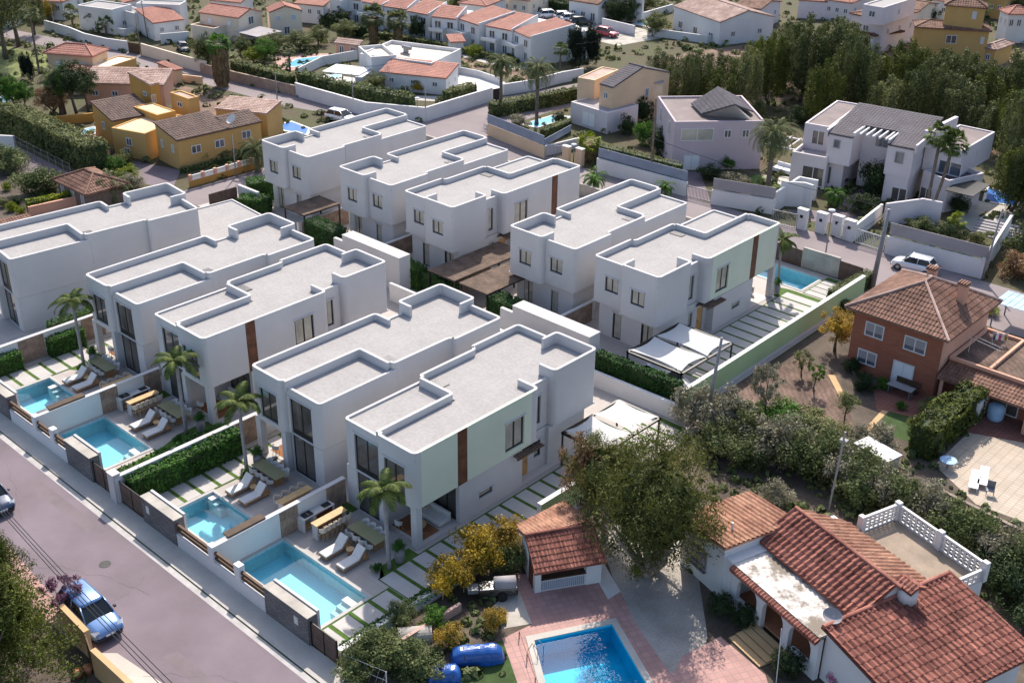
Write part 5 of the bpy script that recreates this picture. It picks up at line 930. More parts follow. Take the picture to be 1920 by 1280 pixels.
hedge('conifer_hedge', 'tall dark conifer hedge left of the sun terrace', [P('S8', 690, 1270), P('S8', 930, 1060), P('S8', 1110, 930)], 1.7, 2.5, 'leaf_conifer', dens=120, leaf=.13, rough=.45)
tree('orange_tree', 'round yellowish tree between the boundary wall and the brick house', P('S8', 20, 420), 3.6, 3.2, 'leafy', 'leaf_gold', trunk=.3, seed=1); tree('small_tree', 'small round headed tree with a bare trunk on the vegetable plot', P('T8', 1210, 640), 2.7, 1.6, 'bush', 'leaf_hedge_olive', trunk=.5, seed=2); tree('grey_tree', 'grey leaved tree beside the green tinted boundary wall', P('T8', 610, 560), 4.4, 2.6, 'sparse', 'leaf_grey', trunk=.25, seed=1)
tree('small_tree', 'thin small tree on the vegetable plot near the brick house', P('T8', 985, 380), 2.4, 1.3, 'sparse', 'leaf_green', trunk=.4, seed=2); tree('small_tree', 'low spreading tree at the top of the vegetable plot', P('T8', 890, 260), 2.2, 1.6, 'sparse', 'leaf_hedge_olive', trunk=.3, seed=0); bush('round_shrub', 'clipped ball shrub beside the conifer hedge', P('S8', 665, 1050), 1.25, 1.1, 'leaf_hedge_olive', 'ball')
for i, (x, y, w_, lm, l) in enumerate(((160, 580, 1.5, 'leaf_dark', 'dark shrub at the left corner of the brick house'), (260, 720, 1.8, 'leaf_dark', 'dark shrub under the lower brick house window'), (410, 720, 1.2, 'leaf_green', 'potted green shrub left of the garden table'), (780, 930, 1.8, 'leaf_hedge_olive', 'olive shrub below the garden table'), (400, 1190, 2.4, 'leaf_grey', 'pale grey bush left of the white shed roof'), (230, 1170, 1.8, 'leaf_grey', 'small pale bush by the path end'), (550, 880, .8, 'leaf_green', 'small potted plant on the brick house terrace'))): bush('shrub', l, P('S8', x, y), w_, w_*.8, lm, seed=i)
t = thing('garden_shed', 'low pale shed roof between the oleanders and the conifer hedge', 'shed', tuple(P('S8', 170, 1270, 0)), R_(-12)); MB().box(0, 0, 0, 2.6, 1.3, 1.1).build('wall', 'concrete', t); MB().box(-.1, -.1, 1.102, 2.7, 1.4, 1.16).build('roof', 'dirty_white', t)
t = thing('water_tank', 'big blue water tank under the porch of the brick annexe', 'water tank', tuple(P('S8', 1300, 960))); m_ = MB(); m_.lathe([(.5, 0), (.58, .2), (.58, 1.0), (.4, 1.25), (.1, 1.3)], 18); m_.build('tank', 'tarp_light', t, True)
wallpath('white_screen_wall', 'white wall end at the top of the conifer hedge', [P('S8', 1150, 1010), P('S8', 1240, 900)], 1.7, .25, 'white_wall')
def deckchair(lab, loc, rot):
    t = thing('sun_lounger', lab, 'sun lounger', tuple(loc), rot, 'white loungers on the sun terrace'); MB().box(0, 0, .28, .6, 1.25, .33).build('seat', 'white_plastic', t); b = MB().box(0, 0, 0, .6, .7, .05); c, s = math.cos(R_(25)), math.sin(R_(25)); b.xf(lambda p: Vector((p.x, 1.25+p.y*c-p.z*s, .28+p.y*s+p.z*c))); b.build('backrest', 'white_plastic', t)
    for x, y in ((.03, .1), (.53, .1), (.03, 1.2), (.53, 1.2)): MB().box(x, y, 0, x+.05, y+.05, .28).build('leg', 'white_plastic', t)
deckchair('left white lounger of the pair on the sun terrace', P('L3', 1600, 180), R_(18)); deckchair('right white lounger of the pair on the sun terrace', P('L3', 1650, 160), R_(18))
t = thing('folding_chair', 'metal folding chair beside the white loungers', 'chair', tuple(P('L3', 1700, 210)), R_(20)); MB().box(0, 0, .4, .5, .5, .44).build('seat', 'grey_metal', t); MB().box(0, .48, .45, .5, .52, .95).build('backrest', 'grey_metal', t)
for x, y in ((.02, .02), (.45, .02), (.02, .45), (.45, .45)): MB().box(x, y, 0, x+.03, y+.03, .4).build('leg', 'grey_metal', t)
t = thing('round_table', 'round pale garden table on the sun terrace with a dark plant pot', 'table', tuple(P('L3', 1485, 55))); MB().tube([((0, 0, .66), .55), ((0, 0, .7), .55)], 20).build('tabletop', 'tarp_light', t); MB().rod((0, 0, 0), (0, 0, .66), .05).build('leg', 'grey_metal', t)
t = thing('balustrade', 'brown stone balustrade between the oleanders and the sun terrace', 'balustrade', (0, 0, 0)); a, b = P('T7', 600, 235), P('T7', 1120, 500); m_ = MB(); ln = (b-a).length; d = (b-a).normalized(); t.location = (a.x, a.y, 0)
rr = math.atan2(d.y, d.x); t.rotation_euler = (0, 0, rr); m_.box(0, -.12, .75, ln, .12, .88); m_.box(0, -.1, 0, ln, .1, .12); m_.build('rail', 'tan_stone', t); m_ = MB()
for i in range(int(ln/.22)): m_.lathe([(.05, .12), (.08, .3), (.045, .5), (.06, .75)], 6, (i*.22+.1, 0, 0))
m_.build('baluster', 'tan_stone', t)
# utility pole by the right wall
def pole(label, loc, h, r=.14, m='pole_grey', arm=0, name='utility_pole', group=None, lean=(0, 0)):
    t = thing(name, label, 'pole', tuple(loc), 0, group); MB().tube([((0, 0, 0), r), ((lean[0], lean[1], h), r*.6)], 8).build('shaft', m, t, True)
    if arm: MB().box(-arm, -.05, h-.5, arm, .05, h-.4).build('crossarm', m, t); 
    return t
pole('grey concrete utility pole rising in front of the green tinted boundary wall', P('F', 1322, 800), 7.0, .16, lean=(.4, .3))
# ---------------------------------------------------------------- the streets and houses behind
def V(zn, p, z): return P(zn, p[0], p[1], p[2] if len(p) > 2 else z)
def vol(t, zn, a, b, c, z, kind='flat', wall='white_wall', tile='tile_red', rise=.8, axis='x', wins=(), ov=.3, per=.34, zb=0, topm='villa_gravel', ph=.35, glass='blue_glass', fr='white_paint', name='wall', ab=False):
    f = Frame(V(zn, a, z), V(zn, b, z), V(zn, c, z), 0, ab); W, D = f.w, f.d; old = set(t.children)
    MB().box(0, 0, zb, W, D, z-(.0 if kind == 'flat' else .02)).build(name, wall, t)
    if kind == 'flat':
        if ph: m_ = MB(); ribbon(m_, [(0, 0), (W, 0), (W, D), (0, D)], z+.002, z+ph, .2, -1, closed=True); m_.build('parapet', wall, t)
        MB().box(.2, .2, z-.1, W-.2, D-.2, z+.03).build('flat_roof', topm, t)
    elif kind == 'slab': pass
    else: roof(t, kind, 0, W, 0, D, z, rise, axis, m=tile, ov=ov, wall=wall, per=per)
    for w_ in wins:
        face, n, zz, ww, hh = w_[:5]; g = w_[5] if len(w_) > 5 else glass; x0, x1 = (w_[6], w_[7]) if len(w_) > 7 else (0, 1); L = (W if face == 'F' else D)
        for i in range(n):
            u = L*(x0+(x1-x0)*(i+.5)/n)-ww/2
            if face == 'F': win(t, 'y', 0, u, u+ww, zz, zz+hh, -1, g, 1, fr, dep=-.07, hood=False)
            else: win(t, 'x', W, u, u+ww, zz, zz+hh, 1, g, 1, fr, dep=-.07, hood=False)
    off = f.o-t.location; off.z = 0; R = Matrix.Rotation(-t.rotation_euler.z, 3, 'Z')
    for o in set(t.children)-old: o.location = R @ off; o.rotation_euler = (0, 0, f.ang-t.rotation_euler.z)
    return f
def hs(name, label, zn, a, b, c, z, **k):
    p = V(zn, a, z); t = thing(name, label, k.pop('cat', 'house'), (p.x, p.y, 0), 0, k.pop('group', None)); vol(t, zn, a, b, c, z, **k); return t
# yellow house
t = hs('yellow_house', 'ochre yellow house of stepped blocks with dark tiled lean-to roofs', 'R4', (255, 455, 4.1), (447, 622, 3.3), (858, 558, 3.3), 3.3, kind='shed', axis='-x', rise=.9, wall='ochre', tile='tile_dark', wins=(('F', 1, 1.6, .8, .9),), ov=.12)
vol(t, 'R4', (885, 640, 4.1), (1045, 800, 3.4), (1530, 690, 3.4), 3.4, kind='shed', axis='-x', rise=.85, wall='ochre_light', tile='tile_dark', wins=(('R', 2, 1.5, 1.2, .9, 'blue_glass', .1, 1), ('F', 2, 1.7, .45, .9)), ov=.15)
vol(t, 'R4', (1400, 590, 4.0), (1530, 690, 3.3), (1812, 625, 3.3), 3.3, kind='shed', axis='-x', rise=.7, wall='ochre_light', tile='tile_dark', wins=(('R', 1, 1.7, 1.2, .9),), ov=.15)
vol(t, 'R4', (545, 655), (745, 752), (1150, 590), 3.0, wall='ochre_light', topm='peach', ph=.12, wins=(('F', 1, 1.4, .8, .9), ('F', 1, .3, .8, .8, 'blue_glass', 0, .8)))
vol(t, 'R4', (600, 215), (795, 290), (1005, 322), 5.6, kind='shed', axis='-x', rise=.5, wall='ochre', tile='tile_pink', wins=(('F', 1, 4.0, .8, .5, 'window_glass', .4, 1), ('R', 1, 3.4, .6, 1.0, 'wood_door', 0, .4)), ov=.1)
vol(t, 'R4', (980, 372), (1148, 432), (1392, 462), 4.6, wall='ochre_light', topm='tile_pink', ph=.15, wins=(('F', 1, 3.4, 1.0, .6),)); vol(t, 'R4', (1260, 400), (1400, 510), (1870, 556), 3.7, kind='shed', axis='-x', rise=.4, wall='ochre_light', tile='tile_pink', ov=.1)
vol(t, 'R4', (640, 500), (860, 580), (1120, 570), 3.7, wall='ochre', topm='peach', ph=.1)
dish = MB(); dish.tube([((0, 0, 0), .04), ((0, 0, .8), .04)], 6); dish.tube([((0, .1, .8), .02), ((0, .02, .82), .35), ((0, -.1, .95), .6)], 14, cap=False); t2 = thing('satellite_dish', 'pale satellite dish on the dark lean-to roof of the yellow house', 'satellite dish', tuple(P('R4', 1555, 680, 3.4))); dish.build('dish', 'dirty_white', t2)
wallpath('garden_wall', 'low ochre street wall of the yellow house', [P('R4', 1170, 1240), P('R4', 1830, 1050)], .75, .25, 'ochre')
bl = [P('R4', 1170, 1240), P('R4', 1830, 1050)]; d = (bl[1]-bl[0]); ll = d.length; d.normalize(); t = thing('balustrade', 'white balustrade panels between brick posts on the ochre street wall', 'balustrade', (bl[0].x, bl[0].y, .78), math.atan2(d.y, d.x)); m_ = MB(); pp = MB(); n = 6
for i in range(n+1): x = ll*i/n; pp.box(x-.15, -.28, 0, x+.15, .03, .65)
for i in range(n):
    x0, x1 = ll*i/n+.17, ll*(i+1)/n-.17; m_.box(x0, -.2, .48, x1, -.06, .56); m_.box(x0, -.2, 0, x1, -.06, .07)
    for k in range(9): u = x0+(x1-x0)*(k+.5)/9; m_.box(u-.035, -.17, .07, u+.035, -.09, .48)
m_.build('balusters', 'white_paint', t); pp.build('post', 'salmon', t)
for i, (x, y, w_, lm, l) in enumerate(((1265, 1000, 2.2, 'leaf_bright', 'bright yellow green round bush'), (1475, 980, 1.6, 'leaf_hedge_olive', 'clipped olive round bush'), (1640, 930, 1.3, 'leaf_hedge_olive', 'small round bush at the antenna pole'))): bush('round_shrub', l+' in front of the yellow house', P('R4', x, y), w_, w_*.8, lm, 'ball' if i else 'bush', seed=i)
hedge('hedge', 'low dark hedge behind the balustrade of the yellow house', [P('R4', 1080, 1110), P('R4', 1700, 960)], .5, .6, 'leaf_hedge_olive', dens=50)
# salmon and peach houses
t = hs('salmon_house', 'salmon house with a pale weathered tile roof behind the yellow house', 'R6', (795, 778), (1545, 800), (1530, 648, 3.9), 2.9, kind='shed', axis='+y', rise=.9, wall='salmon', tile='tile_pink', ov=.2, wins=(('F', 2, 1.2, .8, .7, 'blue_glass', 0, .5),))
wallpath('garden_wall', 'salmon terrace wall below the pale tile roof', [P('R6', 930, 935), P('R6', 1245, 880)], 1.5, .25, 'salmon', 'terracotta')
t = hs('peach_house', 'peach house with a red brown hipped roof beside the lone tall palm', 'R6', (440, 490), (868, 522), (985, 458), 3.4, kind='hip', rise=.8, wall='peach', tile='tile_coral', ov=.35, wins=(('F', 2, 1.2, 1.0, 1.0, 'white_plastic'), ('R', 1, 1.2, 1.0, 1.0, 'white_plastic')))
t = hs('peach_annexe', 'low peach annexe between the peach house and the street', 'R6', (870, 620), (985, 660), (1290, 560), 1.9, kind='flat', wall='ochre_light', topm='cream', ph=.15); hs('peach_lean_to', 'sloping peach lean-to in front of the peach house', 'R6', (600, 690), (860, 760), (980, 640), 1.9, kind='shed', axis='-x', rise=.5, wall='peach', tile='tile_coral', ov=.1, cat='lean-to')
hs('tiled_gateway', 'salmon tiled gateway beside the upper left road', 'R6', (1495, 610), (1655, 665), (1715, 650), 2.0, kind='shed', axis='-x', rise=.2, wall='peach', tile='tile_coral', ov=.15, cat='gateway', wins=(('F', 1, .2, .8, 1.3, 'blue_glass'),)); wallpath('garden_wall', 'cream wall right of the tiled gateway', [P('R6', 1700, 775), P('R6', 1915, 800)], 1.0, .25, 'peach')
# white villa complex with scalloped wall
t = hs('white_house', 'big white flat roofed house at the top left behind the scalloped wall', 'R6', (735, 62), (1060, 105), (1290, 60), 3.6, wall='white_wall', ph=.2, wins=(('F', 1, 1, .8, .8), ('R', 1, 1, .8, .8)))
vol(t, 'R6', (1080, 100), (1275, 150), (1400, 120), 2.8, wall='white_wall', wins=(('F', 1, .8, .8, .8), ('R', 1, .9, .8, .8)))
t = hs('white_house', 'white house with a coral red lean-to roof at the top left', 'R6', (1285, 88, 3.6), (1452, 220, 2.7), (1742, 184, 2.7), 2.7, kind='shed', axis='-x', rise=.9, wall='white_wall', tile='tile_coral', ov=.1, wins=(('F', 1, .8, .6, .8, 'blue_glass', .3, 1), ('R', 2, 1.2, .7, .7)))
hs('white_house', 'white block at the top edge behind the coral roofed house', 'R6', (1290, 45), (1700, 60), (1760, 20), 3.8, wall='white_wall', ph=.2); hs('white_house', 'row of white houses with pink roofs cut by the top edge, left', 'R6', (1000, 20), (1180, 25), (1500, 0), 3.6, kind='gable', rise=.5, wall='white_wall', tile='tile_coral')
wallpath('perimeter_wall', 'long white scalloped wall along the upper left road', [P('R6', 425, 285), P('R6', 660, 352), P('R6', 800, 412), P('R6', 1010, 462), P('R6', 1210, 490)], 1.5, .25, 'white_wall', 'white_paint'); wallpath('courtyard_wall', 'curved white inner wall of the top left garden', [P('R6', 1075, 330), P('R6', 1180, 345), P('R6', 1290, 325)], 1.1, .2, 'white_wall')
wallpath('timber_gate', 'dark brown gate at the end of the scalloped wall', [P('R6', 1222, 498), P('R6', 1325, 515)], 1.5, .1, 'wood_dark', cat='gate'); wallpath('white_fence_wall', 'white wall with dark slots in front of the coral roofed house', [P('R6', 1530, 420), P('R6', 1800, 395)], 1.5, .2, 'white_wall')
wallpath('perimeter_wall', 'long peach street wall with a red coping on the right of the brown gate', [P('R6', 1345, 525), P('R7', 0, 700), P('R7', 260, 770)], 1.7, .25, 'cream', 'tile_coral'); wallpath('stone_wall', 'pinkish stone wall along the upper road under the long hedge', [P('R7', 200, 765), P('R7', 600, 865), P('R7', 1188, 1003)], 1.35, .3, 'tan_stone')
hedge('hedge', 'long leafy hedge on the pinkish stone wall', [P('R7', 560, 800, 0), P('R7', 1170, 960, 0)], 1.3, 2.3, 'leaf_hedge_olive', dens=28, leaf=.2, rough=.5)
# cream house
t = hs('cream_house', 'two storey cream house with two gables and balconies, top left centre', 'R7', (190, 128), (598, 186), (925, 128), 3.8, kind='gable', rise=.8, wall='cream', tile='tile_coral', ov=.12, wins=(('R', 1, 2.3, 1.2, 1.2), ('R', 1, .3, .9, 1.2, 'window_glass'), ('F', 2, 2.3, .8, .9, 'white_plastic')))
vol(t, 'R7', (700, 95), (925, 128), (1250, 108), 3.8, kind='gable', rise=.8, wall='cream', tile='tile_coral', ov=.12, wins=(('R', 2, 2.4, .6, .8, 'tarp_light'), ('R', 1, .3, .9, 1.2))); vol(t, 'R7', (95, 285), (345, 325), (610, 290), 2.0, wall='cream', topm='terracotta', ph=.4, wins=(('R', 2, .4, .9, 1.1, 'window_glass'), ('F', 1, .4, .8, 1.0)))
vol(t, 'R7', (560, 330), (790, 385), (1090, 335), 2.0, kind='slab', wall='grey_wall', zb=1.92, name='awning')
hs('pool_house', 'small pink pool house with a tan lean-to roof behind the leftmost far pool', 'R7', (1475, 408), (1612, 442), (1850, 470), 2.0, kind='shed', axis='-x', rise=.35, wall='salmon', tile='tile_pink', ov=.2, wins=(('R', 2, .2, .8, 1.4, 'window_glass'), ('F', 1, 1.0, .6, .5)), cat='pool house')
# modern white house with the pink tiled wing
t = hs('white_house', 'low modern white house with walled flat roofs, top centre', 'R8', (580, 240), (1260, 330), (1440, 182), 2.7, wall='white_wall', topm='cream', ph=.5)
vol(t, 'R8', (775, 375), (1395, 438), (1488, 300, 3.1), 2.3, kind='shed', axis='+y', rise=.8, wall='white_wall', tile='tile_coral', ov=.12, wins=(('F', 3, 1.0, .75, .65), ('R', 2, 1.1, .2, .4)))
vol(t, 'R8', (565, 170), (690, 275), (860, 200), 3.0, wall='white_wall', topm='cream', ph=.5); vol(t, 'R8', (220, 372), (566, 410), (688, 338), 1.9, kind='slab', wall='white_paint', zb=1.75, name='carport_roof')
vol(t, 'R8', (555, 410), (600, 430), (690, 370), 1.75, kind='slab', wall='white_wall')
t = thing('solar_water_heater', 'solar water heater on the flat roof of the modern white house', 'water heater', tuple(P('R8', 1010, 215, 2.7))); MB().box(-.7, -.4, .1, .7, .4, .2).build('panel', 'grey_wall', t); MB().rod((-.8, .3, .9), (.8, .3, .9), .25, 12).build('tank', 'grey_metal', t); MB().box(-.5, .1, 0, .5, .2, .8).build('stand', 'grey_metal', t)
wallpath('street_wall', 'long white street wall with the dark hedge behind it, top centre', [P('R7', 1190, 1000), P('R8', 0, 618), P('R8', 640, 800), P('R8', 1205, 852), P('R8', 1838, 655)], 1.75, .3, 'white_wall', 'white_paint'); hedge('hedge', 'dark leafy hedge behind the long white street wall', [P('R7', 1260, 950, 0), P('R8', 300, 640, 0), P('R8', 1080, 800, 0)], 1.5, 2.7, 'leaf_olive', dens=28, leaf=.2, rough=.6)
hedge('hedge', 'short clipped hedge behind the corner of the white street wall', [P('R8', 1400, 720), P('R8', 1650, 640)], 1.4, 2.2, 'leaf_hedge_olive', dens=40, leaf=.18, rough=.4)
sheet('white_driveway', 'dirty_white', .009, PP('R8', 1380, 700, 1500, 370, 1700, 400, 1960, 480, 1840, 640)); wallpath('driveway_wall', 'white wall behind the bright driveway', [P('R8', 1490, 390), P('R8', 1700, 430), P('R8', 1900, 500)], .9, .2, 'white_wall'); wallpath('side_wall', 'long sloping white wall left of the modern white house', [P('R8', 10, 430), P('R8', 230, 320), P('R8', 560, 260)], 1.3, .2, 'white_wall')
wallpath('dark_gate', 'dark metal gate of the bright driveway', [P('R8', 1842, 652), P('R8', 1905, 640)], 1.5, .08, 'dark_frame', cat='gate'); wallpath('street_wall', 'white street wall right of the dark metal gate', [P('T1', 1245, 690), P('T1', 1460, 655), P('T1', 1660, 600), P('T1', 1820, 570)], 1.5, .25, 'white_wall')
sheet('far_gardens', 'earth', .005, PP('T1', 860, 370, 1400, 450, 1700, 560, 1500, 620, 1200, 520, 900, 480)); sheet('white_patio', 'dirty_white', .009, PP('R8', 240, 400, 560, 440, 540, 520, 220, 450))
# terraced row
rows = [((1310, 218), (1440, 275), (1715, 165)), ((1118, 186), (1302, 222), (1560, 130)), ((912, 132), (1065, 183), (1340, 95)), ((728, 120), (905, 140), (1130, 72)), ((552, 80), (705, 108), (930, 40)), ((382, 45), (550, 70), (760, 10)), ((225, 12), (372, 42), (600, -30)), ((80, -15), (215, 5), (430, -60))]
RN = ['nearest, right end', 'second from the right', 'third from the right', 'fourth from the right', 'fifth from the right', 'sixth from the right', 'seventh from the right', 'farthest, top left']
for i, (a, b, c) in enumerate(rows):
    z = 3.9; zc = z+1.1; t = hs('terraced_house', 'white terraced house with a coral lean-to roof, '+RN[i], 'T1', a, b, (c[0], c[1], zc), z, kind='shed', axis='+y', rise=1.1, wall='white_wall', tile='tile_coral', ov=.06, per=.4, ab=True, wins=(('F', 2, 2.3, 1.1, 1.1, 'window_glass'), ('F', 2, .4, .9, 1.2, 'blue_glass')), group='white terraced houses')
    f = Frame(P('T1', *a, z), P('T1', *b, z), P('T1', c[0], c[1], zc), 0, True); W, D = f.w, f.d
    sd = MB(); sd.box(W-.02, -.05, 0, W+.16, D, z+.3); sd.q([(W+.16, -.05, z+.3), (W+.16, D, z+1.35), (W-.02, D, z+1.35), (W-.02, -.05, z+.3)]); sd.q([(W+.16, -.05, z+.29), (W+.16, D, z+.29), (W+.16, D, z+1.35)]); sd.q([(W-.02, D, z+.29), (W-.02, -.05, z+.29), (W-.02, D, z+1.35)]); o = sd.build('party_wall', 'white_wall', t); o.rotation_euler = (0, 0, f.ang)
    bk = MB(); bk.box(0, D, 0, W, D+2.6, z+.1); o = bk.build('rear_wing', 'white_wall', t); o.rotation_euler = (0, 0, f.ang)
    bc = MB(); bc.box(.1, -1.3, 2.0, W*.6, -.01, 2.08); bc.box(.1, -1.35, 2.08, W*.6, -1.28, 2.5); bc.box(W*.6-.1, -1.3, 0, W*.6, -.01, 2.5); o = bc.build('balcony', 'white_wall', t); o.rotation_euler = (0, 0, f.ang)
t = thing('awning', 'teal awning on the end wall of the terraced row', 'awning', tuple(P('T1', 1570, 265, 2.6)), R_(75)); MB().box(0, -.9, 0, 2.4, 0, .15).build('canopy', 'paint_teal', t)
hs('white_house', 'small white house with a coral roof in front of the terraced row', 'T1', (845, 275), (870, 300), (950, 290), 1.9, kind='shed', axis='-x', rise=.4, wall='white_wall', tile='tile_coral'); hs('white_house', 'white house at the top left of the terraced row', 'T1', (20, 0), (75, 20), (200, -10), 3.6, wall='white_wall')
hedge('hedge', 'long dark hedge in front of the terraced row', [P('T1', -260, 110), P('T1', 180, 245), P('T1', 700, 330), P('T1', 1350, 470)], .9, .9, 'leaf_hedge_olive', dens=20, leaf=.22); 
# mauve peach house
t = hs('peach_house', 'tall peach and mauve house with a slate gabled roof and round bay, upper right', 'T4', (365, 442), (572, 472), (1252, 292), 5.2, kind='gable', rise=1.5, wall='peach', tile='tile_grey', ov=.06, wins=(('F', 1, 3.6, .6, .8), ('R', 1, 2.9, .7, 1.1, 'blue_glass', .5, .7)))
vol(t, 'T4', (68, 655), (508, 790), (880, 690), 2.5, wall='mauve', topm='grey_wall', ph=.1, wins=(('F', 1, .3, 2.2, 1.7, 'white_plastic', .2, .8),)); vol(t, 'T4', (215, 335), (352, 400), (640, 270), 4.8, wall='peach', topm='tile_pink', ph=.12)
bay = MB(); pb = P('T4', 1050, 560, 2.6)-t.location; bay.tube([((pb.x, pb.y, 0), 1.25), ((pb.x, pb.y, 4.3), 1.25)], 20); bay.build('round_bay', 'peach', t, True); bay = MB(); bay.tube([((pb.x, pb.y, 4.31), 1.3), ((pb.x, pb.y, 4.4), 1.25)], 20); bay.build('bay_roof', 'grey_wall', t)
wp = MB(); q0 = P('T4', 578, 490, 4.9)-t.location
wallpath('street_wall', 'peach street wall under a blue screen, left of the blue gate', [P('Z2', 822, 762), P('Z2', 1140, 892)], 1.35, .25, 'peach'); wallpath('blue_screen', 'blue grey screen panels on the peach street wall', [P('Z2', 822, 758), P('Z2', 1138, 886)], 1.1, .06, 'blue_screen', cat='screen', z0=1.4)
wallpath('blue_screen', 'blue grey screen beside the hedge, behind the peach wall', [P('Z2', 1138, 886), P('Z2', 1290, 800)], .8, .06, 'blue_screen', cat='screen', z0=1.3); wallpath('white_wall', 'white garden wall facing the blue gate', [P('Z2', 1145, 880), P('Z2', 1345, 830)], 1.2, .2, 'white_wall')
hedge('hedge', 'hedge around the blue pool by the two tall palms', [P('Z2', 840, 660), P('Z2', 1350, 560)], 1.2, 1.8, 'leaf_hedge_olive', dens=40, leaf=.16, rough=.4, z0=0); hedge('hedge', 'dark clipped hedge above the peach wall corner', [P('Z2', 1130, 800), P('Z2', 1280, 740)], .8, 1.6, 'leaf_hedge_olive', dens=50)
def flatpool(label, zn, pts, m='pool_deep', cop='dirty_white', border=.5):
    p = [P(zn, x, y) for x, y in pts]; c = sum(p, Vector())/len(p); o = c; t = thing('swimming_pool', label, 'swimming pool', (o.x, o.y, 0)); a = MB(); a.prism([((q-o).x, (q-o).y) for q in p], .012, .03); a.build('water', m, t)
    b = MB(); n = len(p)
    for i in range(n): u, v = p[i]-o, p[(i+1) % n]-o; uu, vv = u+u.normalized()*border, v+v.normalized()*border; b.prism([(u.x, u.y), (v.x, v.y), (vv.x, vv.y), (uu.x, uu.y)], .010, .05)
    b.build('coping', cop, t)
mat('pool_far', (.03, .30, .48), .4, .1, .6, spec=.2); mat('pool_royal', (.01, .12, .42), .4, .1, .6, spec=.15); mat('pool_pale', (.20, .42, .56), .4, .1, .8, spec=.2)
flatpool('blue pool behind the peach street wall with two tall palms', 'Z2', ((1020, 700), (1180, 655), (1290, 660), (1110, 715)), 'pool_far'); flatpool('deep blue pool at the far right edge under the pines', 'R3', ((1640, 720), (1860, 790), (1850, 860), (1620, 820)), 'pool_royal'); flatpool('royal blue pool left of the farthest back villa', 'Q7', ((270, 160), (400, 135), (540, 190), (520, 240), (290, 195)), 'pool_royal')
flatpool('long blue pool by the small pink pool house', 'R7', ((1080, 690), (1210, 620), (1480, 590), (1520, 615), (1180, 700)), 'pool_far'); flatpool('pale pool beside the ochre garden wall', 'R5', ((680, 360), (900, 300), (935, 350), (740, 400)), 'pool_pale'); flatpool('small teal pool under the white carport of the modern house', 'R8', ((280, 410), (400, 400), (400, 430), (330, 440)), 'pool_pale', border=.2); flatpool('pale blue pool at the top beside the parked cars', 'T2', ((520, 215), (620, 190), (730, 205), (640, 240)), 'pool_pale')
flatpool('light blue pool at the left edge behind the big hedge', 'R6', ((-60, 960), (60, 900), (110, 940), (0, 1010)), 'pool_pale')
# pink house
t = hs('pink_house', 'pink and white house with slate gables and a wide window, upper right', 'R2', (700, 112), (846, 332), (1622, 330), 5.2, wall='pink_wall', topm='flat_brown', ph=.25, wins=(('R', 1, 3.3, 3.6, 1.4, 'curtain_glass', .02, .5), ('R', 2, 3.6, .8, .9, 'window_glass', .5, .9), ('R', 1, .0, 1.8, 1.7, 'white_plastic', .02, .42), ('F', 2, 3.2, .7, 1.6, 'window_glass')))
q5 = lambda x, y, z: P('R2', x, y, z)-Vector((t.location.x, t.location.y, 0)); m_ = MB(); tilequad(m_, [q5(985, 155, 5.5), q5(1078, 250, 5.5), q5(1362, 165, 7.3), q5(1222, 15, 7.3)], .34); tilequad(m_, [q5(1362, 165, 7.3), q5(1222, 15, 7.3), q5(1400, 110, 5.6), q5(1520, 225, 5.6)], .34); m_.build('slate_roof', 'tile_grey', t)
m_ = MB(); m_.q([q5(1075, 258, 5.3), q5(1510, 290, 5.3), q5(1362, 172, 7.2)]); m_.q([q5(1362, 172, 7.2), q5(1510, 290, 5.3), q5(1075, 258, 5.3)][::1]); m_.build('gable_wall', 'white_wall', t)
# duplex
t = hs('duplex_house', 'large pale duplex with a long slate roof and roof pergola, right', 'R3', (395, 292), (1062, 420), (1292, 186, 7.0), 6.0, kind='slab', wall='mauve', zb=2.9)
f = Frame(P('R3', 395, 292, 6), P('R3', 1062, 420, 6), P('R3', 1292, 186, 7)); W, D = f.w, f.d; old = set(t.children)
for o in list(t.children): bpy.data.objects.remove(o)
def at_frame(t, f, old): 
    off = f.o-t.location; off.z = 0
    for o in set(t.children)-old: o.location = off; o.rotation_euler = (0, 0, f.ang)
m_ = MB(); m_.box(0, 0, 2.9, W*.29, D, 6.0); m_.box(W*.7, 0, 2.9, W, D, 6.0); m_.box(W*.29, 3.2, 0, W*.7, D, 5.9); m_.box(.9, .8, 0, W*.2, D, 2.9); m_.box(W*.72, .1, 0, W-.1, D, 2.9); m_.box(-2.4, .8, 0, .9, 5, 2.6); m_.build('wall', 'mauve', t)
m_ = MB(); zz = lambda y: 6.05+y*1.15/D
tilequad(m_, [Vector((-.1, -.1, 6.04)), Vector((W*.29, -.1, 6.04)), Vector((W*.29, 3.2, zz(3.2))), Vector((-.1, 3.2, zz(3.2)))], .34); tilequad(m_, [Vector((W*.7, -.1, 6.04)), Vector((W+.1, -.1, 6.04)), Vector((W+.1, 3.2, zz(3.2))), Vector((W*.7, 3.2, zz(3.2)))], .34); tilequad(m_, [Vector((-.1, 3.2, zz(3.2))), Vector((W+.1, 3.2, zz(3.2))), Vector((W+.1, D, zz(D))), Vector((-.1, D, zz(D)))], .34); m_.build('roof', 'tile_grey', t)
m_ = MB()
for i in range(5): x = W*.34+i*W*.075; m_.box(x, .4, 6.25, x+.16, 4.2, 6.45)
for x in (W*.29, W*.7): m_.box(x-.1, .1, 6.1, x+.1, 4.2, 6.5)
m_.build('roof_pergola', 'dirty_white', t)
MB().box(-.28, -.15, 5.6, -.08, D, 6.4).build('verge_wall', 'mauve', t); MB().box(W+.08, -.15, 5.6, W+.28, D, 6.5).build('verge_wall', 'mauve', t)
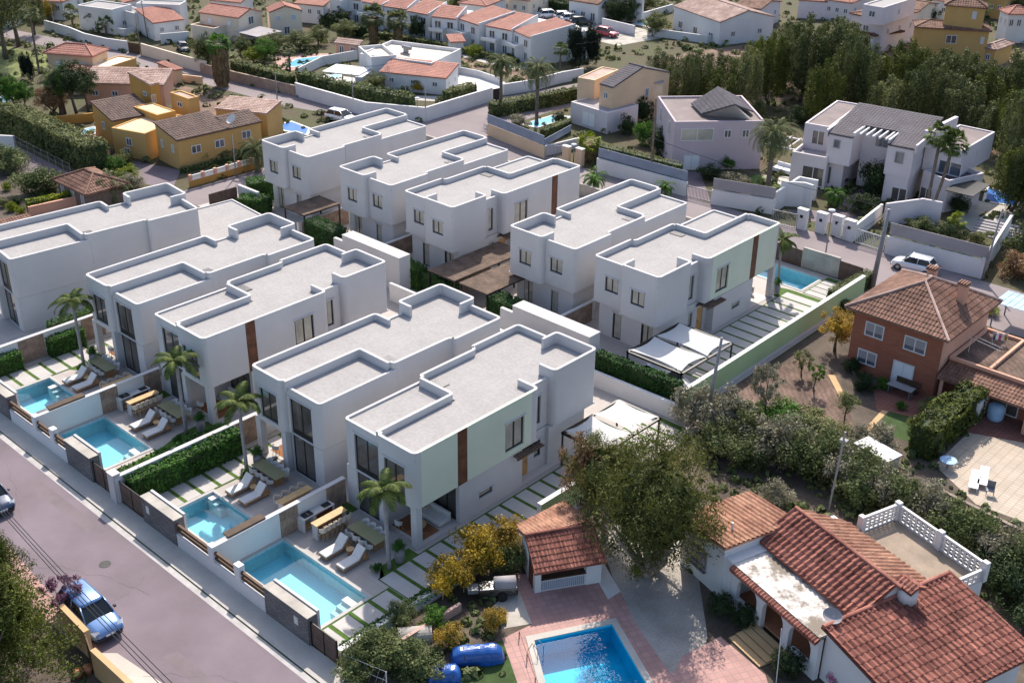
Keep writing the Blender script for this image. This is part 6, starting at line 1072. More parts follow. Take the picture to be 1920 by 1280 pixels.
win(t, 'y', 0, W*.07, W*.15, 4.6, 5.5, -1, 'blue_glass', 0, 'grey_wall', dep=-.06, hood=False); win(t, 'y', 0, W*.8, W*.9, 4.3, 5.5, -1, 'blue_glass', 0, 'grey_wall', dep=-.06, hood=False); win(t, 'y', .8, -2.2, .6, .3, 2.3, -1, 'window_glass', 2, 'white_paint', dep=-.06, hood=False, name='patio_door'); win(t, 'y', .1, W*.82, W+.0, .3, 1.8, -1, 'window_glass', 1, 'white_paint', dep=-.06, hood=False, name='patio_door'); win(t, 'y', 3.2, W*.45, W*.62, 4.6, 5.6, -1, 'blue_glass', 1, 'grey_wall', dep=-.06, hood=False)
at_frame(t, f, old)
vol(t, 'R3', (1062, 425), (1440, 440), (1692, 292), 5.7, wall='mauve', topm='flat_brown', ph=.15, zb=3.0, wins=(('R', 1, 4.2, .4, .8), ('F', 1, 3.1, 2.4, 1.4, 'blue_glass', .5, 1))); vol(t, 'R3', (1030, 640), (1330, 700), (1600, 640), 2.9, wall='mauve', topm='tile_grey', ph=.5, wins=(('F', 1, .2, 1.6, 1.6, 'window_glass', .0, .5),)); vol(t, 'R3', (235, 200), (400, 255), (640, 75), 5.6, wall='mauve', topm='flat_brown', ph=.15, wins=(('F', 1, 3.6, 1.4, 1.6, 'window_glass', .2, 1),))
vol(t, 'R3', (1320, 720), (1520, 785), (1660, 690), 2.9, kind='slab', wall='dark_frame', zb=2.8, name='awning'); vol(t, 'R3', (90, 480), (380, 520), (470, 440), 3.0, wall='mauve', topm='grey_wall', ph=.5, wins=(('F', 1, .2, 2.4, 2.1, 'window_glass', .3, 1),))
c_ = MB(); pc = P('R3', 1170, 330, 6.4)-t.location; c_.box(pc.x-.4, pc.y-.3, 5.5, pc.x+.4, pc.y+.3, 7.2); c_.build('chimney', 'mauve', t); c_ = MB(); pc = P('R3', 1310, 260, 6.4)-t.location; c_.box(pc.x-.2, pc.y-2.2, 5.5, pc.x+.2, pc.y+2.2, 7.3); c_.build('fire_wall', 'mauve', t)
t = thing('white_pergola', 'white pergola beams over the terrace left of the duplex', 'pergola', tuple(P('R3', 60, 560)), R_(10)); m_ = MB()
for i in range(6): m_.box(-3+i*1.1, -1.2, 2.6, -2.9+i*1.1, 2.8, 2.75)
m_.box(-3.1, -1.2, 2.45, 2.8, -1.0, 2.6); m_.box(-3.1, 2.6, 2.45, 2.8, 2.8, 2.6); m_.build('beams', 'white_paint', t)
for x, y in ((-3, -1.1), (2.6, -1.1), (-3, 2.7), (2.6, 2.7)): MB().box(x-.08, y-.08, 0, x+.08, y+.08, 2.45).build('post', 'white_paint', t)
t = thing('terrace_sofa', 'white terrace sofas under the white pergola', 'sofa', tuple(P('R3', 40, 600))); MB().box(-1.2, -.5, .1, 1.2, .5, .5).build('seat', 'white_plastic', t); MB().box(-1.2, .5, .1, 1.2, .65, .9).build('backrest', 'white_plastic', t)
# retaining and street walls of the upper street, right half
wallpath('street_wall', 'white street wall with a dark screen and hedge, before the pink house', [P('R2', 172, 742), P('R2', 940, 955)], 1.55, .25, 'white_wall', 'white_paint'); wallpath('dark_screen', 'blue grey screen panels on the wall before the pink house', [P('R2', 185, 735), P('R2', 940, 945)], 1.0, .06, 'blue_screen', cat='screen', z0=1.62); hedge('hedge', 'low hedge along the screen before the pink house', [P('R2', 200, 700), P('R2', 890, 880)], .6, 2.75, 'leaf_hedge_olive', dens=35)
wallpath('street_wall', 'white street wall with a rough grey screen, before the big date palm', [P('R2', 1152, 1020), P('R2', 1692, 1110)], 1.55, .25, 'white_wall', 'white_paint'); wallpath('reed_screen', 'rough grey reed screen on the wall before the big date palm', [P('R2', 1160, 1012), P('R2', 1690, 1100)], 1.1, .06, 'grey_wall', cat='screen', z0=1.62)
wallpath('street_wall', 'white street wall behind the parked white car', [P('R1', 822, 398), P('R1', 1580, 598)], 1.75, .25, 'white_wall', 'white_paint'); wallpath('grey_screen', 'grey screen panels above the wall behind the parked white car', [P('R1', 840, 390), P('R1', 1600, 592)], 1.15, .06, 'grey_wall', cat='screen', z0=1.82); wallpath('side_wall', 'pale side wall at the right end of the white car wall', [P('R1', 1585, 600), P('R1', 1800, 250)], 2.0, .25, 'dirty_white')
wallpath('garage_wall', 'white recessed wall with a pale garage door by the gate pillars', [P('R3', 0, 860), P('R3', 180, 870), P('R3', 240, 890)], 2.6, .25, 'white_wall'); wallpath('ramp_wall', 'stepped white ramp wall behind the gate pillars, left', [P('R1', 590, 300), P('R1', 800, 130)], 1.6, .25, 'white_wall'); wallpath('retaining_wall', 'pale retaining wall behind the grey screen, under the palms', [P('R1', 820, 190), P('R1', 1100, 150), P('R1', 1250, 180)], 2.4, .25, 'mauve', 'white_paint')
wallpath('retaining_wall', 'white wall of the sunken drive beside the reed screen', [P('R2', 1700, 1095), P('R2', 1900, 960), P('R2', 2050, 990)], 2.2, .25, 'white_wall')
gp = [('R1', 135, 210, 'leftmost'), ('R1', 285, 240, 'second from the left, with a letter box panel'), ('R1', 410, 262, 'third from the left, by the street lamp'), ('R1', 505, 300, 'rightmost')]
for i, (z, x, y, l) in enumerate(gp):
    t = thing('gate_pillar', 'white gate pillar on the upper street, '+l, 'gate pillar', tuple(P(z, x+30, y)), 0, 'white gate pillars'); MB().box(-.5, 0, 0, .5, .5, 2.0).build('pillar', 'white_wall', t); MB().box(-.55, -.04, 2.002, .55, .54, 2.08).build('cap', 'white_paint', t)
    MB().box(-.15, -.03, 1.2, .15, -.003, 1.5).build('letter_box', 'dark_frame', t)
def bargate(label, a, b, h=1.5, m='grey_metal'):
    d = (b-a); L = d.length; t = thing('barred_gate', label, 'gate', (a.x, a.y, 0), math.atan2(d.y, d.x), 'barred metal gates'); q = MB(); n = int(L/.16)
    for i in range(n+1): q.box(L*i/n-.02, -.02, .05, L*i/n+.02, .02, h)
    q.build('bars', m, t); q = MB(); q.box(0, -.03, h-.1, L, .03, h-.02); q.box(0, -.03, .1, L, .03, .18); q.build('rail', m, t)
bargate('pale barred gate right of the rightmost gate pillar', P('R1', 600, 318), P('R1', 815, 385), 1.5, 'white_paint'); bargate('narrow barred gate between the third and rightmost pillars', P('R1', 445, 275), P('R1', 505, 295), 1.5, 'white_paint'); bargate('pale barred gate left of the pillars', P('R1', -60, 170), P('R1', 135, 212), 1.6, 'grey_metal'); bargate('grey gate between the two screened street walls', P('R2', 945, 955), P('R2', 1150, 1010), 1.3, 'grey_metal'); bargate('blue gate right of the peach street wall', P('Z2', 1145, 892), P('Z2', 1230, 905), 1.7, 'blue_screen')
for i, (x, w_) in enumerate(((1255, 'left'), (1330, 'right'))): t = thing('gate_pillar', 'cream gate pillar beside the blue gate, '+w_, 'gate pillar', tuple(P('Z2', x, 920+i*14)), 0, 'cream gate pillars'); MB().box(-.4, 0, 0, .5, .5, 1.9).build('pillar', 'peach', t); MB().box(-.45, -.05, 1.902, .55, .55, 2.0).build('cap', 'white_paint', t)
# houses beyond the pines
t = hs('white_house', 'white house with a tan tiled roof and curved balcony, top right of centre', 'T2', (885, 55), (1300, 200), (1620, 95), 3.6, kind='gable', rise=1.3, wall='white_wall', tile='tile_pink', ov=.1, per=.4, wins=(('F', 3, .5, 1.1, 1.1, 'window_glass'), ('R', 2, 1.2, .8, .8)))
vol(t, 'T2', (940, 160), (1340, 205), (1380, 190), 2.1, wall='white_wall', ph=.35)
wallpath('white_wall', 'white garden wall in front of the tan roofed white house', [P('T2', 640, 320), P('T2', 1180, 395), P('T2', 1540, 370)], 1.2, .25, 'white_wall'); wallpath('white_wall', 'white wall behind the pale blue pool at the top', [P('T2', 230, 250), P('T2', 520, 320)], 1.5, .25, 'white_wall'); wallpath('white_wall', 'white wall beside the dark trees at the top', [P('T2', 560, 200), P('T2', 870, 110)], 1.3, .25, 'white_wall')
t = hs('pink_white_house', 'pale pink house with dark tiled skirts and balconies behind the pines', 'T3', (500, 110), (775, 160), (1055, 90), 5.0, kind='hip', rise=.5, hl=None, wall='mauve', tile='tile_brown', ov=.25, wins=(('R', 3, 2.6, .5, .9), ('F', 1, 2.8, 1.0, .9))) if 0 else hs('pink_white_house', 'pale pink house with dark tiled skirts and balconies behind the pines', 'T3', (500, 110), (775, 160), (1055, 90), 5.0, kind='hip', rise=.5, wall='mauve', tile='tile_brown', ov=.25, wins=(('R', 3, 2.6, .5, .9), ('F', 1, 2.8, 1.0, .9)))
vol(t, 'T3', (560, 60), (770, 75), (1040, -10), 7.2, wall='mauve', ph=.2, zb=4.8, wins=(('R', 1, 5.6, .5, .9), ('F', 1, 5.8, 1.0, .9))); vol(t, 'T3', (390, 205), (690, 290), (900, 250), 2.6, kind='hip', rise=.4, wall='white_wall', tile='tile_brown', ov=.3, wins=(('F', 3, .5, .9, 1.2, 'window_glass'),))
t = hs('yellow_villa', 'tall yellow villa with dark tiled skirts behind the pines, top right', 'T3', (1045, 215), (1640, 250), (1770, 215), 5.2, kind='hip', rise=.6, wall='ochre_light', tile='tile_brown', ov=.3, wins=(('F', 1, 3.0, 1.5, 1.2, 'window_glass', .3, .7), ('F', 1, 3.2, .5, 1.0, 'mauve', .85, 1)))
vol(t, 'T3', (1285, 35), (1610, 60), (1660, 30), 8.4, kind='hip', rise=.8, wall='ochre_light', tile='tile_brown', ov=.25, zb=5, wins=(('F', 1, 6.6, .6, 1.1, 'mauve', .5, 1),)); vol(t, 'T3', (1560, 390), (1690, 400), (1830, 350), 2.8, kind='hip', rise=.4, wall='ochre_light', tile='tile_pink', ov=.3, wins=(('F', 1, 1.0, .7, .9),))
hs('white_villa', 'white villa with arched dark windows at the top right corner', 'T3', (1735, 75), (1800, 110), (1990, 110), 4.6, kind='hip', rise=.8, wall='white_wall', tile='tile_coral', ov=.25, wins=(('R', 3, 2.6, .7, 1.1, 'window_glass'), ('F', 2, 2.6, .4, 1.0, 'window_glass')))
hs('white_house', 'white house with arches at the top edge above the parked cars', 'T2', (-60, 0), (200, 40), (330, 0), 3.2, kind='gable', rise=.7, wall='white_wall', tile='tile_brown', ov=.1, wins=(('F', 3, .4, .9, 1.3, 'window_glass'),)); hs('white_house', 'pale house at the top edge beside the dark tree clump', 'T2', (370, 0), (600, 15), (690, 0), 3.4, wall='mauve', ph=.4, wins=(('F', 2, 1.4, .8, .8, 'tarp_light'),)); hs('white_house', 'distant white house at the very top edge above the pines', 'T3', (80, 0), (330, 15), (480, 0), 3.0, kind='gable', rise=.5, wall='mauve', tile='tile_coral', ov=.1); hs('white_house', 'distant white house cut by the top edge, right of the cream house', 'R7', (1250, -30), (1480, -10), (1800, -30), 3.4, wall='white_wall')
hs('white_house', 'distant white house with a coral roof at the top edge, behind the cream house', 'R7', (300, 0), (620, 30), (900, 0), 3.4, kind='gable', rise=.5, wall='white_wall', tile='tile_coral', ov=.1)
hedge('hedge', 'long dark hedge behind the parked cars', [P('T1', 1180, 20), P('T1', 1420, 45), P('T1', 1930, 160)], 1.2, 2.0, 'leaf_dark', dens=20, leaf=.25); hedge('hedge', 'dark hedge running down from the cream house garden', [P('R7', 1230, 180), P('R7', 1560, 270), P('R7', 1900, 390)], 1.4, 1.6, 'leaf_dark', dens=20, leaf=.25)
# left edge
hedge('big_hedge', 'massive tall clipped hedge running down the left side', [P('R5', -40, 330), P('R5', 230, 380), P('R5', 560, 540), P('R5', 960, 730)], 2.6, 3.2, 'leaf_hedge_olive', dens=55, leaf=.16, rough=.35, core='leaf_dark')
hs('garden_pavilion', 'small garden pavilion with a brown hipped tile roof, left', 'R5', (545, 790), (830, 925), (1035, 760), 2.1, kind='hip', rise=.9, wall='pole_wood', tile='tile_brown', ov=.35, cat='pavilion', per=.28, wins=(('F', 3, .2, .6, 1.6, 'window_glass'),))
wallpath('garden_wall', 'ochre garden wall behind the pale pool, left', [P('R5', 380, 300), P('R5', 905, 250)], 1.1, .25, 'ochre'); wirefence('upper wire fence beside the big hedge', [P('R5', 150, 520), P('R5', 690, 800)], 1.7, 1.6); wirefence('lower wire fence beside the olive shrubs, left edge', [P('R5', -10, 580), P('R5', 500, 850)], 1.2, 1.6)
sheet('side_court', 'asphalt', .006, PP('R5', -20, 520, 150, 480, 700, 760, 520, 850, -20, 640)); sheet('left_gardens', 'earth_dark', .0035, PP('R5', -400, 700, 100, 560, 900, 800, 1250, 950, 1300, 1060, -500, 1500)); sheet('patio', 'pink_paving', .006, PP('R4', 0, 800, 300, 720, 380, 880, 120, 920)); sheet('ochre_yard', 'asphalt', .0055, PP('R4', 560, 980, 1080, 1080, 1000, 1250, 700, 1200))
sheet('far_lawn', 'lawn_dry', .005, PP('R6', -200, 380, 440, 520, 450, 640, 100, 760, -200, 720)); sheet('green_lawn', 'leaf_lawn', .007, PP('R5', 150, 200, 400, 170, 450, 250, 330, 300)); wallpath('white_low_wall', 'white wall end at the left edge beside the fences', [P('R5', -30, 500), P('R5', 150, 510)], 1.5, .25, 'white_wall'); wallpath('boundary_wall', 'brown wall topped with yellow green shrubs behind the leftmost villa', [P('R5', 290, 1160), P('R5', 960, 1010)], 1.0, .25, 'salmon', 'tile_brown')
m_ = MB(); a, b = P('R5', -10, 1210, 1.6), P('R5', 290, 1140, 1.6); d = (b-a).normalized(); n = Vector((d.y, -d.x, 0)); tilequad(m_, [a+n*.6-Vector((0, 0, .25)), b+n*.6-Vector((0, 0, .25)), b-n*.5, a-n*.5], .26, .36, .05); t = thing('tiled_wall_top', 'strip of brown roof tiles cut by the left edge above the leftmost villa', 'tiled wall', (0, 0, 0)); m_.build('tiles', 'tile_brown', t); m_ = MB(); m_.prism([(p.x, p.y) for p in (a+n*.3, b+n*.3, b-n*.2, a-n*.2)], 0, 1.4); m_.build('wall', 'salmon', t)
hedge('hedge', 'row of yellow green shrubs behind the leftmost villa', [P('R5', 280, 1130), P('R5', 870, 990)], .8, 1.3, 'leaf_bright', dens=80, leaf=.14, rough=.3)
for i, (x, y, w_, h, lm, l) in enumerate(((120, 700, 4.0, 2.6, 'leaf_olive', 'large olive shrub at the left edge beside the fence'), (330, 900, 4.4, 2.8, 'leaf_olive', 'large grey green shrub left of the garden pavilion'), (500, 880, 3.2, 2.4, 'leaf_olive', 'grey green shrub touching the garden pavilion'), (60, 650, 3.4, 2.4, 'leaf_olive', 'olive shrub cut by the left edge'), (75, 880, 1.1, 1.0, 'leaf_bright', 'topmost yellow green ball shrub at the left edge'), (30, 1040, 1.2, 1.0, 'leaf_hedge_olive', 'dull green ball shrub at the left edge'), (115, 1080, 1.1, 1.0, 'leaf_bright', 'yellow green ball shrub next to the dull green one'), (200, 1110, 1.1, .9, 'leaf_bright', 'lowest yellow green ball shrub beside the shrub row'), (165, 1040, 1.3, 1.2, 'leaf_dark', 'dark ball shrub between the yellow green ones'), (1090, 690, 2.2, 1.6, 'leaf_green', 'green bush right of the garden pavilion roof'), (1180, 640, 2.2, 1.8, 'leaf_hedge_olive', 'olive bush at the yellow house corner'), (1230, 770, 2.4, 1.5, 'leaf_bright', 'bright bush right of the grey date palm'), (1270, 860, 2.6, 1.5, 'leaf_grey', 'grey green bush beside the grey date palm'), (1010, 590, 1.8, 1.2, 'leaf_purple', 'purple flowering bush below the yellow house'), (930, 560, 1.6, 1.2, 'leaf_bright', 'bright bush beside the purple one'))): bush('shrub', l, P('R5', x, y+25), w_, h, lm, 'ball' if 'ball' in l else 'bush', seed=i)
palm('palm_tree', 'dusty green date palm beside the garden pavilion', P('R5', 1070, 1010), 1.6, 'date', 3.0, 34, .3, 'leaf_date', seed=11); palm('palm_tree', 'date palm half hidden behind the farthest back villa', P('Q7', 110, 560), 2.4, 'date', 2.9, 34, .3, 'leaf_date', seed=12)
bal = thing('balustrade', 'orange balustrade of the pale pool, left', 'balustrade', tuple(P('R5', 590, 420)), R_(40)); m_ = MB(); m_.box(0, 0, .6, 4.5, .15, .7); m_.box(0, 0, 0, 4.5, .15, .1); m_.build('rail', 'salmon', bal); m_ = MB()
for i in range(18): m_.box(.1+i*.25, .04, .1, .18+i*.25, .11, .6)
m_.build('baluster', 'salmon', bal)
for i, (zn, x, y, h, w_, key, lm, l, tr) in enumerate((('R6', 60, 560, 13.5, 9, 'pine', 'leaf_pine', 'biggest dark pine at the top left corner', .3), ('R6', 180, 440, 12, 8, 'pine', 'leaf_pine', 'dark pine right of the biggest one, top left', .35), ('R6', -20, 330, 12, 8, 'pine', 'leaf_pine', 'dark pine cut by the left edge, top', .3), ('R6', 330, 330, 7, 5, 'pine', 'leaf_pine', 'lower dark pine beside the lone tall palm', .2), ('R6', 470, 200, 3.4, 3, 'leafy', 'leaf_yellow', 'yellow leaved tree behind the scalloped wall', .2), ('R6', 880, 290, 3.2, 2.2, 'leafy', 'leaf_dark', 'small dark tree in the top left white courtyard', .45), ('R6', 730, 1090, 6.5, 5, 'leafy', 'leaf_dark', 'dark broad tree before the salmon house', .35), ('R6', 840, 1060, 5.5, 3.6, 'leafy', 'leaf_dark', 'dark tree right of the broad one, by the ochre wall', .4), ('R6', 620, 1080, 6, 4, 'leafy', 'leaf_green', 'green tree beside the grey feather palm', .4), ('R6', 500, 1090, 3.6, 4, 'leafy', 'leaf_brown', 'low reddish tree by the green lawn', .1), ('R6', 60, 1010, 4.6, 3.4, 'leafy', 'leaf_dark', 'dark banana like tree at the left edge', .2), ('R6', 150, 1030, 4.2, 3.4, 'leafy', 'leaf_green', 'green tree at the left edge above the hedge', .2), ('R6', 250, 1020, 3.0, 2.6, 'leafy', 'leaf_green', 'small green tree left of the green lawn', .2), ('R7', 260, 720, 5.0, 4.4, 'leafy', 'leaf_pine', 'grey green tree touching the thick skirted palm', .2), ('R7', 640, 620, 3.2, 2.8, 'leafy', 'leaf_olive', 'olive tree in the garden of the cream house', .3), ('R7', 880, 640, 3.2, 3.6, 'leafy', 'leaf_green', 'green tree in front of the cream house gables', .2), ('R7', 960, 540, 3.0, 4.2, 'leafy', 'leaf_hedge_olive', 'wide shrubby tree under the cream house awning', .1), ('R7', 1250, 530, 3.0, 4.6, 'leafy', 'leaf_hedge_olive', 'wide green tree behind the long blue pool', .1), ('R7', 1430, 470, 2.8, 3.6, 'leafy', 'leaf_hedge_olive', 'green tree left of the pool house', .1), ('R7', 1700, 400, 2.8, 4.0, 'leafy', 'leaf_hedge_olive', 'green tree behind the pool house', .1), ('R7', 1520, 150, 3.4, 3.4, 'leafy', 'leaf_dark', 'dark round tree at the left end of the terraced row', .1), ('R7', 760, 660, 2.2, 3.2, 'leafy', 'leaf_bright', 'bright low tree beside the long hedge', .05), ('R8', 720, 560, 2.6, 3.2, 'leafy', 'leaf_hedge_olive', 'round green tree before the modern white house', .1), ('R8', 1000, 620, 1.6, 1.9, 'leafy', 'leaf_dark', 'small dark tree under the windows of the coral roofed wing', .1), ('T1', 620, 290, 3.6, 2.6, 'leafy', 'leaf_dark', 'dark clipped tree before the terraced row', .02), ('T1', 1040, 410, 2.0, 2.6, 'leafy', 'leaf_bright', 'bright bush like tree below the terraced row', .02), ('T1', 1330, 400, 1.8, 2.8, 'leafy', 'leaf_dark', 'dark low tree before the nearest terraced house', .02), ('Z2', 430, 520, 1.6, 2.0, 'leafy', 'leaf_yellow', 'yellowish tree behind the corner of the white street wall', .05))): tree('tree', l, P(zn, x, y), h, w_, key, lm, trunk=tr, seed=i)
palm('palm_tree', 'lone tall thin palm at the top left', P('R6', 375, 700), 8.0, 'fan', 1.5, 40, .14, 'leaf_date', seed=21, lean=(-.5, .3)); palm('palm_tree', 'grey feather palm before the salmon house', P('R6', 590, 1080), 4.6, 'date', 3.0, 30, .3, 'leaf_date', seed=22); palm('palm_tree', 'thick palm with a huge dead frond skirt beside the upper road', P('R7', 430, 900), 5.6, 'fan', 1.8, 46, .45, 'leaf_green', seed=23, skirt=1.15)
palm('palm_tree', 'small fan palm beside the long blue pool', P('R7', 1135, 745), 2.9, 'fan', 1.2, 34, .14, 'leaf_date', seed=24); palm('palm_tree', 'bushy palm in the white courtyard at the top left', P('R6', 1010, 330), 1.5, 'fan', 1.7, 34, .2, 'leaf_palm', seed=25); palm('palm_tree', 'fan palm behind the scalloped wall', P('R6', 690, 240), 2.0, 'fan', 1.6, 34, .16, 'leaf_date', seed=26)
palm('palm_tree', 'left of two tall fan palms before the terraced row', P('T1', 310, 310), 4.0, 'fan', 2.3, 60, .16, 'leaf_date', seed=27, skirt=.7); palm('palm_tree', 'right of two tall fan palms before the terraced row', P('T1', 487, 325), 3.6, 'fan', 2.1, 60, .16, 'leaf_date', seed=28, skirt=.6)
palm('palm_tree', 'left of two tall date palms at the pool behind the peach wall', P('Z2', 897, 640), 6.3, 'date', 2.5, 40, .22, 'leaf_date', seed=29); palm('palm_tree', 'right of two tall date palms at the pool behind the peach wall', P('Z2', 1098, 700), 6.6, 'date', 3.0, 44, .22, 'leaf_date', seed=30); palm('palm_tree', 'slim fan palm before the nearest terraced house', P('Z2', 1230, 410), 3.2, 'fan', 1.3, 36, .13, 'leaf_palm', seed=31)
palm('palm_tree', 'big date palm on the lawn before the duplex', P('Z3', 478, 1062), 5.9, 'date', 3.3, 60, .27, 'leaf_date', seed=32); palm('palm_tree', 'left of the twin fan palms before the duplex', P('R3', 1140, 945), 8.4, 'fan', 1.7, 40, .16, 'leaf_palm', seed=33, lean=(.1, .1)); palm('palm_tree', 'right of the twin fan palms before the duplex', P('R3', 1175, 955), 7.8, 'fan', 1.7, 40, .16, 'leaf_palm', seed=34, lean=(.9, .5))
palm('palm_tree', 'small bright palm behind the grey screen', P('R1', 1385, 230), 1.2, 'fan', 1.1, 30, .12, 'leaf_bright', seed=35); palm('palm_tree', 'leafy young palm right of the dark strip back villa', P('Q3', 975, 150, 0), 1.6, 'date', 2.0, 26, .16, 'leaf_green', seed=36); palm('palm_tree', 'small young palm against the white street wall', P('R2', 760, 960), 1.2, 'date', 1.4, 20, .1, 'leaf_green', seed=37)
palm('palm_tree', 'bushy clipped palm beside the cream gate pillars', P('R2', 110, 640), 2.0, 'fan', 1.6, 40, .2, 'leaf_bright', seed=38, skirt=1.0); sheet('palm_lawn', 'leaf_lawn', .008, PP('R2', 1400, 830, 1560, 760, 1790, 870, 1700, 930)); palm('palm_tree', 'young palm on the drive between the gate pillars', P('R3', 430, 860), 1.2, 'date', 1.8, 22, .12, 'leaf_green', seed=39)
for i, (zn, x, y, w_, h, lm, l) in enumerate((('R2', 570, 300, 2.6, 3.2, 'leaf_dark', 'dark round tree between the peach and pink houses'), ('R2', 590, 480, 2.6, 3.0, 'leaf_green', 'green bush left of the pink house'), ('R2', 430, 400, 2.2, 2.4, 'leaf_dark', 'dark bush in the gap left of the pink house'), ('R2', 720, 560, 3.0, 3.0, 'leaf_dark', 'dark shrub mass in front of the pink house'), ('R2', 840, 640, 1.8, 1.6, 'leaf_olive', 'small shrub at the pink house corner'), ('R2', 1400, 610, 3.0, 2.6, 'leaf_hedge_olive', 'olive tree like shrub right of the pink garage'), ('R2', 1210, 660, 2.2, 3.0, 'leaf_dark', 'dark shrub at the pink garage'), ('R2', 1120, 780, 2.6, 1.8, 'leaf_dark', 'dark shrub beside the sunken drive'), ('R2', 1360, 850, 3.0, 1.6, 'leaf_grey', 'grey flowering shrub above the reed screen'), ('R2', 1290, 700, 1.8, 1.6, 'leaf_green', 'green shrub right of the dark one at the drive'), ('R3', 740, 760, 3.2, 4.2, 'leaf_dark', 'tall dark tree in the middle recess of the duplex'), ('R3', 660, 900, 3.2, 2.2, 'leaf_dark', 'dark shrub below the recess of the duplex'), ('R3', 1110, 1030, 2.4, 1.4, 'leaf_olive', 'olive shrub above the grey screen, left'), ('R3', 1330, 1080, 2.8, 1.5, 'leaf_olive', 'olive shrub above the grey screen, middle'), ('R3', 1560, 1130, 2.0, 1.2, 'leaf_hedge_olive', 'olive shrub above the grey screen, right'), ('R3', 1400, 900, 2.2, 2.0, 'leaf_dark', 'dark shrub under the dark awning of the duplex'), ('Z2', 1000, 690, 2.6, 1.6, 'leaf_grey', 'grey green shrub left of the blue pool'), ('Z2', 1225, 680, 1.9, 1.6, 'leaf_dark', 'dark ball shrub at the blue pool'), ('Z2', 760, 800, 1.6, .9, 'leaf_brown', 'dry shrub at the end of the peach wall'), ('R1', 1860, 570, 3.4, 2.6, 'leaf_brown', 'brownish shrub at the far right street corner'), ('R1', 1880, 430, 3.6, 3.4, 'leaf_pine', 'dark tree like shrub at the right edge'), ('R1', 1660, 855, 1.4, .9, 'leaf_bright', 'low bright shrub behind the brick house'))): bush('shrub', l, P(zn, x, y+20), w_, h, lm, 'ball' if 'ball' in l or 'round' in l else 'bush', seed=i)
for i, (x, y, h, w_) in enumerate(((205, 745, 3.6, .9), (1325, 700, 5.0, 2.6), (1420, 690, 5.0, 2.4))):
    zn = 'R6' if i == 0 else 'T1'; xx, yy = ((250, 760), (1765, 490), (1875, 480))[i]; tree('cypress', ('dark narrow cypress on the lawn at the top left', 'left of two dark cypresses at the terraced row', 'right of two dark cypresses at the terraced row')[i], P(zn, xx, yy), (3.8, 6.6, 6.2)[i], (1.3, 3.0, 2.8)[i], 'column', 'leaf_cypress', trunk=.02, cat='cypress', group='dark cypresses', seed=i)
tree('cypress', 'second narrow cypress left of the lone tall palm', P('R6', 300, 770), 3.9, 1.2, 'column', 'leaf_cypress', trunk=.02, cat='cypress', group='dark cypresses', seed=1)
# pine wood: every tree its own
sheet('wood_floor', 'earth', .004, PP('Z3', -160, 330, 800, 180, 2300, 300, 2300, 1050, 1700, 900, 1500, 690, 900, 560, 500, 560, -100, 500))
pines = [(1262, 200, 5.5, 5), (1300, 205, 6.5, 5), (1345, 212, 7, 5.5), (1392, 205, 7.5, 6), (1290, 165, 5, 4.5), (1345, 170, 5.5, 5), (1440, 195, 8, 6), (1240, 150, 4.5, 4), (1500, 190, 10.5, 8), (1555, 195, 12, 9), (1470, 165, 8, 7), (1590, 225, 9, 7), (1640, 205, 8, 6), (1690, 215, 9, 7), (1745, 212, 9, 7), (1790, 225, 9, 7), (1535, 235, 7, 6), (1660, 245, 8, 6), (1720, 250, 8.5, 7), (1780, 262, 8.5, 7), (1835, 245, 8, 7), (1885, 240, 8, 7), (1840, 285, 7, 6), (1885, 290, 7, 6), (1925, 270, 8, 7), (1620, 185, 7, 6), (1905, 345, 9, 7), (1925, 400, 9, 6), (1895, 395, 7, 5), (1480, 130, 7, 6), (1570, 140, 8, 7), (1415, 165, 6, 5), (1850, 185, 6, 5), (1915, 180, 6, 6), (1700, 170, 6, 5)]
PS = sorted((q[0], q[1]) for q in pines); k3 = [('leaf_forest', 'dull green'), ('leaf_pine', 'dark'), ('leaf_hedge_olive', 'yellowish green'), ('leaf_conifer', 'olive brown')]
for i, (x, y, h, w_) in enumerate(pines):
    lm, cn = k3[(0, 1, 3, 2, 0, 1, 3)[i % 7] if i not in (8, 9) else 1]; h *= (1, 1.18, .86, 1.08, .94)[i % 5]; w_ *= (.9, .78, 1, .84, .95)[i % 5]; tree('pine_tree', '%s pine of the wood, %s rank, %s' % (cn, 'back' if y < 190 else 'middle' if y < 240 else 'front', ordw(PS.index((x, y))+1)+' from the left'), P('F', x, y), h, w_*1.2, 'pine', lm, trunk=.1, cat='pine tree', group='pine wood behind the right houses', seed=i)
for i, (x, y, w_, lm) in enumerate(((1300, 178, 2.6, 'leaf_bright'), (1340, 190, 2.6, 'leaf_bright'), (1420, 215, 2.4, 'leaf_hedge_olive'), (1560, 175, 2.2, 'leaf_bright'), (1500, 232, 3, 'leaf_dark'), (1700, 205, 2, 'leaf_bright'))): bush('understorey_shrub', ('bright' if lm == 'leaf_bright' else 'dark' if lm == 'leaf_dark' else 'olive')+' shrub at the foot of the pines, '+ORD[i]+' from the left', P('F', x, y), w_, w_*.8, lm, group='shrubs under the pines', seed=i)
tree('yellow_tree', 'yellow leaved tree at the top edge of the pine wood', P('T3', 420, 130), 3.6, 3.2, 'leafy', 'leaf_yellow', trunk=.2); tree('tree', 'dark tree clump right of the parked cars, left one', P('T2', 330, 200), 4.5, 4.5, 'leafy', 'leaf_dark', trunk=.05, seed=1); tree('tree', 'dark tree clump right of the parked cars, right one', P('T2', 460, 205), 4.3, 4.2, 'leafy', 'leaf_dark', trunk=.05, seed=2); tree('tree', 'dark tree between the yellow villa and the pale pink house', P('T3', 1190, 130), 4, 4, 'leafy', 'leaf_dark', trunk=.1)
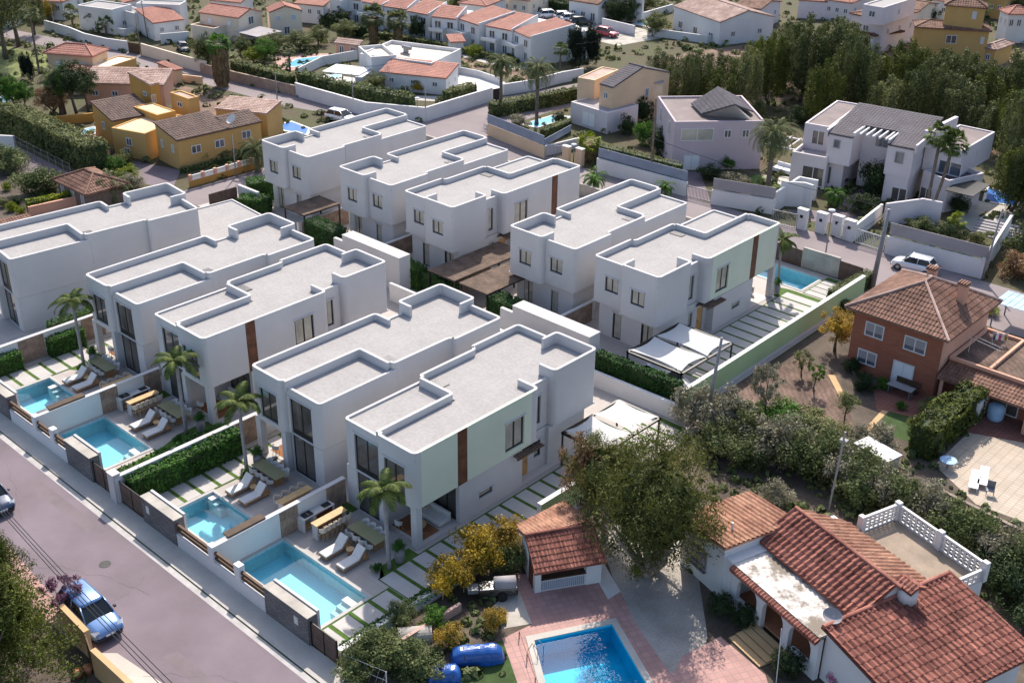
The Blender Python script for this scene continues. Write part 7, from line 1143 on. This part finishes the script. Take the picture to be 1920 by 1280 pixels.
# poles, lamps
pole('tall grey pole at the right end of the white car wall', P('R1', 1592, 600), 6.6, .12, lean=(.3, .5)); pole('dark wooden pole against the white street wall before the pink house', P('R2', 635, 850), 9.3, .14, 'pole_wood'); pole('dark leaning pole at the brown gate, top left', P('R6', 1342, 520), 4.6, .1, 'pole_wood', lean=(-.6, .1)); pole('tall thin dark pole in front of the coral roofed white house', P('R6', 1400, 365), 6.0, .09, 'pole_wood', lean=(-.5, 0))
for i, (zn, x, y, h) in enumerate((('R8', 522, 762, 5.0), ('R8', 1020, 760, 4.4), ('R8', 1205, 850, 4.6), ('R7', 1005, 1100, 4.0), ('R4', 1590, 1140, 4.6), ('R6', 520, 280, 4.5), ('T3', 690, 290, 4.6), ('T2', 1195, 350, 4.0))): pole(('thin pole at the white street wall, left', 'thin pole at the white street wall, middle', 'thin pole at the corner of the white street wall', 'thin grey pole on the upper road', 'pole with white boxes before the yellow house', 'grey pole behind the scalloped wall', 'grey pole before the pale pink house', 'grey pole before the tan roofed white house')[i], P(zn, x, y), h, .08, 'pole_grey')
t = thing('lattice_mast', 'lattice steel mast at the white street wall', 'mast', tuple(P('R8', 855, 742))); m_ = MB()
for dx, dy in ((-.2, -.2), (.2, -.2), (.2, .2), (-.2, .2)): m_.rod((dx*1.4, dy*1.4, 0), (dx*.6, dy*.6, 5.6), .025, 4)
for k in range(12): z0, z1 = k*.46, k*.46+.46; s = 1 if k % 2 else -1; m_.rod((-.26*s, -.25, z0), (.24*s, -.22, z1), .016, 4); m_.rod((.25, -.26*s, z0), (.22, .24*s, z1), .016, 4); m_.rod((.26*s, .25, z0), (-.24*s, .22, z1), .016, 4)
m_.build('lattice', 'pole_grey', t)
def lamp(label, loc, h):
    t = thing('street_lamp', label, 'street lamp', tuple(loc), 0, 'street lamps'); MB().tube([((0, 0, 0), .07), ((0, 0, h), .04)], 8).build('post', 'grey_metal', t, True); m_ = MB(); m_.lathe([(.05, 0), (.32, .05), (.30, .14), (.05, .2)], 12, (0, 0, h)); m_.build('lamp_head', 'white_plastic', t, True)
lamp('street lamp on the upper street before the gate pillars', P('R1', 366, 408), 4.3); lamp('street lamp at the corner of the white street wall', P('R8', 1128, 840), 2.7); lamp('street lamp beside the blue gate', P('Z2', 1305, 915), 2.0)
def wire(label, a, b, sag, r=.02, n=14, lab='cable'):
    m_ = MB(); pts = [a.lerp(b, i/n)-Vector((0, 0, sag*4*(i/n)*(1-i/n))) for i in range(n+1)]; m_.tube([(p, r) for p in pts], 4); o = m_.build('overhead_cable', lab); return tag(o, label, 'cable', 'overhead cables')
pr = lambda zn, x, y, z: P(zn, x, y, z)
wire('overhead cable from the pole by the white car wall to the left pole', P('R1', 872, 40, 7.0), P('R2', 655, 450, 7.4), .5, .025); wire('overhead cable strung from the concrete pole towards the duplex', P('R1', 872, 40, 7.0), P('R1', 620, 220, 2.6), .2, .02)
t = pole('tall concrete street pole rising beside the brick house', P('R1', 728, 680), 7.4, .26, lean=(.2, .3))

# distant houses and trees filling the top edge, and the scrub of the far plots
dh = [(12, 5, 3.2, 'white_wall', 'tile_coral'), (110, -6, 3, 'white_wall', 'tile_coral'), (600, 2, 3, 'white_wall', 'tile_coral'), (905, 2, 3.4, 'white_wall', 'tile_coral'), (985, -8, 3.2, 'cream', 'tile_coral'), (1160, -10, 3.4, 'white_wall', 'tile_brown'), (1420, 8, 3.4, 'mauve', 'tile_brown'), (1590, -4, 3.4, 'mauve', 'tile_coral'), (1715, 12, 3.6, 'cream', 'tile_brown'), (1790, -4, 3.4, 'white_wall', 'tile_coral'), (1880, -12, 3.6, 'ochre_light', 'tile_brown')]
for i, (x, y, z, wm, tm) in enumerate(dh): hs('distant_house', '%s distant house with a tiled roof along the top edge, %s from the left' % ({'white_wall': 'white', 'cream': 'cream', 'mauve': 'pale pink', 'ochre_light': 'yellow'}[wm], ORD[i]), 'F', (x-30, y-2), (x+6, y+9), (x+44, y-6), z, kind='hip' if i % 2 else 'gable', rise=.7, wall=wm, tile=tm, ov=.2, group='distant houses at the top edge', wins=(('F', 3, 1.5, .7, .8), ('R', 2, 1.5, .7, .8)))
dt = [(50, 20), (150, 12), (345, 6), (560, 28), (640, 42), (860, 20), (940, 18), (1075, 8), (1210, 12), (1290, 30), (1330, 26), (1660, 40), (1690, 28), (1740, 40), (1830, 30), (1905, 25), (1400, 38), (1225, 60)]
for i, (x, y) in enumerate(dt): tree('distant_tree', 'dark distant tree near the top edge, %s from the left' % ordw(sorted(q[0] for q in dt).index(x)+1), P('F', x, y+8), rnd.uniform(3, 4.6), rnd.uniform(3.4, 5), 'leafy', ('leaf_forest', 'leaf_dark', 'leaf_hedge_olive')[i % 3], trunk=.1, group='distant trees at the top edge', seed=i)
def inpoly(x, y, pl):
    c = False
    for i in range(len(pl)):
        (x0, y0), (x1, y1) = pl[i-1], pl[i]
        if (y0 > y) != (y1 > y) and x < (x1-x0)*(y-y0)/(y1-y0)+x0: c = not c
    return c
avoid = [[(-150, 42.5), (-110, 51), (-97, 51.6), (-74, 54), (-55, 57.8), (-56, 72), (-51, 95), (-43, 95), (-46, 74), (-45.8, 60.9), (-35, 59.4), (-13, 60.5), (5, 61.3), (60, 62), (60, 22), (-49, 22), (-54.8, 23), (-55.2, 34), (-57.5, 50.5), (-66, 52.8), (-72, 51), (-97, 49), (-150, 40.5)], PP('R8', 1380, 700, 1500, 370, 1700, 400, 1960, 480, 1840, 640), PP('R4', 560, 980, 1080, 1080, 1000, 1250, 700, 1200), [(-90, -40), (40, -40), (40, 24), (-49, 24), (-49, 16), (-60, 12), (-90, 5)], [(-92, 104), (-60, 104), (-60, 120), (-92, 120)]]
def scrub(name, label, n, box, lm, seed, avoid=avoid, sz=(.25, .8)):
    r = random.Random(seed); mb = MB()
    for _ in range(n):
        x, y = r.uniform(box[0], box[2]), r.uniform(box[1], box[3])
        if noise.noise(Vector((x*.07, y*.07, seed))) < -.05+r.uniform(-.25, .25) or any(inpoly(x, y, a) for a in avoid): continue
        R = r.uniform(*sz); h = R*r.uniform(.6, 1.3)
        for k in range(16):
            d = Vector((r.gauss(0, 1), r.gauss(0, 1), abs(r.gauss(0, 1)))).normalized(); p = Vector((x+d.x*R, y+d.y*R, d.z*h)); a = Vector((r.gauss(0, 1), r.gauss(0, 1), r.gauss(0, 1))); a = (a-d*a.dot(d)).normalized()*.26*r.uniform(.6, 1.4)*(R/.5)**.5; b = d.cross(a)*.6; mb.q([p-a, p+b, p+a, p-b])
    tag(mb.build(name, lm), label, name.replace('_', ' '), kind='stuff')
scrub('scrub', 'low olive scrub covering the plots between the far houses', 7000, (-150, 20, 60, 190), 'leaf_forest', 5); scrub('garden_ground_cover', 'low green plants in the gardens of the far houses', 3500, (-150, 20, 60, 150), 'leaf_hedge_olive', 9)

sheet('duplex_terrace', 'pavement', .006, PP('R3', 1480, 800, 1660, 840, 1900, 880, 1700, 1080, 1560, 1100, 1380, 960)); sheet('duplex_drive', 'asphalt', .0065, PP('R3', 20, 890, 420, 900, 640, 720, 760, 800, 600, 1000, 200, 980)); sheet('pink_house_drive', 'asphalt', .0065, PP('R2', 900, 740, 1060, 740, 1160, 1000, 940, 960)); sheet('terrace_boards', 'pavement', .0062, PP('R3', -120, 620, 200, 640, 120, 760, -160, 740)); sheet('patio', 'pavement', .006, PP('R8', 880, 600, 1400, 610, 1380, 660, 900, 640)); sheet('patio', 'pavement', .006, PP('T1', 640, 360, 1400, 440, 1500, 500, 1300, 500, 900, 400)); sheet('dirt_yard', 'earth', .0055, PP('R4', 900, 250, 1500, 400, 1900, 540, 1900, 640, 1300, 560)); sheet('patio', 'pink_paving', .006, PP('R7', 980, 560, 1560, 560, 1620, 640, 1150, 740, 1000, 720))
st_ = thing('garden_steps', 'long grey garden steps right of the duplex', 'steps', tuple(P('R3', 1500, 1080)), R_(10)); m_ = MB()
for i in range(6): m_.box(0, i*.55, 0, 4.2, i*.55+.5, .12+.1*i)
m_.build('treads', 'grey_wall', st_)
# ---------------------------------------------------------------- cars
def loft(mb, rings, m=0, cap=True):
    i0 = len(mb.v); n = len(rings[0])
    for r in rings: mb.v += [tuple(p) for p in r]
    for k in range(len(rings)-1):
        for j in range(n): a = i0+k*n+j; b = i0+k*n+(j+1) % n; mb.f.append((a, b, b+n, a+n)); mb.m.append(m)
    if cap: mb.f.append(tuple(range(i0+n-1, i0-1, -1))); mb.f.append(tuple(i0+(len(rings)-1)*n+j for j in range(n))); mb.m += [m, m]
def car(label, loc, rot, paint='paint_white', s=1.0, H=1.5, group=None, name='parked_car', estate=False):
    t = thing(name, label, 'car', (loc[0], loc[1], .006), rot, group, s); b = MB()
    ST = [(-2.05, .66, .34, .62), (-1.98, .76, .28, .74), (-1.75, .83, .22, .93), (-1.0, .86, .2, .97), (0, .87, .2, .95), (.75, .87, .2, .93), (1.25, .86, .2, .88), (1.75, .82, .22, .78), (1.98, .74, .26, .68), (2.06, .6, .34, .58)]
    R_s = []
    for x, w_, z0, zb in ST: R_s.append([(x, -w_*.86, z0), (x, -w_, z0+.14), (x, -w_*1.0, zb-.2), (x, -w_*.93, zb-.03), (x, -w_*.6, zb+.015), (x, 0, zb+.035), (x, w_*.6, zb+.015), (x, w_*.93, zb-.03), (x, w_*1.0, zb-.2), (x, w_, z0+.14), (x, w_*.86, z0)])
    loft(b, R_s); b.build('body', paint, t, True)
    re = -1.88 if estate else -1.72; g = MB(); bot = [(re, -.74, .93), (1.12, -.74, .91), (1.12, .74, .91), (re, .74, .93)]; top = [(re+.38, -.58, H-.03), (.42, -.6, H-.04), (.42, .6, H-.04), (re+.38, .58, H-.03)]
    for i in range(4): j = (i+1) % 4; g.q([bot[i], bot[j], top[j], top[i]])
    g.build('windows', 'car_glass', t); rf = MB(); T_ = [(re+.3, -.5, H-.02), (re+.4, -.6, H-.03), (.38, -.62, H-.04), (.52, -.45, H-.045), (.52, .45, H-.045), (.38, .62, H-.04), (re+.4, .6, H-.03), (re+.3, .5, H-.02)]
    loft(rf, [[(p[0], p[1], p[2]-.03) for p in T_], T_, [(p[0]*.9-.05, p[1]*.8, H+.03) for p in T_]]); 
    for sgn in (-1, 1):
        for (xa, za), (xb, zb_) in (((1.12, .92), (.42, H-.03)), ((re, .94), (re+.38, H-.02)), ((-.35, .94), (-.4, H-.02))): rf.rod((xa, sgn*.745, za), (xb, sgn*.605, zb_), .035, 5)
    rf.build('roof', paint, t, True)
    for x in (-1.28, 1.3):
        for sgn in (-1, 1):
            w_ = MB(); w_.rod((x, sgn*.70, .31), (x, sgn*.885, .31), .31, 16); w_ = w_.build('wheel', 'tyre', t); r = MB(); r.rod((x, sgn*.86, .31), (x, sgn*.895, .31), .19, 10); r.build('rim', 'alloy', w_)
    for sgn in (-1, 1):
        h = MB(); h.q([(2.0, sgn*.40, .60), (1.93, sgn*.74, .62), (1.72, sgn*.84, .80), (1.86, sgn*.48, .765)][::sgn]); h.xf(lambda p: p+Vector((.025, sgn*.01, .02))); h.build('headlight', 'lamp_glass', t); k = MB().box(-2.06, sgn*.52, .62, -1.95, sgn*.74, .84); k.build('tail_light', 'lamp_red', t); m_ = MB(); m_.box(.78, sgn*.86, .92, .95, sgn*1.0, 1.04); m_.build('wing_mirror', 'black_plastic' if paint == 'paint_blue' else paint, t, bevel=.03)
    q = MB(); q.box(1.9, -.62, .24, 2.085, .62, .42); q.build('bumper', 'black_plastic', t, bevel=.04); q = MB().box(2.04, -.24, .44, 2.09, .24, .54); q.build('number_plate', 'white_plastic', t); return t
car('blue car parked at the kerb beside the tan wall, bottom left', (-1.65, -16.25), R_(-2), 'paint_blue', 1.08, 1.5, estate=True); car('dark navy car cut by the left edge of the photo', (-16.0, -14.9), R_(-2), 'paint_navy', 1.0)
car('white hatchback parked along the white street wall, right', tuple(P('R1', 1060, 530))[:2], R_(186), 'paint_white', .98); car('white car under the shade sails behind the dark green hedge', (5.4, 26.0), R_(-4), 'paint_white', 1.02)
car('white car partly hidden behind the farthest back villa on the upper road', tuple(P('R8', 400, 850))[:2], R_(10), 'paint_white', 1.0)
pk = [(1030, 62, 'paint_white'), (1050, 85, 'paint_silver'), (1100, 75, 'paint_teal'), (1170, 90, 'paint_white'), (1255, 100, 'paint_silver'), (1295, 112, 'paint_white'), (1345, 130, 'paint_dark')]
for i, (x, y, pt_) in enumerate(pk): car('%s car in the row parked beyond the terraced houses, %s from the left' % ({'paint_white': 'white', 'paint_silver': 'silver', 'paint_teal': 'green blue', 'paint_dark': 'dark'}[pt_], ORD[i]), tuple(P('Z2', x, y+12))[:2], R_(55), pt_, .95, group='cars parked beyond the terraced houses')
car('red car parked right of the two dark cypresses', tuple(P('Z2', 1490, 205))[:2], R_(5), 'paint_red', .95); car('dark car in the yard of the cream house', tuple(P('R6', 1740, 480))[:2], R_(-20), 'paint_dark', .8)
# ---------------------------------------------------------------- bottom left corner
sheet('near_ground', 'earth_dark', .0025, [(-90, -17.55), (40, -17.55), (40, -60), (-90, -60)]); sheet('near_forecourt', 'pavement', .0075, PP('T5', 600, 1090, 740, 1090, 1100, 1330, 800, 1400)); sheet('road_verge', 'pink_paving', .0065, PP('T5', -300, 330, 60, 420, 640, 1080, 560, 1120, -60, 560))
a, b = P('T5', 400, 950), P('T5', 560, 1120); wallpath('tan_wall', 'tan wall piece at the blue car, left of the brown gate', [a, b], 1.7, .3, 'tan_wall', 'pink_coping'); wallpath('tan_wall', 'tan wall piece running off the bottom edge', [P('T5', 600, 1235), P('T5', 860, 1480)], 1.7, .3, 'tan_wall', 'pink_coping'); wallpath('brown_gate', 'dark brown gate between the two tan walls', [P('T5', 562, 1125), P('T5', 598, 1230)], 1.6, .08, 'wood_dark', cat='gate')
tree('pine_tree', 'big green pine in the bottom left corner of the photo', P('F', 10, 1290), 9.0, 7.4, 'near', 'leaf_conifer', trunk=.12, seed=0); tree('pine_tree', 'lower green pine at the left edge, above the corner pine', P('F', -10, 1130), 6.0, 4.8, 'near', 'leaf_conifer', trunk=.15, seed=1)
tree('purple_bush', 'purple leaved bush beside the blue car', P('T5', 420, 860), 2.8, 2.2, 'sparse', 'leaf_purple', trunk=.2, cat='bush', seed=2)
for i, (x, y, l) in enumerate(((560, 1215, 'left'), (500, 1240, 'right'))):
    t = thing('flower_pot', 'orange terracotta pot behind the tan wall, '+('one nearer the gate' if i == 0 else 'one under the pine'), 'plant pot', tuple(P('T5', x, y)), 0, 'terracotta pots'); MB().lathe([(.18, 0), (.26, .35), (.28, .4), (.22, .4)], 14).build('pot', 'terracotta', t, True)
for i, off in enumerate((0, 14, 30)): wire(('upper', 'middle', 'lower')[i]+' of three overhead cables crossing the blue car', P('T5', -60+off*.6, 130-off, 6.0), P('T5', 1120+off*2, 1400-off, 6.0), .25, .022)
wire('overhead cable above the modern white house', P('R8', 500, 330, 4), P('R8', 860, 300, 4.4), .15, .02); wire('thin overhead cable from the cypresses to the right', P('T2', 0, 400, 4.5), P('T2', 640, 270, 4.5), .2, .02)

for i, (x, y, r_) in enumerate(((-5.5, -13.2, .34), (-21, -13.6, .34))):
    t = thing('manhole_cover', 'round iron manhole cover in the front road, '+('the one nearer the blue car' if i == 0 else 'the one farther left'), 'manhole cover', (x, y, .005), 0, 'manhole covers'); MB().tube([((0, 0, 0), r_), ((0, 0, .012), r_)], 20).build('cover', 'iron_cover', t)
for i, (x0, y0, x1, y1) in enumerate(((-16.5, -12.4, -9.0, -11.5), (3.5, -15.2, 8.5, -14.3), (-30, -15.5, -23, -13.9))): sheet('asphalt_patch', 'asphalt_patch' if 'asphalt_patch' in MATS else (mat('asphalt_patch', (.165, .135, .145), .9, .12, .5, fine=.15, bscale=12) and 'asphalt_patch'), .0072, [(x0, y0), (x1, y0+.1), (x1-.3, y1), (x0+.2, y1-.1)])
sheet('gutter_strip', 'kerb', .0068, [(-90, -10.62), (30, -11.27), (30, -10.92), (-90, -10.27)])
scrub('weeds', 'weeds and low plants on the bare ground right of the new villas', 2600, (10.8, -9, 36, 38), 'leaf_olive', 12, [PP('L2', 965, 640, 1440, 420, 1900, 300, 2060, 1000, 2000, 1400, 1040, 1400, 905, 1010), [(17, 2), (36, -6), (42, 12), (24, 22)], PP('T8', 300, 370, 870, 120, 1160, 250, 1290, 640, 1130, 660, 700, 450, 480, 480), PP('S8', 330, 720, 1500, 760, 1800, 1200, 2100, 2000, 1150, 1640, 820, 1330, 1100, 1070, 360, 900)], (.12, .4))
scrub('weeds', 'weeds under the pines in the bottom left corner', 500, (-30, -34, 8, -18.2), 'leaf_olive', 13, [], (.15, .4))

mat('oil_stain', (.125, .10, .112), .8, .3, 1.5, fine=.2, bscale=8)
def crack(x, y, n, dx, dy, k):
    m_ = MB(); a = Vector((x, y, .0085))
    for i in range(n): b = a+Vector((dx+rnd.uniform(-.25, .25), dy+rnd.uniform(-.25, .25), 0)); d = (b-a).normalized(); s = Vector((-d.y, d.x, 0))*rnd.uniform(.008, .02); m_.q([a-s, b-s, b+s, a+s]); a = b
    tag(m_.build('road_crack', 'oil_stain'), kind='structure')
for i, c in enumerate(((-20, -11.8, 14, .5, -.2), (-8, -16, 16, .45, .22), (-3, -12, 9, .1, -.45), (4, -16.6, 12, .35, .25), (-30, -14, 18, .5, .05))): crack(*c, i)
